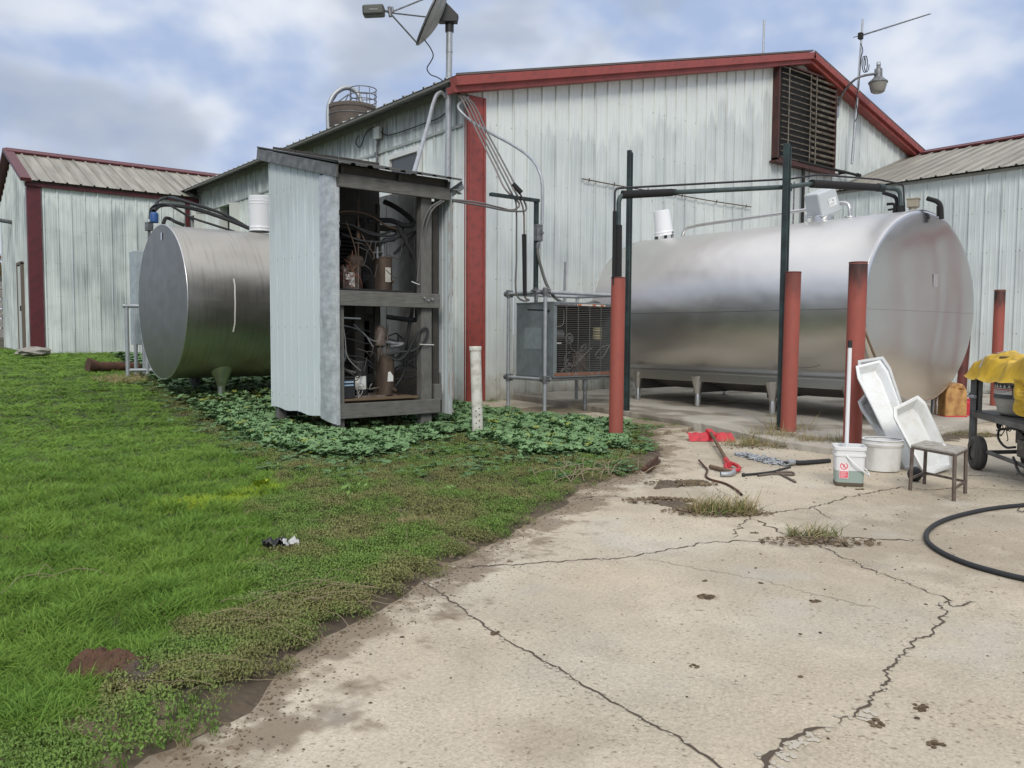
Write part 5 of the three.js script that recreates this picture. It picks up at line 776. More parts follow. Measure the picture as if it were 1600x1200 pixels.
{
  const top = (i) => add3([-0.32, 5.36, 0.22], [0.05 * i, -0.05 * i * 0.4, 0.03 * i]);
  for (let i = 0; i < 4; i++) {
    const e = [-0.7, 3.447, 2.15], f = add3(e, [0.065 * i - 0.12, 0.02, 0.02 * i]);
    const dn = i === 0 ? [[-0.525, 3.277, 2.12], [-0.665, 3.184, 2.14], [-0.981, 3.184, 2.2], [-1.612, 3.159, 2.5], [-2.278, 3.082, 2.85]] : i === 1 ? [[-0.608, 3.306, 2.13], [-0.595, 3.173, 2.13], [-0.59, 2.496, 2.13], [-0.573, 1.894, 2.13], [-0.445, 1.82, 2.13], [-0.33, 1.833, 2.13]] : i === 2 ? [[-0.495, 3.298, 2.13], [-0.456, 3.186, 2.13], [-0.441, 2.896, 2.13], [-0.424, 2.311, 2.13], [-0.407, 1.86, 2.13], [-0.343, 1.842, 2.13]] : [[-0.398, 3.27, 2.12], [-0.414, 3.208, 2.14], [-0.738, 3.151, 2.2], [-1.556, 3.12, 2.5], [-2.278, 3.066, 2.85]];
    const t = thing('refrigerant_line', ['thin copper line from the roof corner, lowest of four, bending left into the shed', 'thin line from the roof corner that drops bare in front of the condenser', 'thin line from the roof corner that drops in thick black foam by the condenser', 'thin line from the roof corner, topmost of four, ending back towards the shed'][i], 'pipe', f);
    obj('line', tube([[-0.3, 5.45, 0.05], top(i), mix3(top(i), f, 0.4), mix3(top(i), f, 0.8), f, ...dn], 0.014, 120, 7), i % 2 ? M.wireGrey : std([0.20, 0.17, 0.155], 0.5, 0.4), t);
    if (i === 2) obj('insulation', rod([-0.441, 2.837, 2.13], [-0.42, 1.899, 2.13], 0.036, 0.032), M.blackFoam, t);
    if (i === 3) obj('insulation', rod(add3(f, [-0.06, 0.1, -0.06]), add3(f, [0.04, -0.03, 0.02]), 0.04), M.blackFoam, t);
  }
  const c1 = thing('conduit', 'pale curved conduit sweeping from the roof corner down to a switch box', 'conduit', [-0.1, 3, 2.1]);
  obj('pipe', tube([[-0.05, 5.42, 0.1], [-0.4, 5.133, 0.3], [-0.29, 4.899, 0.5], [-0.185, 4.64, 0.9], [-0.107, 4.366, 1.4], [-0.088, 4.12, 1.8], [-0.112, 3.899, 2.05], [-0.086, 3.665, 2.13], [-0.097, 3.021, 2.15]], 0.024), M.galv, c1);
  obj('switch_box', [box([-0.191, 2.873, 2.17], [0.12, 0.26, 0.09], 0, 0.01), rod([-0.152, 2.873, 2.2], [-0.147, 2.87, 2.24], 0.02), rod([-0.19, 2.735, 2.17], [-0.202, 2.636, 2.17], 0.032)], M.galvDark, c1);
  obj('flex_hose', tube([[-0.203, 2.675, 2.17], [-0.205, 2.516, 2.19], [-0.146, 2.322, 2.2], [-0.073, 2.086, 2.24], [0.035, 1.889, 2.3], [0.261, 1.795, 2.32], [0.64, 1.785, 2.3], [0.945, 1.835, 2.28], [1.187, 1.792, 2.2]], 0.024), M.wireGrey, c1);
  const c2 = thing('conduit', 'galvanised conduit with a bent top running from under the eave to the shed roof', 'conduit', [-1.5, 4.4, 0.6]);
  obj('pipe', tube([[-0.3, 5.432, -0.214], [-0.4, 5.499, -0.205], [-0.5, 5.435, -0.195], [-0.62, 5.249, -0.132], [-0.95, 4.822, 0.237], [-1.9, 3.95, 1.445], [-2.6, 3.379, 2.377]], 0.034, 60, 10), M.galv, c2);
  const w = thing('wall_wire', 'thin rusty wire stretched level across the gable sheets above the long tank', 'wire', [2.7, 4.34, 0.07]);
  obj('wire', [tube([[2.7, 4.345, 0.07], [4.2, 4.325, 0.075], [5.4, 4.34, 0.07], [6.6, 4.33, 0.075], [8.2, 4.345, 0.07]], 0.011), ...[2.9, 3.6, 4.6, 5.7, 6.9, 8.0].map((x) => rod([x, 4.30, 0.06], [x, 4.38, 0.08], 0.01))], M.rust, w);
  const v = thing('vent_pipe', 'black pipe run below the louvre with a drop along the gable wall', 'pipe', [10.2, 5.4, 0.15]);
  obj('pipe', [rod([9.9, 5.62, 0.2], [12.75, 5.62, 0.2], 0.035), rod([12.68, 5.62, 0.2], [12.82, 5.62, 0.2], 0.055), rod([10.23, 5.6, 0.15], [10.23, 3.5, 0.15], 0.04), rod([12.05, 5.62, 0.05], [12.05, 5.62, 0.2], 0.05)], M.darkIn, v);
  obj('riser', [rod([9.75, 5.1, 0.2], [9.75, 3.4, 0.2], 0.02)], M.galvDark, v);
  const k = thing('eave_cable', 'thin black cable sagging along the side wall under the eave', 'cable', [-0.06, 4.8, -1.5]);
  obj('cable', tube([[-0.06, 5.298, -0.549], [-0.06, 5.241, -0.714], [-0.06, 5.227, -1.359], [-0.06, 5.232, -2.29], [-0.06, 5.272, -2.712], [-0.06, 5.39, -2.942], [-0.06, 5.515, -3.203], [-0.06, 5.458, -3.526], [-0.06, 5.218, -3.806], [-0.06, 5.353, -3.974], [-0.06, 5.466, -3.859]], 0.012), M.black, k);
  obj('junction_box', [box([-0.08, 5.361, -3.011], [0.08, 0.24, 0.22], 0, 0.01)], std([0.52, 0.54, 0.5], 0.5), k); obj('pipe', [rod([-0.06, 5.273, -3.073], [-0.06, 4.683, -3.078], 0.025), rod([-0.06, 4.995, -3.102], [-0.06, 4.892, -3.103], 0.04)], M.galvDark, k);
}
// ---------------------------------------------------------------- dish, aerials, lamp, silo
{
  const d0 = 14.5, t = thing('satellite_dish', 'satellite dish with a dark feed box on a steel pole at the building corner', 'satellite dish', [-0.25, 3.4, -0.25]);
  obj('pole', [rod([-0.25, 2.2, -0.27], [-0.25, 6.85, -0.18], 0.055, 0.055, 20), rod([-0.25, 3.9, -0.245], [-0.25, 3.95, -0.245], 0.065), rod([-0.25, 6.2, -0.19], [-0.25, 6.25, -0.19], 0.06)], M.galv, t);
  const c = [-0.5, 6.826, -0.294], lo = [-0.691, 6.321, -0.344], feed = [-1.515, 6.701, -0.518];
  const ax = V(feed).sub(V(c)).normalize(); ax.y -= 0.02; const n = V(-0.782, 0, -0.624).multiplyScalar(0.90).add(V(0, 0.43, 0)).add(V(-0.623, 0, 0.78).multiplyScalar(0.17)).normalize();
  const upv = V(0, 1, 0).addScaledVector(n, -n.y).normalize(), sd = new THREE.Vector3().crossVectors(upv, n).normalize();
  const dish = sheet((s, q) => { const a = s * 2 * Math.PI, r = q; const x = Math.cos(a) * r * 0.52, y = Math.sin(a) * r * 0.58, z = -0.16 * (1 - r * r) + 0.06; return [0, 1, 2].map((k) => c[k] + sd.getComponent(k) * x + upv.getComponent(k) * y + n.getComponent(k) * z); }, 48, 12);
  const back = sheet((s, q) => { const a = s * 2 * Math.PI, r = q; const x = Math.cos(a) * r * 0.53, y = Math.sin(a) * r * 0.59, z = -0.16 * (1 - r * r) + 0.02; return [0, 1, 2].map((k) => c[k] + sd.getComponent(k) * x + upv.getComponent(k) * y + n.getComponent(k) * z); }, 48, 12);
  obj('reflector', [dish, back], paint([0.36, 0.36, 0.34], [0.25, 0.25, 0.23], 0.3, 0.6, 0, 4, 4, 71), t);
  const rim = (a) => [0, 1, 2].map((k) => c[k] + sd.getComponent(k) * Math.cos(a) * 0.52 + upv.getComponent(k) * Math.sin(a) * 0.585 + n.getComponent(k) * 0.05);
  obj('rim', tube([...Array(33)].map((_, i) => rim(i / 32 * 2 * Math.PI)), 0.018, 80, 6), M.galvDark, t);
  const hub = [-1.28, 6.709, -0.459];
  for (const a of [-Math.PI / 2, 0.25, Math.PI - 0.2]) obj('feed_arm', bar(hub, rim(a), 0.022, 0.022, 0.003), M.galvDark, t);
  const fd = obj('feed_box', [(() => { const g = flat(new RoundedBoxGeometry(0.36, 0.17, 0.2, 3, 0.035)); return g.applyMatrix4(new THREE.Matrix4().makeRotationFromEuler(new THREE.Euler(0, -0.674, 0.05))).translate(...[-1.541, 6.696, -0.538]); })()], std([0.06, 0.065, 0.055], 0.5), t);
  obj('name_plate', box(add3([-1.532, 6.69, -0.531], [-0.0624, 0, 0.078]), [0.14, 0.022, 0.012], -0.674, 0.001), std([0.22, 0.22, 0.21], 0.5), fd); obj('hub', [rod([-1.372, 6.721, -0.47], [-1.243, 6.728, -0.457], 0.022), rod([-1.285, 6.806, -0.47], [-1.273, 6.644, -0.449], 0.03), rod([-1.243, 6.806, -0.437], [-1.237, 6.709, -0.425], 0.02)], M.galvDark, fd);
  obj('mount', [prism([[-0.10, 0.22], [0.0, 0.2], [0.20, 0.0], [0.18, -0.10], [-0.12, -0.10]], 0.14, basis([0.78, 0, 0.62], [0, 1, 0], [-0.62, 0, 0.78], [-0.272, 6.799, -0.238]), 0.01), rod([-0.25, 6.55, -0.185], [-0.25, 6.84, -0.18], 0.075)], M.black, t);
  obj('cable', tube([[-0.672, 6.365, -0.332], [-0.535, 6.246, -0.342], [-0.477, 6.141, -0.351], [-0.496, 6.035, -0.423], [-0.515, 5.95, -0.496], [-0.447, 5.865, -0.499], [-0.343, 5.809, -0.412], [-0.266, 5.742, -0.345]], 0.010), M.black, t);
}
{
  const t = thing('tv_aerial', 'thin aerial mast with a long toothed boom beside the yard lamp', 'aerial', [12.3, 5.8, 0.3]);
  obj('mast', [rod([12.23, 5.84, 0.3], [12.44, 8.0, 0.3], 0.035), rod([12.42, 7.9, 0.3], [12.56, 9.64, 0.3], 0.026), rod([12.50, 8.6, 0.32], [12.34, 7.2, 0.32], 0.016)], M.galv, t);
  const a = [12.456, 9.191, 0.3], b = [16.23, 10.651, 0.3]; obj('boom', rod(a, b, 0.022, 0.018), M.galvDark, t);
  obj('element', [...Array(13)].map((_, k) => { const p = mix3(a, b, 0.06 + k * 0.075), l = 0.10 + 0.22 * (1 - k / 13); return rod([p[0], p[1] + 0.01, p[2] - l], [p[0] + 0.02, p[1], p[2] + l], 0.011); }), M.galvDark, t);
  obj('clamp', box(add3(a, [0.02, 0, 0]), [0.12, 0.16, 0.1], 0), M.darkIn, t);
  obj('cable', [tube([...Array(26)].map((_, i) => { const q = i / 25 * 4 * Math.PI, p = [12.551, 8.453, 0.36]; return [p[0] + 0.11 * Math.cos(q), p[1] + 0.21 * Math.sin(q), p[2] + 0.004 * i]; }), 0.012), tube([[12.427, 8.976, 0.34], [12.425, 8.796, 0.4], [12.45, 8.586, 0.34], [12.391, 7.948, 0.34], [12.095, 7.377, 0.45], [12.175, 7.095, 0.45], [12.446, 6.89, 0.2]], 0.012)], M.black, t);
  const r = thing('whip_aerial', 'plain thin rod aerial standing alone on the roof ridge', 'aerial', [12.337, 9.225, -2.595]); obj('rod', rod([12.335, 9.151, -2.592], [12.406, 10.427, -2.632], 0.030), M.galv, r);
}
{
  const hz = 0.9, c = [12.322, 7.871, 0.9], t = thing('yard_lamp', 'grey farm yard lamp on a curved arm beside the gable louvre', 'lamp', [12.025, 7.447, 0.06]);
  obj('arm', tube([[11.87, 7.32, 0.06], [11.83, 7.50, 0.16], [11.80, 7.72, 0.34], [11.80, 7.90, 0.62], [c[0] - 0.10, c[1] + 0.16, 0.86], [c[0] - 0.02, c[1] + 0.16, 0.9]], 0.032), M.galvDark, t);
  obj('bracket', [box([11.87, 7.25, 0.05], [0.10, 0.42, 0.04], 0), rod([11.95, 7.1, 0.04], [11.95, 7.55, 0.04], 0.02)], M.galv, t);
  obj('housing', lathe(c, [[0, 0.40], [0.04, 0.40], [0.055, 0.33], [0.055, 0.30], [0.095, 0.29], [0.10, 0.10], [0.13, 0.06], [0.235, -0.03], [0.24, -0.06], [0.22, -0.065]], 28), M.galvDark, t);
  obj('photo_eye', lathe(add3(c, [0, 0.39, 0]), [[0, 0.08], [0.05, 0.08], [0.055, 0]], 16), M.galv, t);
  obj('refractor', lathe(c, [[0.225, -0.06], [0.20, -0.16], [0.165, -0.28], [0.12, -0.31], [0, -0.32]], 28), new THREE.MeshPhysicalMaterial({ color: lin(0.36, 0.345, 0.31), roughness: 0.35, transmission: 0.25, thickness: 0, side: THREE.DoubleSide }), t);
}
{
  const base = [13.141, 12.436, -29.124], t = thing('silo', 'distant brown stave silo with a curved filling pipe and hoop cage on top', 'silo', [base[0], 0, base[2]]);
  const top = [13.179, 13.58, -29.181][1], R = 1.28, c = [base[0], 0, base[2]], st = paint([0.125, 0.098, 0.082], [0.07, 0.056, 0.047], 0.4, 0.8, 0, 5, 9, 81);
  obj('shell', [lathe(c, [[R, 0], [R, top - 0.2]], 40)], st, t); obj('roof', lathe(c, [[R + 0.03, top - 0.25], [R + 0.03, top - 0.05], [R * 0.6, top + 0.12], [0, top + 0.2]], 40), st, t);
  obj('hoop', [...Array(9)].map((_, k) => lathe([c[0], top - 0.6 - k * 0.9, c[2]], [[R, 0], [R + 0.04, 0.03], [R, 0.06]], 40)), M.galvDark, t);
  obj('filling_pipe', tube([[11.874, 12.134, -29.472], [11.947, 13.505, -29.519], [12.283, 14.187, -29.43], [12.846, 14.559, -29.265], [13.342, 14.413, -29.114], [13.542, 13.894, -28.915], [13.585, 13.548, -28.854]], 0.13), M.galv, t);
  obj('cage', [...[140, 150, 158].map((y) => { const P = [13.606, 14.172, -28.886]; const yy = P[1] + (150 - y) * 0.0347; return new THREE.TorusGeometry(0.72, 0.025, 6, 30).rotateX(Math.PI / 2).translate(P[0] + 0.05, yy, P[2]); }), ...[0, 1, 2, 3, 4, 5, 6, 7].map((k) => { const P = [13.606, 14.172, -28.886], a = k * 0.785; return rod([P[0] + 0.05 + 0.72 * Math.cos(a), P[1] - 0.6, P[2] + 0.72 * Math.sin(a)], [P[0] + 0.05 + 0.72 * Math.cos(a), P[1] + 0.35, P[2] + 0.72 * Math.sin(a)], 0.022); }), rod([12.395, 13.734, -29.435], [12.895, 14.185, -29.07], 0.03), rod([12.545, 13.391, -29.288], [12.895, 14.185, -29.07], 0.03), rod([12.179, 13.733, -29.607], [12.524, 14.389, -29.381], 0.03)], M.galvDark, t);
}
{ // electrical cabinet beyond the short tank
  const x = -3.95, z = -6.1, t = thing('electric_cabinet', 'pale grey electric cabinet on posts beyond the flat end of the short tank', 'cabinet', [x, 0.4, z]);
  obj('cabinet', [box([x + 0.1, 2.0, z], [0.36, 1.9, 0.42], 0, 0.01)], paint([0.40, 0.46, 0.49], [0.30, 0.34, 0.36], 0.3, 0.5, 0.1, 4, 4, 91), t);
  obj('door_gap', box([x + 0.29, 2.0, z + 0.05], [0.02, 1.85, 0.3], 0), M.darkIn, t);
  for (const [dx, dz] of [[-0.08, 0.15], [0.06, 0.22], [0.2, 0.22]]) obj('post', rod([x + dx, 0.2, z + dz], [x + dx, 1.9, z + dz], 0.04), M.galv, t);
  const f = obj('guard_rail', [rod([x - 0.35, 0.2, z + 0.6], [x - 0.35, 1.86, z + 0.6], 0.04), rod([x - 0.42, 1.82, z + 0.6], [x + 0.4, 1.82, z + 0.75], 0.036), rod([x - 0.35, 0.55, z + 0.6], [x + 0.4, 0.55, z + 0.75], 0.036), rod([x + 0.0, 0.2, z + 0.67], [x + 0.0, 1.86, z + 0.67], 0.04)], M.galv, t);
  obj('meter_box', [box([x + 0.16, 1.26, z + 0.32], [0.14, 0.26, 0.12], 0), box([x + 0.16, 1.24, z + 0.39], [0.09, 0.14, 0.02], 0)], M.galvDark, t);
}
{ // white vent pipe in the weeds
  const b = [-2.668, 0, 3.986], t = thing('pvc_pipe', 'white plastic pipe with small drilled holes standing crooked in the weeds', 'pipe', b), top = [b[0] - 0.045, 1.155, b[2]];
  obj('pipe', [rod(add3(b, [0, -0.05, 0]), top, 0.066, 0.066, 26, true), lathe(top, [[0.066, -0.05], [0.074, -0.05], [0.074, 0.0], [0.06, 0.0], [0.06, -0.1]], 26)], M.pvc, t);
  const hs = []; for (let k = 0; k < 5; k++) for (const a of [0.15, 0.75]) { const y = 0.08 + k * 0.075 + (a > 0.5 ? 0.03 : 0); const dir = [-Math.sin(0.62 - a + 0.4), 0, Math.cos(0.62 - a + 0.4)]; const c = [b[0] - 0.045 * y / 1.155 + dir[0] * 0.0655, y, b[2] + dir[2] * 0.0655]; hs.push(rod(add3(c, dir, -0.004), add3(c, dir, 0.002), 0.0085, 0.0085, 10)); }
  obj('drilled_hole', hs, M.darkIn, t);
}
{ // things at the far left edge
  const t = thing('barn_pipe', 'grey pipe stub sticking out of the barn gable at the left edge', 'pipe', [-4.6, 3.9, -17.2]); obj('pipe', rod([-4.5, 4.62, -17.4], [-5.6, 4.72, -17.3], 0.06), M.galvDark, t);
  const f = thing('board_fence', 'weathered white board fence far behind the barn at the left edge', 'fence', [-5.5, 0.9, -30]);
  for (let k = 0; k < 6; k++) obj('board', box([-5.5, 1.25 + k * 0.42, -30], [6, 0.38, 0.05], 0, 0), paint([0.42, 0.41, 0.39], [0.24, 0.22, 0.19], 0.4, 0.8, 0, 5, 5, 92 + k), f);
  for (let k = 0; k < 5; k++) obj('post', box([-8.3 + k * 1.4, 2.2, -30.09], [0.14, 3.0, 0.1], 0), M.greyWood, f);
  obj('cap_rail', box([-5.5, 3.62, -30], [6.2, 0.10, 0.25], 0, 0), M.greyWood, f);
}
// ---------------------------------------------------------------- loose things on the concrete
{ // square pail with liquid
  const b = [-1.776, 0, 8.261], s = 0.128, h = 0.36, ry = 0.62, m = (g) => g.rotateY(ry).translate(b[0], b[1], b[2]);
  const t = thing('square_bucket', 'white square bucket with a red warning symbol and greenish water in its bottom', 'bucket', b);
  const ring = (k, y) => { const o = [], r = 0.035; for (let q = 0; q < 4; q++) for (let i = 0; i <= 4; i++) { const a = q * Math.PI / 2 + i / 4 * Math.PI / 2; const cx = [1, -1, -1, 1][q] * (k - r), cz = [1, 1, -1, -1][q] * (k - r); o.push([cx + r * Math.cos(a), y, cz + r * Math.sin(a)]); } return o; };
  const loft = (rings) => { const pos = [], idx = [], n = rings[0].length; rings.forEach((r, j) => r.forEach((p, i) => { pos.push(...p); if (j) { const a = j * n + i, c = j * n + (i + 1) % n; idx.push(a - n, a, c, a - n, c, c - n); } })); const g = new THREE.BufferGeometry(); g.setAttribute('position', new THREE.Float32BufferAttribute(pos, 3)); g.setIndex(idx); return crease(flat(g), 0.7); };
  const prof = [[0.108, 0.0], [0.114, 0.004], [0.119, 0.14], [0.1225, 0.262], [0.130, 0.264], [0.130, 0.280], [0.124, 0.282], [0.125, 0.315], [0.133, 0.317], [0.134, 0.345], [0.128, 0.348], [0.124, 0.345], [0.117, 0.15], [0.108, 0.012], [0.001, 0.012]];
  const low = prof.slice(0, 3).map(([k, y]) => ring(k, y)), hi = prof.slice(2).map(([k, y]) => ring(k, y));
  obj('body', m(loft(hi)), new THREE.MeshPhysicalMaterial({ color: lin(0.74, 0.745, 0.74), roughness: 0.4, side: THREE.DoubleSide }), t);
  obj('filled_bottom', m(loft(low)), paint([0.36, 0.46, 0.42], [0.28, 0.34, 0.30], 0.3, 0.4, 0, 3, 3, 101), t);
  obj('water', m(new THREE.PlaneGeometry(0.22, 0.22).rotateX(-Math.PI / 2).translate(0, 0.13, 0)), std([0.20, 0.26, 0.23], 0.1), t);
  obj('grime', m(loft([ring(0.1145, 0.003), ring(0.1165, 0.02), ring(0.1155, 0.035)])), M.dirt, t);
  const c = document.createElement('canvas'); c.width = 96; c.height = 256; const x = c.getContext('2d'); x.fillStyle = '#e9d9da'; x.fillRect(0, 0, 96, 256); x.fillStyle = '#d9606a'; x.fillRect(4, 4, 88, 60); x.fillRect(4, 176, 88, 74); x.strokeStyle = '#cf4a56'; x.lineWidth = 9; x.beginPath(); x.arc(48, 118, 36, 0, 7); x.stroke(); x.beginPath(); x.moveTo(24, 94); x.lineTo(72, 142); x.stroke(); x.fillStyle = '#cf5560'; x.beginPath(); x.arc(48, 105, 8, 0, 7); x.fill(); x.fillRect(42, 112, 12, 24); x.fillStyle = '#e9d9da'; for (let k = 0; k < 6; k++) x.fillRect(12, 184 + k * 10, 70 - (k % 3) * 12, 3); for (let k = 0; k < 4; k++) x.fillRect(14, 14 + k * 11, 66 - (k % 2) * 16, 4);
  const lt = new THREE.CanvasTexture(c); lt.colorSpace = THREE.SRGBColorSpace;
  const pl = new THREE.PlaneGeometry(0.075, 0.20); pl.rotateX(-0.025).translate(-0.05, 0.172, 0.1216); pl.rotateY(-Math.PI / 2); obj('warning_label', m(pl), new THREE.MeshStandardMaterial({ map: lt, roughness: 0.5, side: THREE.DoubleSide }), t);
  obj('handle', m(tube([[-0.131, 0.27, -0.02], [-0.15, 0.20, 0.05], [-0.10, 0.115, 0.150], [0, 0.095, 0.165], [0.10, 0.12, 0.150], [0.148, 0.2, 0.05], [0.131, 0.27, -0.02]].map(([a, y, z]) => [a, y, z]), 0.0065).rotateY(-0.1)), M.pail, t); obj('grip', m(rod([-0.04, 0.098, 0.163], [0.045, 0.098, 0.163], 0.011).rotateY(-0.1)), M.pail, t);
  const p = thing('mop_pole', 'white pole with a black cap standing in the square bucket', 'pole', b);
  obj('pole', rod([b[0] - 0.01, 0.02, b[2] - 0.02], [b[0] + 0.0, 1.22, b[2] - 0.02], 0.017, 0.017, 16), M.pail, p); obj('cap', rod([b[0] + 0.0, 1.20, b[2] - 0.02], [b[0] + 0.0, 1.265, b[2] - 0.02], 0.0185), M.black, p);
}
{ // round tub
  const b = [-0.787, 0, 8.055], t = thing('round_tub', 'wide white round tub standing behind the square bucket', 'bucket', b);
  obj('body', lathe(b, [[0, 0.006], [0.15, 0.006], [0.158, 0.012], [0.172, 0.24], [0.182, 0.245], [0.185, 0.275], [0.182, 0.30], [0.176, 0.303], [0.168, 0.29], [0.155, 0.03], [0, 0.03]], 44), M.white, t);
  obj('rim', [lathe(add3(b, [0, 0.262, 0]), [[0.183, 0], [0.19, 0.006], [0.183, 0.014]], 44), lathe(add3(b, [0, 0.30, 0]), [[0.168, 0], [0.19, 0.002], [0.188, 0.012], [0.168, 0.008]], 44)], M.pail, t);
  const r = V(0.782, 0, 0.624); obj('lug', box([b[0] + 0.19 * r.x - 0.02, 0.245, b[2] + 0.19 * r.z], [0.06, 0.04, 0.05], 0.6, 0.01), M.pail, t);
}
// moulded feed trough: rim corners TL TR BR BL, depth behind the rim
function trough(label, TL, TR, BR, BL, depth, mat, inset = 0.09, name = 'feed_trough') {
  const [a, b, c, d] = [TL, TR, BR, BL].map((p) => V(p)), n = new THREE.Vector3().crossVectors(b.clone().sub(a), d.clone().sub(a)).normalize(); // away from the opening
  const bil = (u, v) => a.clone().lerp(b, u).lerp(d.clone().lerp(c, u), v);
  const W = a.distanceTo(b), H = a.distanceTo(d);
  const t = thing(name, label, 'trough', [(a.x + c.x) / 2, Math.min(c.y, d.y), (a.z + c.z) / 2]);
  const ring = (iw, dz) => { const k = [], r = 0.12; const pts = [[iw / W, iw / H], [1 - iw / W, iw / H], [1 - iw / W, 1 - iw / H], [iw / W, 1 - iw / H]]; for (let q = 0; q < 4; q++) { const p = pts[q], e = pts[(q + 1) % 4]; for (let i = 0; i < 8; i++) { const f = (i + 0.5) / 8, g = f < 0.5 ? 0.06 + f * 0.88 : 0.06 + f * 0.88; k.push(bil(lerp(p[0], e[0], g), lerp(p[1], e[1], g)).addScaledVector(n, dz)); } } return k; };
  const loft = (rings) => { const pos = [], idx = [], m = rings[0].length; rings.forEach((r, j) => r.forEach((p, i) => { pos.push(p.x, p.y, p.z); if (j) { const A = j * m + i, C = j * m + (i + 1) % m; idx.push(A - m, A, C, A - m, C, C - m); } })); const L = rings.length - 1, ce = pos.length / 3, cc = rings[L].reduce((s, p) => s.add(p), new THREE.Vector3()).divideScalar(m); pos.push(cc.x, cc.y, cc.z); for (let i = 0; i < m; i++) idx.push(L * m + i, L * m + (i + 1) % m, ce); const g = new THREE.BufferGeometry(); g.setAttribute('position', new THREE.Float32BufferAttribute(pos, 3)); g.setIndex(idx); const f = crease(flat(g), 0.55); return boxUV(f, 1.5); };
  obj('basin', loft([ring(0.028, 0), ring(0.036, 0.012), ring(0.05, depth * 0.45), ring(inset, depth * 0.93), ring(inset + 0.02, depth)]), mat, t);
  obj('outside', loft([ring(0.0, 0.02), ring(0.02, 0.022), ring(0.035, depth * 0.45), ring(inset - 0.02, depth * 0.97), ring(inset, depth + 0.012)]), mat, t);
  obj('rim', (() => { const A = ring(0, 0.02), B = ring(-0.002, 0.004), C = ring(0.006, -0.003), D = ring(0.028, 0); const pos = [], idx = []; const R = [A, B, C, D], m = A.length; R.forEach((r, j) => r.forEach((p, i) => { pos.push(p.x, p.y, p.z); if (j) { const q = j * m + i, e = j * m + (i + 1) % m; idx.push(q - m, q, e, q - m, e, e - m); } })); const g = new THREE.BufferGeometry(); g.setAttribute('position', new THREE.Float32BufferAttribute(pos, 3)); g.setIndex(idx); return boxUV(crease(flat(g), 0.9), 1.5); })(), mat, t);
  return t;
}
{
  const grey = paint([0.56, 0.58, 0.585], [0.42, 0.41, 0.38], 0.2, 0.4, 0, 2, 2, 111);
  trough('greyish white trough at the back of the leaning pile, mostly hidden', [0.017, 1.03, 7.294], [0.319, 1.088, 7.504], [0.069, 0, 8.036], [0.007, 0, 7.769], 0.10, grey);
  trough('low white trough at the left of the leaning pile behind the tall one', [-0.076, 0.576, 7.382], [0.085, 0.726, 7.435], [0.184, 0, 7.901], [-0.296, 0, 7.975], 0.07, grey, 0.05);
  trough('longest white feed trough leaning on the dark bollard with its open side out', [-0.237, 0.976, 7.415], [0.095, 1.058, 7.584], [-0.298, 0, 8.227], [-0.576, 0, 8.165], 0.085, M.trough, 0.07);
  trough('short wide white trough leaning in front of the longest one behind the stool', [-0.72, 0.592, 8.084], [-0.376, 0.742, 8.219], [-0.243, 0.05, 8.507], [-0.771, 0, 8.478], 0.10, M.trough, 0.07);
  const w = thing('wood_stick', 'brown wooden stick leaning on the tank behind the white troughs', 'stick', [0.311, 0.844, 7.414]); obj('stick', rod([0.489, 1.399, 7.129], [0.504, 0.487, 7.532], 0.013), M.brownWood, w);
  const k = [-1.139, 0, 8.54], f = thing('rubber_bulb', 'round black rubber float lying beside the stool', 'float', k); const g = new THREE.SphereGeometry(0.062, 24, 18); g.scale(1, 1.05, 1); obj('body', g.translate(k[0], 0.064, k[2]), M.rubber, f); obj('stem', rod(add3(k, [0.0, 0.05, 0]), add3(k, [0.18, 0.03, -0.02]), 0.014), M.black, f);
}
{ // little steel stool
  const L = [[-1.607, 0, 8.726], [-1.793, 0, 9.162], [-1.38, 0, 9.075], [-1.2, 0, 8.654]], c = [0, 1, 2].map((k) => (L[0][k] + L[1][k] + L[2][k] + L[3][k]) / 4), H = 0.385;
  const t = thing('step_stool', 'small rusty steel stool with a worn flat top in front of the troughs', 'stool', c), tp = L.map((p) => [lerp(p[0], c[0], 0.03), H - 0.02, lerp(p[2], c[2], 0.03)]);
  for (let i = 0; i < 4; i++) obj('leg', bar(L[i], tp[i], 0.024, 0.024, 0.003, [0.78, 0, 0.62]), M.rustSteel, t);
  for (let i = 0; i < 4; i++) { obj('rail', bar(tp[i], tp[(i + 1) % 4], 0.022, 0.022, 0.003), M.rustSteel, t); if (i !== 0) { const q = (p) => [p[0], 0.10, p[2]]; obj('stretcher', bar(q(L[i]), q(L[(i + 1) % 4]), 0.018, 0.02, 0.003), M.rustSteel, t); } }
  const s = new THREE.Shape(tp.map((p) => { const k = 1.05; return new THREE.Vector2(c[0] + (p[0] - c[0]) * k, -(c[2] + (p[2] - c[2]) * k)); })); const g = new THREE.ExtrudeGeometry(s, { depth: 0.012, bevelEnabled: true, bevelSize: 0.003, bevelThickness: 0.003, bevelSegments: 1 }); g.rotateX(-Math.PI / 2).translate(0, H - 0.012, 0);
  obj('top', boxUV(g), paint([0.20, 0.165, 0.13], [0.40, 0.38, 0.34], 0.38, 0.8, 0.05, 12, 12, 121), t);
  obj('droppings', [[0.05, 0.02], [0.12, -0.02]].map(([a, b]) => new THREE.SphereGeometry(0.014, 8, 6).scale(1.3, 0.5, 1).translate(c[0] + a, H + 0.006, c[2] + b)), M.label, t);
}
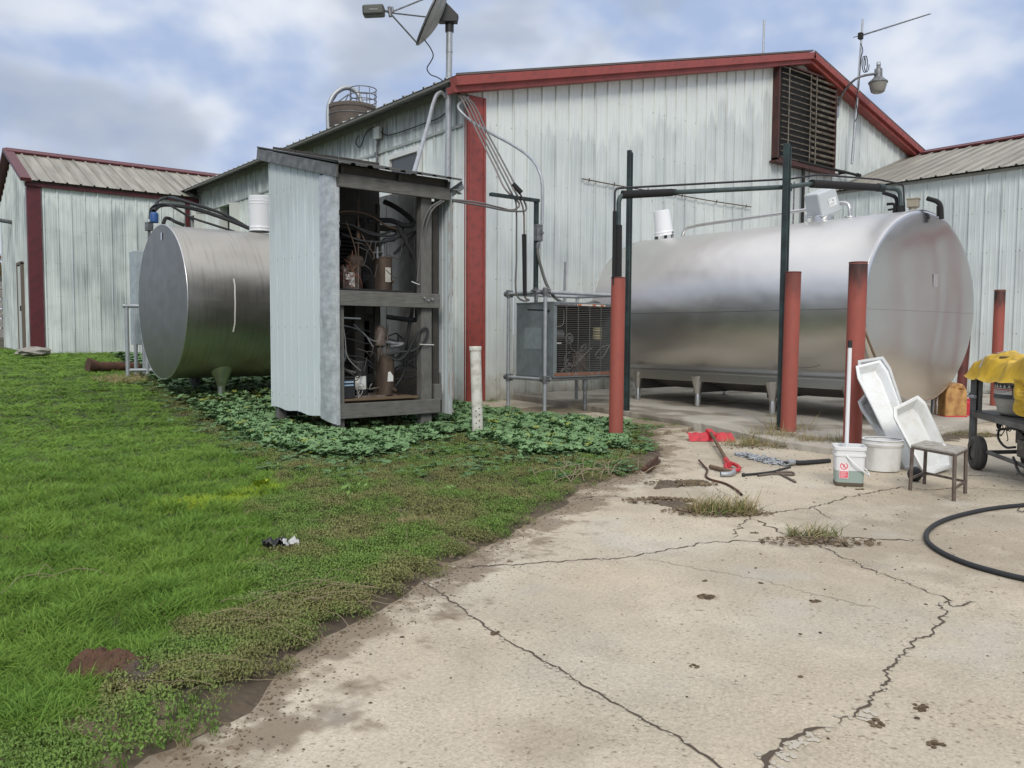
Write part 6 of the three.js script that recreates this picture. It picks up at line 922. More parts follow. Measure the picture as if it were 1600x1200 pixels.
{ // fuel cans
  const b = [4.569, 0.07, 6.377], t = thing('fuel_can', 'faded orange fuel can with a moulded top handle on the pad edge', 'fuel can', b), d = 0.02, ry = -0.62;
  const pr = [[-0.185, 0], [0.185, 0], [0.195, 0.02], [0.195, 0.30], [0.183, 0.36], [0.155, 0.41], [0.105, 0.448], [0.03, 0.462], [-0.05, 0.458], [-0.12, 0.43], [-0.17, 0.375], [-0.193, 0.30], [-0.195, 0.02]];
  const sh = new THREE.Shape(pr.map((p) => new THREE.Vector2(...p))); const ho = new THREE.Path([[0.03, 0.375], [0.135, 0.365], [0.125, 0.395], [0.095, 0.415], [0.03, 0.42]].map((p) => new THREE.Vector2(...p))); sh.holes.push(ho);
  const g = boxUV(new THREE.ExtrudeGeometry(sh, { depth: 0.15, bevelEnabled: true, bevelSize: 0.02, bevelThickness: 0.02, bevelSegments: 3 }).translate(0, 0.02, -0.075)); g.scale(0.80, 1.06, 1.15); obj('body', g.rotateY(ry).translate(...b), M.gasOrange, t);
  obj('foot', box(add3(b, [0, 0.018, 0]), [0.35, 0.03, 0.25], ry, 0.01), M.red, t); obj('cap', rod(add3(b, [-0.08, 0.46, 0.05]), add3(b, [-0.08, 0.50, 0.05]), 0.03), M.gasOrange, t);
  const b2 = [5.008, 0.07, 6.445], t2 = thing('fuel_can', 'bright red fuel can with a bent spout beside the faded orange one', 'fuel can', b2);
  obj('body', [flat(new RoundedBoxGeometry(0.24, 0.24, 0.17, 3, 0.03)).rotateY(ry).translate(b2[0], b2[1] + 0.12, b2[2]), box(add3(b2, [0, 0.25, 0]), [0.14, 0.05, 0.08], ry, 0.015)], M.red, t2); obj('cap', rod(add3(b2, [0.02, 0.25, 0.02]), add3(b2, [0.03, 0.31, 0.02]), 0.035), M.black, t2); obj('spout', tube([add3(b2, [0.03, 0.3, 0.02]), add3(b2, [0.06, 0.38, 0.03]), add3(b2, [0.10, 0.46, 0.04]), add3(b2, [0.17, 0.50, 0.06])], 0.016), M.brass, t2);
}
{ // scraper
  const t = thing('red_scraper', 'bright red plastic scraper with a wooden shaft and loop grip lying on the concrete', 'scraper', [-0.356, 0, 5.68]);
  const a = V([-0.587, 0, 5.511]), b = V([-0.125, 0, 5.849]), u = b.clone().sub(a), W = u.length(); u.normalize(); const w = V(u.z, 0, -u.x).multiplyScalar(1); if (w.z > 0) w.negate(); // away from the camera
  const pt = (s, q, y) => [a.x + u.x * s * W + w.x * q, y, a.z + u.z * s * W + w.z * q];
  obj('blade', [sheet((s, q) => { const taper = 0.07 * (1 - q) * 0 + 0.05 * q; const ss = lerp(taper, 1 - taper, s); return pt(ss, -0.02 + q * 0.27, 0.018 + 0.05 * Math.sin(q * Math.PI) * 1.0 + 0.05 * q + 0.006 * Math.cos(s * 30)); }, 40, 10), sheet((s, q) => pt(s, -0.02 - 0.005 * q, 0.018 - 0.012 * q), 4, 1)], M.red, t);
  obj('socket', bar(pt(0.5, 0.18, 0.12), pt(0.55, -0.02, 0.075), 0.075, 0.05, 0.015), M.red, t);
  obj('shaft', rod(pt(0.52, 0.10, 0.10), [-1.726, 0.03, 6.943], 0.019), M.brownWood, t);
  const g = V([-1.769, 0, 7.031]); const lp = [[-1.731, 0.03, 6.94], [-2.042, 0.03, 7.158], [-2.138, 0.03, 7.274], [-2.084, 0.03, 7.314], [-1.937, 0.03, 7.236], [-1.855, 0.04, 7.131], [-1.785, 0.04, 6.98]];
  obj('grip', [tube(lp, 0.019, 60, 10), rod([-1.626, 0.035, 6.845], [-1.879, 0.035, 7.074], 0.028)], M.red, t);
}
{ // chain heap
  const c = [-1.215, 0, 7.027], t = thing('steel_chain', 'heap of steel chain on the concrete beside the red scraper', 'chain', c), q = rngOf(404);
  const geo = new THREE.TorusGeometry(0.022, 0.0062, 7, 16); geo.scale(1.45, 1, 1); const pA = V([-1.072, 0, 6.564]), pB = V([-1.299, 0, 7.331]);
  let yaw = 0; for (let k = 0; k < 150; k++) { const s = q(), sp = 0.03 + 0.22 * Math.sin(Math.min(1, s * 1.15) * Math.PI) * (s > 0.2 ? 1 : 0.3); const m = new THREE.Mesh(geo, M.galv); const off = (q() - 0.5) * 2; m.position.set(lerp(pA.x, pB.x, s) + 0.62 * off * sp - c[0], 0.012 + q() * 0.03 * (1 - Math.abs(off)) * (s > 0.2 ? 1.2 : 0.2), lerp(pA.z, pB.z, s) - 0.78 * off * sp - c[2]); m.rotation.set(Math.PI / 2 + (q() - 0.5) * 1.2, (q() - 0.5) * 0.9, q() * 6.3); m.name = k ? 'link_' + String(k).padStart(3, '0') : 'link'; m.castShadow = m.receiveShadow = true; t.add(m); }
}
{
  const one = (name, label, cat, geos, mat, pos) => { const t = thing(name, label, cat, pos); obj('body', geos, mat, t); return t; };
  const a = [-1.987, 0, 6.918], t1 = one('broken_stick', 'short brown broken stick lying against the red loop grip', 'stick', rod([-2.073, 0.025, 7], [-2.18, 0.025, 7.342], 0.021), M.brownWood, a);
  one('pipe_elbow', 'bent grey pipe elbow below the red loop grip', 'pipe', tube([[-2.36, 0.025, 7.34], [-2.303, 0.025, 7.383], [-2.21, 0.025, 7.364], [-2.078, 0.025, 7.281]], 0.024), M.galv, [-2.159, 0, 7.262]);
  one('wood_offcut', 'short rusty brown angled offcut at the edge of the dirt', 'offcut', [bar([-2.697, 0.02, 6.735], [-2.161, 0.02, 6.38], 0.10, 0.02, 0.004), bar([-2.798, 0.05, 6.841], [-2.269, 0.05, 6.492], 0.02, 0.08, 0.004)], M.rust, [-2.356, 0, 6.494]);
  one('bent_rod', 'long thin bent iron rod between the scraper and the dirt heap', 'rod', tube([[-1.857, 0.03, 6.687], [-2.038, 0.02, 6.887], [-2.189, 0.012, 7.053], [-2.492, 0.012, 7.277], [-2.596, 0.012, 7.409], [-2.654, 0.012, 7.606], [-2.825, 0.012, 7.852], [-2.975, 0.012, 8.018]], 0.010), M.rust, [-2.513, 0, 7.344]);
  one('pry_bar', 'dark iron bar with a ball end lying below the chain', 'bar', [tube([[-2.173, 0.015, 7.451], [-1.997, 0.015, 7.494], [-1.79, 0.015, 7.513], [-1.615, 0.02, 7.495], [-1.53, 0.035, 7.53]], 0.012), new THREE.SphereGeometry(0.02, 12, 8).translate(...[-2.183, 0.018, 7.465])], M.black, [-1.895, 0, 7.459]);
  one('pliers', 'grey forked tool crossing the dark iron bar below the chain', 'tool', [tube([[-2.078, 0.012, 7.544], [-1.87, 0.014, 7.581], [-1.829, 0.014, 7.656], [-1.788, 0.012, 7.717], [-1.67, 0.014, 7.641], [-1.808, 0.016, 7.553]], 0.010), rod([-1.843, 0.012, 7.631], [-2.095, 0.012, 7.947], 0.010)], M.rustSteel, [-1.804, 0, 7.572]);
  one('black_hose', 'short length of black hose running from the chain to the square bucket', 'hose', tube([[-1.334, 0.03, 7.338], [-1.208, 0.03, 7.328], [-1.171, 0.028, 7.392], [-1.01, 0.025, 7.435], [-0.751, 0.02, 7.48]], 0.024), M.rubber, [-0.904, 0, 7.313]);
  obj('fitting', rod([-1.305, 0.035, 7.348], [-1.216, 0.035, 7.363], 0.03), M.galv, scene.children[scene.children.length - 1]);
  one('water_hose', 'long black garden hose curving in from the right edge of the concrete', 'hose', tube([[-0.786, 0.016, 9.862], [-1.595, 0.016, 9.595], [-1.857, 0.016, 9.514], [-2.183, 0.016, 9.466], [-2.579, 0.016, 9.457], [-2.93, 0.016, 9.508], [-3.178, 0.016, 9.589], [-3.382, 0.016, 9.703], [-3.56, 0.016, 9.871], [-3.673, 0.016, 10.045], [-3.723, 0.016, 10.2], [-3.743, 0.016, 10.366], [-3.707, 0.016, 10.592]], 0.016, 200, 10), M.rubber, [-3.171, 0, 9.598]);
  one('wire_loop', 'thin loop of wire beside the garden hose at the right edge', 'wire', tube([[-1.692, 0.01, 9.603], [-1.81, 0.01, 9.629], [-1.873, 0.012, 9.678], [-1.705, 0.01, 9.652]], 0.003), M.black, [-1.717, 0, 9.613]);
  // iron casting in the lawn
  const r = [-7.835, 0, 8.851], t = thing('rusty_casting', 'lump of rusty brown iron half sunk in the grass near the lower left corner', 'scrap iron', r);
  const P = [[-7.929, 0, 8.617], [-7.715, 0, 8.986]], ux = V(P[1]).sub(V(P[0])).normalize(), uw = V(ux.z, 0, -ux.x), L = V(P[1]).distanceTo(V(P[0]));
  const rustTex = dataTex(256, 256, (u, v) => { const q = F4(u, v), f = F24(u * 2, v * 2), g = sstep(0.40, 0.72, u + 0.5 * (q - 0.5)); return [[0.115, 0.058, 0.032], [0.095, 0.078, 0.060]].reduce((a, c, i) => a.map((x, k) => x + c[k] * (i ? g : 1 - g)), [0, 0, 0]).map((x) => x * (0.45 + 0.75 * q + 0.35 * (f - 0.5))); }, true, THREE.ClampToEdgeWrapping);
  obj('casting', sheet((s, q) => { const w = 0.125 * Math.pow(Math.sin(Math.PI * clamp(0.22 + s * 0.76)), 0.5), a = Math.PI * q; const h = (0.100 - 0.050 * s) * Math.pow(Math.sin(a), 0.75) * Math.pow(Math.sin(Math.PI * clamp(0.2 + s * 0.78)), 0.35); const nse = 0.024 * fbm(s * 4, q * 3, 4) + 0.006 * n2(s * 26, q * 18); const x = s * L, d = -Math.cos(a) * w; return [P[0][0] + ux.x * x + uw.x * (d + nse * 0.6), -0.005 + h + nse, P[0][2] + ux.z * x + uw.z * (d + nse * 0.6)]; }, 110, 50, (p, s, q) => [s, q]), std([1, 1, 1], 0.95, 0, { map: rustTex, bumpMap: bumpFine, bumpScale: 0.012 }), t);
  // scrap of film
  const lt = [-6.665, 0, 7.471], q = rngOf(9), tt = thing('plastic_scrap', 'crumpled black and white plastic scrap on the weeds', 'litter', lt);
  const crum = (dx, dz, w, sd) => sheet((s, v) => [lt[0] + dx + (s - 0.5) * w, 0.062 + 0.03 * n2(s * 1.8 + sd, v * 1.8) + 0.028 * (1 - Math.abs(n2(s * 2.6, v * 2.6 + sd))), lt[2] + dz + (v - 0.5) * w * 0.7], 14, 12);
  obj('black_film', crum(-0.03, 0, 0.13, 3), M.black, tt); obj('white_film', crum(0.05, 0.02, 0.10, 8), std([0.50, 0.50, 0.49], 0.6), tt);
  const fl = [-6.009, 0, 5.551], f2 = thing('yellow_scrap', 'small translucent yellow green plastic piece at the lawn edge', 'litter', fl); obj('film', sheet((s, v) => [fl[0] + (s - 0.5) * 0.13, 0.06 + 0.05 * v + 0.02 * n2(s * 3, v * 3), fl[2] + (v - 0.5) * 0.06], 8, 6), std([0.42, 0.52, 0.04], 0.5), f2);
  const rk = [-5, 0.75, -11.654], st = thing('pale_stone', 'flat pale stone at the foot of the barn corner', 'stone', rk); const sg = new THREE.IcosahedronGeometry(0.24, 2); const sp = sg.attributes.position; for (let i = 0; i < sp.count; i++) { const k = 1 + 0.25 * n3(sp.getX(i) * 6, sp.getY(i) * 6, sp.getZ(i) * 6); sp.setXYZ(i, sp.getX(i) * k * 1.6, sp.getY(i) * k * 0.5, sp.getZ(i) * k); } sg.computeVertexNormals(); obj('stone', sg.translate(rk[0], rk[1] + 0.05, rk[2]), M.concreteGrey, st);
  const ip = [-4.2, terrain(-4.2, -7.2), -7.2], it = thing('rusty_pipe', 'rusty pipe with a flared end lying by the electric cabinet', 'pipe', ip); obj('pipe', [rod(add3(ip, [-0.35, 0.14, 0.1]), add3(ip, [0.55, 0.12, 0]), 0.10), rod(add3(ip, [-0.5, 0.16, 0.12]), add3(ip, [-0.32, 0.14, 0.1]), 0.17, 0.12)], M.rust, it);
}
{ // welder cart with a yellow tarp
  const A = V([0.216, 0, 8.46]), d1 = V(-0.76, 0, 0.65).normalize(), d2 = V(0.65, 0, 0.76).normalize();
  const P = (l, w, y) => [A.x + d1.x * l + d2.x * w, y, A.z + d1.z * l + d2.z * w], L = 1.75, Wd = 0.78, YT = 0.90, YM = 0.53;
  const m = (g, at) => g.applyMatrix4(basis([d1.x, 0, d1.z], [0, 1, 0], [-d1.z, 0, d1.x], at));
  const t = thing('equipment_cart', 'grey steel cart with tan drum and engine under yellow cloth at the right edge', 'cart', P(0.6, 0.3, 0));
  const yaw = Math.atan2(-d1.z, d1.x);
  for (const w of [0, Wd]) { obj('deck_rail', bar(P(-0.02, w, YT), P(L, w, YT), 0.045, 0.05), M.cartFrame, t); obj('lower_rail', bar(P(-0.02, w, YM), P(L, w, YM), 0.045, 0.055), M.cartFrame, t); }
  for (const y of [YT, YM]) obj('cross_rail', [bar(P(0, 0, y), P(0, Wd, y), 0.045, 0.05), bar(P(0.9, 0, y - 0.01), P(0.9, Wd, y - 0.01), 0.045, 0.04), bar(P(L, 0, y), P(L, Wd, y), 0.045, 0.05)], M.cartFrame, t);
  obj('deck', box(P(L / 2, Wd / 2, YT + 0.03), [L, 0.012, Wd], yaw, 0.002), M.cartFrame, t); obj('lower_deck', box(P(L / 2, Wd / 2, YM + 0.032), [L, 0.012, Wd], yaw, 0.002), M.cartFrame, t);
  obj('leg', bar(P(0.02, 0.0, 0.10), P(0.02, 0.0, YT), 0.05, 0.06), M.cartFrame, t); obj('leg', bar(P(0.02, Wd, 0.10), P(0.02, Wd, YT), 0.05, 0.06), M.cartFrame, t);
  obj('side_plate', box(P(0.06, 0.03, 0.72), [0.16, 0.34, 0.012], yaw, 0.004), M.cartFrame, t);
  obj('latch', [pipe([P(0.05, -0.05, 0.74), P(0.10, -0.09, 0.71), P(0.24, -0.09, 0.72)], 0.010, 0.03), rod(P(0.22, -0.09, 0.72), P(0.31, -0.09, 0.72), 0.016)], M.galv, t);
  const dc = P(0.60, 0.33, YM + 0.04); obj('drum', [lathe(dc, [[0, 0], [0.27, 0], [0.30, 0.03], [0.335, 0.16], [0.34, 0.31], [0, 0.31]], 40)], M.drum, t);
  obj('drum_band', lathe(add3(dc, [0, 0.16, 0]), [[0.336, 0], [0.346, 0.006], [0.338, 0.012]], 40), M.galvDark, t);
  { const c = document.createElement('canvas'); c.width = 256; c.height = 128; const x = c.getContext('2d'); x.fillStyle = '#c9c8c2'; x.fillRect(0, 0, 256, 128); x.fillStyle = '#3c3f42'; x.fillRect(0, 0, 256, 40); x.fillRect(0, 92, 256, 36); x.fillStyle = '#b14a44'; x.fillRect(0, 46, 256, 10); x.fillStyle = '#d8d8d4'; for (let k = 0; k < 5; k++) { x.beginPath(); x.moveTo(26 + k * 50, 8); x.lineTo(42 + k * 50, 34); x.lineTo(10 + k * 50, 34); x.fill(); } x.fillStyle = '#555'; for (let k = 0; k < 3; k++) x.fillRect(12, 62 + k * 9, 220 - k * 40, 4); const lt = new THREE.CanvasTexture(c); lt.colorSpace = THREE.SRGBColorSpace;
    obj('warning_label', new THREE.CylinderGeometry(0.3425, 0.3425, 0.14, 24, 1, true, -2.55, 0.75).translate(dc[0], dc[1] + 0.235, dc[2]), new THREE.MeshStandardMaterial({ map: lt, roughness: 0.5, side: THREE.DoubleSide }), t); }
  const tyreAt = (l, w, r, wd, mat) => { const c = P(l, w, r); const g = lathe([0, 0, 0], [[r * 0.45, -wd / 2], [r * 0.8, -wd / 2], [r * 0.95, -wd * 0.42], [r, -wd * 0.25], [r, wd * 0.25], [r * 0.95, wd * 0.42], [r * 0.8, wd / 2], [r * 0.45, wd / 2]], 34).rotateX(Math.PI / 2); const h = rod([0, 0, -wd * 0.4], [0, 0, wd * 0.4], r * 0.46, r * 0.46, 22); const wl = obj('wheel', m(g, c), mat, t); obj('hub', m(h, c), M.cartFrame, wl); return wl; };
  tyreAt(0.22, -0.02, 0.165, 0.10, M.dustTyre); tyreAt(0.45, 0.42, 0.24, 0.16, M.tyre);
  obj('axle', [rod(P(0.22, -0.05, 0.165), P(0.22, 0.6, 0.2), 0.02), rod(P(0.1, 0.0, 0.2), P(1.4, 0.1, 0.16), 0.02)], M.cartFrame, t);
  obj('engine', [box(P(0.78, 0.22, 0.40), [0.2, 0.15, 0.16], yaw, 0.01), box(P(0.95, 0.2, 0.30), [0.24, 0.16, 0.2], yaw, 0.01), box(P(0.60, 0.34, 0.40), [0.18, 0.2, 0.2], yaw, 0.01)], paint([0.20, 0.185, 0.15], [0.07, 0.065, 0.055], 0.45, 0.7, 0.1, 6, 6, 151), t);
  obj('fuel_line', [tube([P(0.45, 0.1, 0.48), P(0.5, 0.06, 0.36), P(0.62, 0.08, 0.28), P(0.8, 0.1, 0.30)], 0.011), tube([P(0.35, 0.1, 0.5), P(0.55, 0.05, 0.44), P(0.8, 0.08, 0.47), P(1.1, 0.05, 0.45)], 0.012), tube([P(0.9, 0.05, 0.22), P(1.2, 0.0, 0.12), P(1.5, 0.0, 0.16)], 0.012), ...wires(6, ...P(0.55, 0.1, 0.42), 0.25, 171)], M.black, t);
  obj('mud_shield', box(P(0.7, 0.55, 0.34), [1.0, 0.3, 0.02], yaw, 0), M.darkIn, t);
  // tarp
  const tm = new THREE.MeshPhysicalMaterial({ color: lin(1, 1, 1), map: paintTex([0.62, 0.40, 0.018], [0.36, 0.22, 0.02], 0.22, 6, 6, 161), roughness: 0.5, side: THREE.DoubleSide, bumpMap: mottle, bumpScale: 0.012 });
  const tp = thing('yellow_tarp', 'crumpled yellow rain clothing heaped on top of the cart', 'tarp', P(0.5, 0.3, YT));
  const hump = (x, z) => 0.15 * Math.pow(Math.max(0, Math.sin(Math.PI * clamp(z * 0.9 + 0.05))), 0.6) * sstep(0, 0.32, x) + 0.05 * fbm(x * 1.6 + 3, z * 2, 2) + 0.05 * (1 - Math.abs(n2(x * 2.0 + z * 2.6, z * 1.3))) + 0.016 * (1 - Math.abs(n2(x * 6.5 - z * 4, z * 3.5))) + 0.006 * n2(x * 14, z * 13);
  obj('cloth', [sheet((s, v) => { const l = -0.06 + s * 1.7, w = -0.10 + v * 0.95; const edge = sstep(0, 0.10, v) * sstep(0, 0.05, s), wob = 0.04 * n2(l * 2.3, 3); return P(l + 0.03 * n2(v * 7, 5) * (1 - s), w + wob * (1 - v), YT + 0.035 + (hump(s * 1.3, v) + 0.02) * edge - 0.05 * (1 - sstep(0, 0.09, v)) * (0.8 + 0.5 * n2(l * 2.2, 9))); }, 120, 60), sheet((s, v) => { const l = 1.34 + s * 0.4; return P(l + 0.04 * v, -0.125 - 0.02 * n2(s * 2, v * 1.5) - 0.018 * Math.sin(s * 8 + v), YT + 0.05 - v * (0.26 + 0.05 * Math.sin(s * 5))); }, 30, 30)], tm, tp);
  obj('reflective_band', sheet((s, v) => { const l = 0.28 + s * 0.10 + v * 0.08, w = -0.06 + v * 0.36, vv = (w + 0.10) / 0.95, ss = (l + 0.06) / 1.7; return P(l, w, YT + 0.043 + (hump(ss * 1.3, vv) + 0.02) * sstep(0, 0.10, vv) * sstep(0, 0.05, ss)); }, 8, 24), std([0.48, 0.44, 0.37], 0.5), tp);
  for (const [l0, w0, l1, w1, h, lb] of [[0.22, 0.55, 0.62, 0.05, 0.20, 'pale short board at the left on top of the yellow rain clothing'], [0.62, 0.62, 1.5, 0.02, 0.24, 'dark end board on the right on top of the yellow rain clothing']]) { const pk = thing('wood_plank', lb, 'board', P((l0 + l1) / 2, 0.3, YT + h)); obj('board', bar(P(l0, w0, YT + h), P(l1, w1, YT + h), 0.11, 0.045, 0.004), M.brownWood, pk); }
}
// ---------------------------------------------------------------- plants, soil heaps and litter
const CAM = [-8.596, 12.06], YAW = 0.674;
function field2(n, r0, r1, pad, seed) { const q = rngOf(seed), out = []; for (let i = 0; i < n; i++) { const r = r0 * Math.pow(r1 / r0, q()), a = YAW + (q() * 2 - 1) * pad; out.push([CAM[0] + r * Math.sin(a), CAM[1] - r * Math.cos(a), r, q(), q(), q()]); } return out; }
function scatter(name, geo, mat, list, label, cat) { // list: [matrix, color]
  const m = new THREE.InstancedMesh(geo, mat, list.length); list.forEach(([x, c], i) => { m.setMatrixAt(i, x); m.setColorAt(i, c); });
  m.name = numbered(name); m.castShadow = m.receiveShadow = true; m.userData.kind = 'stuff'; if (label) tag(m, label, cat); scene.add(m); return m;
}
const DUM = new THREE.Object3D();
const place = (x, y, z, s, ry, sy = s, rx = 0, rz = 0) => { DUM.position.set(x, y, z); DUM.rotation.set(rx, ry, rz); DUM.scale.set(s, sy, s); DUM.updateMatrix(); return DUM.matrix.clone(); };
function bladesGeo(n, h, w, spread, bend, seed) {
  const q = rngOf(seed), pos = [], idx = [];
  for (let k = 0; k < n; k++) {
    const a = q() * 6.283, hh = h * (0.55 + 0.6 * q()), b = bend * (0.3 + q()), x = (q() - 0.5) * spread, z = (q() - 0.5) * spread, ww = w * (0.7 + 0.6 * q()), f = q() * 6.283, cx = Math.cos(f) * ww / 2, cz = Math.sin(f) * ww / 2, dx = Math.cos(a), dz = Math.sin(a), i = pos.length / 3;
    [[0, 1], [0.45, 0.9], [0.8, 0.55], [1, 0]].forEach(([t, wf]) => { const o = b * hh * t * t, y = hh * (t - 0.28 * b * t * t); const px = x + dx * o, pz = z + dz * o; if (wf > 0) { pos.push(px - cx * wf, y, pz - cz * wf, px + cx * wf, y, pz + cz * wf); } else pos.push(px, y, pz); });
    idx.push(i, i + 1, i + 3, i, i + 3, i + 2, i + 2, i + 3, i + 5, i + 2, i + 5, i + 4, i + 4, i + 5, i + 6);
  }
  const g = new THREE.BufferGeometry(); g.setAttribute('position', new THREE.Float32BufferAttribute(pos, 3)); g.setIndex(idx); g.computeVertexNormals(); return g;
}
function leavesGeo(n, r, h, spread, seed, fan = false, aspect = 0.45) { // small leaves on low stems
  const q = rngOf(seed), pos = [], idx = [];
  const v = new THREE.Vector3(), e = new THREE.Euler(), m = new THREE.Matrix4();
  for (let k = 0; k < n; k++) {
    const a = q() * 6.283, d = Math.sqrt(q()) * spread, y = h * (0.25 + 0.75 * q()), s = r * (0.6 + 0.8 * q()), b = pos.length / 3;
    e.set((q() - 0.5) * (fan ? 0.85 : 1.7), q() * 6.283, (q() - 0.5) * (fan ? 0.85 : 1.7)); m.makeRotationFromEuler(e);
    if (fan) { const N = 9; v.set(0, -0.16 * s, 0).applyMatrix4(m); pos.push(d * Math.cos(a) + v.x, y + v.y, d * Math.sin(a) + v.z); for (let i = 0; i < N; i++) { const t = 0.35 + i / (N - 1) * (6.283 - 0.7); const rr2 = s * (1 + (i % 2 ? 0.0 : -0.09)); v.set(rr2 * Math.cos(t), 0.10 * s * (i % 2 ? 1 : -0.3), rr2 * Math.sin(t)).applyMatrix4(m); pos.push(d * Math.cos(a) + v.x, y + v.y, d * Math.sin(a) + v.z); if (i) idx.push(b, b + i + 1, b + i); } }
    else { [[-1, 0, 0], [0, 0.08, aspect], [1, 0, 0], [0, 0.08, -aspect]].forEach((p) => { v.set(p[0] * s, p[1] * s, p[2] * s).applyMatrix4(m); pos.push(d * Math.cos(a) + v.x, y + v.y, d * Math.sin(a) + v.z); }); idx.push(b, b + 1, b + 2, b, b + 2, b + 3); }
  }
  const g = new THREE.BufferGeometry(); g.setAttribute('position', new THREE.Float32BufferAttribute(pos, 3)); g.setIndex(idx); g.computeVertexNormals(); return g;
}
const leafMat = (rough = 0.7) => new THREE.MeshPhysicalMaterial({ color: 0xffffff, roughness: rough, specularIntensity: 0.3, side: THREE.DoubleSide });
const col = (a, b, t, k = 1) => lin(lerp(a[0], b[0], t) * k, lerp(a[1], b[1], t) * k, lerp(a[2], b[2], t) * k);
const inCl = (x, z) => inPoly(CLOVER, ...nW(x, z)), inLush = (x, z) => inPoly(LUSH, ...nW(x, z)) && !inCl(x, z);
const YG = [-6.503, 0, 5.813], YG2 = [-6.063, 0, 5.578];
const blocked = (x, z) => (x > -0.05 && z < 0.05) || z < -14.25 && x > -4.6;
{ // long lawn grass
  const lists = [[], [], []], far = [];
  for (const [x, z, r, a, b, c] of field2(185000, 2.6, 34, 0.78, 501)) {
    if (!inLush(x, z) || blocked(x, z) || yardSD(x, z) > -0.12) continue;
    const y = groundY(x, z), n = 0.5 + 0.5 * fbm(x * 0.7 + 5, z * 0.7, 3), clump = 0.5 + 0.5 * n2(x * 2.1, z * 2.1);
    if (n < 0.22 && a < 0.5) continue;
    const yg = Math.max(1 - Math.hypot((x - YG[0]) / 0.60, (z - YG[2]) / 0.42), 1 - Math.hypot((x - YG2[0]) / 0.36, (z - YG2[2]) / 0.3)), dry = b < 0.045;
    let cc = dry ? lin(0.30, 0.27, 0.12) : col([0.092, 0.185, 0.030], [0.200, 0.325, 0.056], clamp(0.15 + n * 0.75 + (c - 0.5) * 0.5), 0.85 + 0.3 * a);
    if (yg > 0 && b < yg * 1.25) cc = col([0.24, 0.37, 0.035], [0.36, 0.43, 0.04], c);
    const s = (0.62 + 0.75 * clump * clump) * (0.75 + 0.5 * b), big = Math.max(1, r / 7);
    lists[(c * 3) | 0].push([place(x, y - 0.01, z, s * big * 0.95, a * 6.283, s * (r > 9 ? 0.62 : 0.85), (b - 0.5) * 0.5, (c - 0.5) * 0.5), cc]);
  }
  lists.forEach((l, i) => scatter('lawn_grass', bladesGeo(9, 0.105, 0.0052, 0.06, 0.9, 600 + i), leafMat(), l, ['bright green lawn grass, the taller blades of the left foreground', 'bright green lawn grass, leaning blades across the left of the yard', 'bright green lawn grass filling in up to the far barn'][i], 'grass'));
}
{ // low knotweed along the concrete, with short grass
  const l = [[], []], g = [];
  for (const [x, z, r, a, b, c] of field2(150000, 2.6, 22, 0.78, 502)) {
    const sd = yardSD(x, z); if (sd > 0.03 || inLush(x, z) || blocked(x, z) || z < -9) continue;
    const cl = inCl(x, z), n = 0.5 + 0.5 * fbm(x * 1.3 + 15, z * 1.3, 4), bare = 0.5 + 0.5 * fbm(x * 1.1 - 4, z * 1.1 + 12, 4);
    const edge = sstep(0.05, -0.22, sd + 0.12 * n2(x * 3, z * 3) + 0.06 * n2(x * 11, z * 11)); if (a > edge) continue; if (bare < 0.30 && b < 0.8) continue; if (cl && a < 0.75) continue;
    const y = groundY(x, z) + 0.012, big = Math.max(1, r / 8), green = sstep(0.38, 0.7, n);
    if (Math.hypot(x + 7.86, z - 9.22) < 0.30 + 0.12 * n2(x * 7, z * 7) && b < 0.85) continue; if (c < 0.66) l[(b * 2) | 0].push([place(x, y - 0.01, z, (0.75 + 0.5 * a) * big, b * 6.283, (0.7 + 0.6 * b)), col([0.185, 0.175, 0.072], [0.125, 0.200, 0.045], clamp(green + (b - 0.5) * 0.7), 0.8 + 0.45 * a)]);
    else g.push([place(x, y - 0.01, z, (0.5 + 0.35 * a) * big, b * 6.283, 0.35 + 0.4 * green * b), a < 0.12 ? lin(0.34, 0.29, 0.16) : col([0.115, 0.150, 0.038], [0.095, 0.195, 0.028], green)]);
  }
  l.forEach((q, i) => scatter('knotweed', leavesGeo(44, 0.0064, 0.045, 0.062, 610 + i), leafMat(0.7), q, ['low olive green weeds creeping along the edge of the concrete', 'low olive green weeds spreading between lawn and clover'][i], 'weeds'));
  scatter('short_grass', bladesGeo(10, 0.085, 0.0045, 0.06, 1.1, 620), leafMat(), g, 'short thin grass growing among the low weeds', 'grass');
}
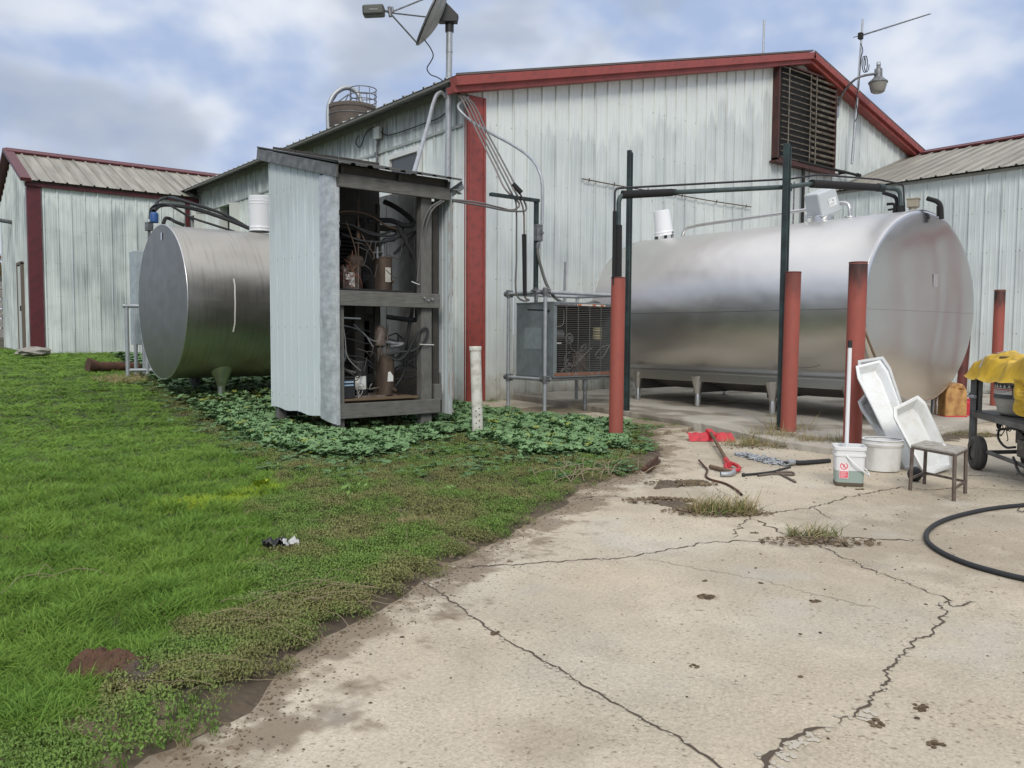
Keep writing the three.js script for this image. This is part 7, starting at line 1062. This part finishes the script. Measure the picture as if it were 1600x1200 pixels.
{ // round leaved weeds round the shed and the stand
  const l = [[], []];
  for (const [x, z, r, a, b, c] of field2(115000, 4, 27, 0.6, 503)) {
    if (blocked(x, z) || yardSD(x, z) > -0.02) continue;
    const inside = inCl(x, z), n = 0.5 + 0.5 * fbm(x * 1.2 + 33, z * 1.2, 4);
    if (!inside) { const out = distLine(CLOVER, x, z); if (inLush(x, z) || z < -12 || x < -7 || out > 1.3 || b > 0.10 * (1.3 - out) * (n > 0.5 ? 2 : 0.4)) continue; }
    else if (n < 0.30 && b < 0.7) continue;
    const hgt = inside ? 0.55 + 0.75 * n * n + 0.3 * c : 0.45; if (x > -4.0 && x < -2.3 && z > 0.8 && z < 2.95 && b < 0.93) continue; if (x > -4.4 && x < -0.3 && z > -3.6 && z < -1.3 && b < 0.75) continue; if (Math.hypot(x + 3.73, z + 1.5) < 0.6 && b < 0.8) continue;
    l[(a * 2) | 0].push([place(x, groundY(x, z), z, (0.85 + 0.4 * c) * Math.max(1, r / 12), c * 6.283, hgt), b > 0.975 ? lin(0.25, 0.29, 0.07) : col([0.072, 0.138, 0.056], [0.180, 0.285, 0.135], clamp(b * 0.75 + n * 0.35), 0.75 + 0.5 * a)]);
  }
  l.forEach((q, i) => scatter('round_leaf_weeds', leavesGeo(6, 0.031, 0.11, 0.085, 630 + i, true), leafMat(0.7), q, ['blue green round leaved weeds round the shed legs', 'blue green round leaved weeds below the short tank'][i], 'weeds'));
}
// ---- soil heaps and soil patches
const soilMat = new THREE.MeshStandardMaterial({ color: lin(0.150, 0.116, 0.083), roughness: 1, bumpMap: bumpFine, bumpScale: 0.015, side: THREE.DoubleSide, map: mottle });
function heap(name, path, half, h, seed) { // ragged soil lying along a path
  const c = new THREE.CatmullRomCurve3(path.map((p) => V(p)), false, 'centripetal'), n = Math.max(30, Math.round(c.getLength() / 0.018)), P = c.getSpacedPoints(n);
  return struct(name, sheet((s, q) => { const i = Math.min(n, Math.round(s * n)), t = c.getTangentAt(clamp(s)), w = (q * 2 - 1), endf = Math.pow(Math.sin(Math.PI * clamp(s * 0.98 + 0.01)), 0.45); const x = P[i].x - t.z * w * half * endf * (1 + 0.5 * n2(i * 0.06 + seed, 1)), z = P[i].z + t.x * w * half * endf * (1 + 0.5 * n2(i * 0.06 + seed, 1)); const k = (1 - w * w) * endf; const y = P[i].y + h * k * (0.6 + 0.4 * fbm(x * 6, z * 6, 3)) + 0.018 * fbm(x * 9 + seed, z * 9, 4) + 0.009 * n2(x * 38, z * 38) - 0.012 * (1 - k); return [x, y, z]; }, n, 20, (p) => [p[0] / 0.6, p[2] / 0.6]), soilMat);
}
heap('dirt_heap', [[-3.306, 0, 7.374], [-3.044, 0, 7.347], [-2.87, 0, 7.4], [-2.658, 0, 7.4]], 0.13, 0.045, 1);
heap('dirt_heap', [[-3.799, 0, 7.614], [-3.667, 0, 7.682], [-3.68, 0, 7.89], [-3.729, 0, 8.116], [-3.685, 0, 8.316], [-3.535, 0, 8.43], [-3.365, 0, 8.476]], 0.13, 0.035, 2);
heap('dirt_heap', [[-3.888, 0, 9.008], [-3.863, 0, 9.154], [-3.823, 0, 9.307], [-3.813, 0, 9.471]], 0.10, 0.02, 3);
heap('soil_strip', [[-1.167, 0, 5.086], [-0.587, 0, 4.71], [0.062, 0, 4.466], [0.665, 0, 4.414], [0.86, 0, 4.656], [0.676, 0, 5.28], [0.33, 0, 5.872]], 0.16, 0.06, 4);
heap('soil_strip', [[0.122, 0, 5.877], [0.104, 0, 6.167], [0.148, 0, 6.489], [0.252, 0, 6.842], [0.402, 0, 7.152]], 0.28, 0.06, 5);
heap('soil_strip', [[1.867, 0, 7.309], [2.58, 0, 7.188], [3.007, 0, 7.329], [3.359, 0, 7.586]], 0.30, 0.05, 6);
heap('soil_strip', [[-2.807, 0, 6.548], [-2.346, 0, 6.241], [-1.689, 0, 5.802], [-1.046, 0, 5.175]], 0.22, 0.03, 7);
{
  const dry = [0.40, 0.33, 0.18], dry2 = [0.25, 0.20, 0.10], q = rngOf(909), lst = [], lg = [];
  const tuft = (p, n, rx, rz, s, green, list = lst) => { for (let i = 0; i < n; i++) { const a = q() * 6.283, d = Math.sqrt(q()); const x = p[0] + d * rx * (0.782 * Math.cos(a)) + d * rz * (-0.624) * Math.sin(a), z = p[2] + d * rx * 0.624 * Math.cos(a) + d * rz * 0.782 * Math.sin(a); list.push([place(x, 0.0 + 0.012, z, s * (0.6 + 0.7 * q()), q() * 6.28, s * (0.5 + 0.8 * q()), (q() - 0.5) * 1.1, (q() - 0.5) * 1.1), q() < green ? col([0.11, 0.15, 0.04], [0.16, 0.19, 0.06], q()) : col(dry, dry2, q())]); } };
  tuft([-3.622, 0, 8.337], 90, 0.26, 0.10, 1.25, 0.25); tuft([-3.768, 0, 9.163], 45, 0.17, 0.06, 0.9, 0.75); tuft([-2.991, 0, 7.387], 16, 0.25, 0.09, 0.5, 0.1);
  tuft([0.097, 0, 6.522], 170, 0.85, 0.20, 1.2, 0.2); tuft([0.21, 0, 6.095], 60, 0.3, 0.18, 1.6, 0.15); tuft([0.252, 0, 6.842], 50, 0.3, 0.16, 1.7, 0.12); tuft([0.85, 0, 5.927], 18, 0.3, 0.08, 2.6, 0.05);
  tuft([2.792, 0, 7.258], 70, 0.5, 0.2, 1.0, 0.35); tuft([2.741, 0, 6.781], 30, 0.2, 0.15, 1.1, 0.5); tuft([0.777, 0, 4.495], 40, 0.5, 0.08, 0.7, 0.15); tuft([-1.186, 0, 5.072], 60, 0.16, 0.14, 1.0, 0.85);
  tuft([-5.639, 0, 7.406], 110, 0.15, 0.07, 0.7, 0.0); tuft([-2.948, 0, 4.996], 120, 0.55, 0.12, 0.7, 0.05); tuft([-3.949, 0, 4.495], 50, 0.3, 0.1, 0.6, 0.05); tuft([-3.157, 0, 6.425], 90, 0.5, 0.16, 0.6, 0.15); tuft([-3.497, 0, 6.351], 40, 0.3, 0.1, 0.6, 0.2); tuft([-2.11, 0, 5.737], 50, 0.3, 0.15, 0.7, 0.4);
  scatter('dry_grass', bladesGeo(9, 0.11, 0.0042, 0.05, 1.3, 640), leafMat(0.8), lst, 'tufts of straw coloured dry grass along the pads and on the dirt heaps', 'dry grass');
  const hay = []; const hp = [-4.1, 0, -5.2]; for (let i = 0; i < 260; i++) { const a = q() * 6.28, d = Math.sqrt(q()); const x = hp[0] + d * 0.9 * Math.cos(a), z = hp[2] + d * 0.8 * Math.sin(a); hay.push([place(x, terrain(x, z) + 0.02, z, 1.6, q() * 6.28, 0.8, (q() - 0.5) * 1.4, (q() - 0.5) * 1.4), col(dry, dry2, q())]); }
  scatter('dead_grass_pile', bladesGeo(9, 0.12, 0.006, 0.08, 1.3, 641), leafMat(0.8), hay, 'pile of pale dead grass in front of the electric cabinet', 'dry grass');
  // dried vines and stems over the weeds
  const st = [], r2 = rngOf(77), sm = std([0.27, 0.215, 0.135], 0.85);
  const stem = (p, L, ang, h, r) => { const pts = []; let x = p[0], z = p[2], a = ang; for (let i = 0; i <= 6; i++) { pts.push([x, groundY(x, z) * (yardSD(x, z) > 0.1 ? 0 : 1) + 0.035 + h * Math.sin(i / 6 * 3.1) + 0.02 * r2(), z]); a += (r2() - 0.5) * (r2() < 0.25 ? 1.3 : 0.25); x += Math.cos(a) * L / 6; z += Math.sin(a) * L / 6; } st.push(tube(pts, r, 18, 5)); };
  const about = (p, sx, sz) => [p[0] + (r2() - 0.5) * sx, 0, p[2] + (r2() - 0.5) * sz];
  for (let i = 0; i < 24; i++) stem(about([-7.112, 0, 8.474], 0.6, 0.45), 0.2 + 0.3 * r2(), -0.5 + r2() * 1.6, 0.05 * r2(), 0.0008 + 0.0008 * r2());
  for (let i = 0; i < 9; i++) stem(about([-7.778, 0, 9.051], 0.5, 0.3), 0.15 + 0.25 * r2(), -0.2 + r2() * 1.8, 0.04 * r2(), 0.0010);
  for (let i = 0; i < 26; i++) stem(about([-3.584, 0, 6.705], 1.5, 0.5), 0.3 + 0.5 * r2(), -0.9 + r2() * 0.8, 0.03, 0.0035);
  for (let i = 0; i < 10; i++) stem(about([-6.298, 0, 7.415], 1.4, 0.9), 0.15 + 0.2 * r2(), r2() * 6.28, 0.04 * r2(), 0.0011);
  stem([-8.083, 0, 7.613], 0.30, -0.75, 0.05, 0.0018); stem([-7.897, 0, 7.431], 0.32, 0.55, 0.04, 0.0016); stem([-7.898, 0, 7.404], 0.10, -1.3, 0.05, 0.002);
  const vs = obj('dry_stems', st, sm); vs.userData.kind = 'stuff'; tag(vs, 'tangle of thin dried brown stems lying over the weeds by the concrete edge', 'dry stems');
  // broad pale leaves of single weeds
  const bl = []; for (const [p, n, s] of [[[-5.446, 0, 6.044], 9, 1.1], [[-5.718, 0, 6.407], 4, 0.8], [[-6.933, 0, 7.859], 2, 0.7], [[-4.87, 0, 6.578], 5, 0.9], [[-5.574, 0, 4.796], 4, 0.8]]) for (let i = 0; i < n; i++) { const a = q() * 6.28, d = 0.09 * q() * s; bl.push([place(p[0] + d * Math.cos(a) * 1.6, 0.03 + 0.05 * q(), p[2] + d * Math.sin(a) * 1.6, s * (0.7 + 0.5 * q()), a, s, (q() - 0.5) * 0.8, (q() - 0.5) * 0.8), col([0.12, 0.21, 0.05], [0.19, 0.30, 0.09], q())]); }
  scatter('broad_leaves', leavesGeo(2, 0.034, 0.03, 0.04, 650, false, 0.5), leafMat(0.5), bl, 'a few broad pale green weed leaves in the short grass', 'weeds');
  // crumbs of leaf and dung on the concrete
  const cr = []; for (let i = 0; i < 2600; i++) { const px = q(), pz = q(); const x = -8 + px * 8.6, z = 5.6 + pz * 5.6; if (yardSD(x, z) < 0.15) continue; const rightSide = sstep(-5, -1, x); if (q() > 0.22 + 0.78 * rightSide) continue; const s = 0.002 + 0.010 * q() * q() * q(); cr.push([place(x, 0.003, z, s, q() * 6.28, s * 0.28), col([0.055, 0.042, 0.03], [0.14, 0.10, 0.065], q())]); }
  for (const [p, s] of [[[-5.299, 0, 9.498], 0.045], [[-2.634, 0, 6.677], 0.02], [[-6.435, 0, 9.257], 0.03], [[-5.704, 0, 10.738], 0.035], [[-5.934, 0, 10.705], 0.035], [[-5.095, 0, 9.317], 0.02], [[-6.042, 0, 10.021], 0.022], [[-5.932, 0, 10.894], 0.03], [[-3.964, 0, 8.841], 0.028], [[-4.931, 0, 9.87], 0.03], [[-1.917, 0, 8.456], 0.04]]) for (let i = 0; i < 9; i++) cr.push([place(p[0] + (q() - 0.5) * s * 1.6, 0.004, p[2] + (q() - 0.5) * s * 1.2, s * (0.12 + 0.2 * q()), q() * 6.28, s * 0.10), col([0.07, 0.05, 0.033], [0.15, 0.11, 0.07], q())]);
  for (let i = 0; i < 1800; i++) { const k = 3 + Math.floor(q() * (EDGE.length - 6)), t = q(), a = EDGE[k], b = EDGE[k + 1], dx = b[0] - a[0], dz = b[1] - a[1], L = Math.hypot(dx, dz), w = 0.02 + 0.34 * q() * q(); const x = lerp(a[0], b[0], t) - dz / L * w, z = lerp(a[1], b[1], t) + dx / L * w, s = 0.0015 + 0.0055 * q() * q(); cr.push([place(x, 0.002, z, s, q() * 6.28, s * 0.5), col([0.10, 0.075, 0.052], [0.20, 0.155, 0.11], q())]); }
  for (const [pp, rx, rz, n] of [[[-2.966, 0, 7.367], 0.33, 0.13, 260], [[-3.684, 0, 7.764], 0.3, 0.12, 200], [[-3.667, 0, 8.302], 0.42, 0.15, 300], [[-3.858, 0, 9.24], 0.42, 0.12, 200], [[-0.053, 0, 6.618], 1.0, 0.22, 260], [[0.254, 0, 4.414], 0.7, 0.16, 200]]) for (let i = 0; i < n; i++) { const a = q() * 6.28, d = Math.pow(q(), 0.6); const ux = d * rx * Math.cos(a), uz = d * rz * Math.sin(a), x = pp[0] + ux * 0.782 - uz * 0.624, z = pp[2] + ux * 0.624 + uz * 0.782, s = 0.004 + 0.013 * q() * q(); cr.push([place(x, 0.012 + 0.03 * (1 - d) * q(), z, s, q() * 6.28, s * 0.6), col([0.085, 0.062, 0.042], [0.23, 0.175, 0.115], q())]); }
  const cg = new THREE.IcosahedronGeometry(1, 1); { const p = cg.attributes.position; for (let i = 0; i < p.count; i++) { const k = 1 + 0.35 * n3(p.getX(i) * 1.7, p.getY(i) * 1.7, p.getZ(i) * 1.7); p.setXYZ(i, p.getX(i) * k * 1.5, p.getY(i) * k, p.getZ(i) * k); } cg.computeVertexNormals(); }
  scatter('dry_crumbs', cg, leafMat(0.95), cr, 'dark crumbs of leaves and soil scattered over the concrete', 'litter');
}
{ // trees beyond the fence at the left edge
  const tree = (label, p, h, r, a, b, seed) => {
    const q = rngOf(seed), t = thing('autumn_tree', label, 'tree', p); obj('trunk', [rod(p, add3(p, [0.3, h * 0.55, 0]), 0.30, 0.16, 10), rod(add3(p, [0.2, h * 0.4, 0]), add3(p, [1.4, h * 0.75, 0.5]), 0.14, 0.05, 8), rod(add3(p, [0.2, h * 0.42, 0]), add3(p, [-1.3, h * 0.8, -0.4]), 0.13, 0.05, 8)], M.darkWood, t);
    const gs = []; for (let i = 0; i < 42; i++) { const u = q() * 6.28, v = Math.acos(2 * q() - 1), d = r * Math.cbrt(0.25 + 0.75 * q()); const cx = d * Math.sin(v) * Math.cos(u), cy = d * 0.8 * Math.cos(v), cz = d * Math.sin(v) * Math.sin(u); const g = leavesGeo(46, 0.16, 0.9, 0.75, seed * 50 + i); g.translate(p[0] + cx, p[1] + h * 0.72 + cy, p[2] + cz); gs.push(g); }
    gs.forEach((g) => g.setAttribute('uv', new THREE.BufferAttribute(new Float32Array(g.attributes.position.count * 2), 2)));
    obj('crown', gs, paint(a, b, 0.4, 0.8, 0, 4, 4, seed), t);
  };
  const d = [5.297, 6.301, -99.029], e = [2.232, 6.022, -95.045], f = [-1.188, 5.74, -91.346];
  tree('orange and green tree showing at the far left edge beyond the fence', [d[0], 0.8, d[2]], 9.2, 2.6, [0.16, 0.10, 0.03], [0.27, 0.11, 0.03], 3); tree('green tree just outside the left edge beyond the fence', [e[0], 0.8, e[2]], 9, 3, [0.07, 0.10, 0.03], [0.12, 0.10, 0.03], 4);
}
renderer.render(scene, camera);
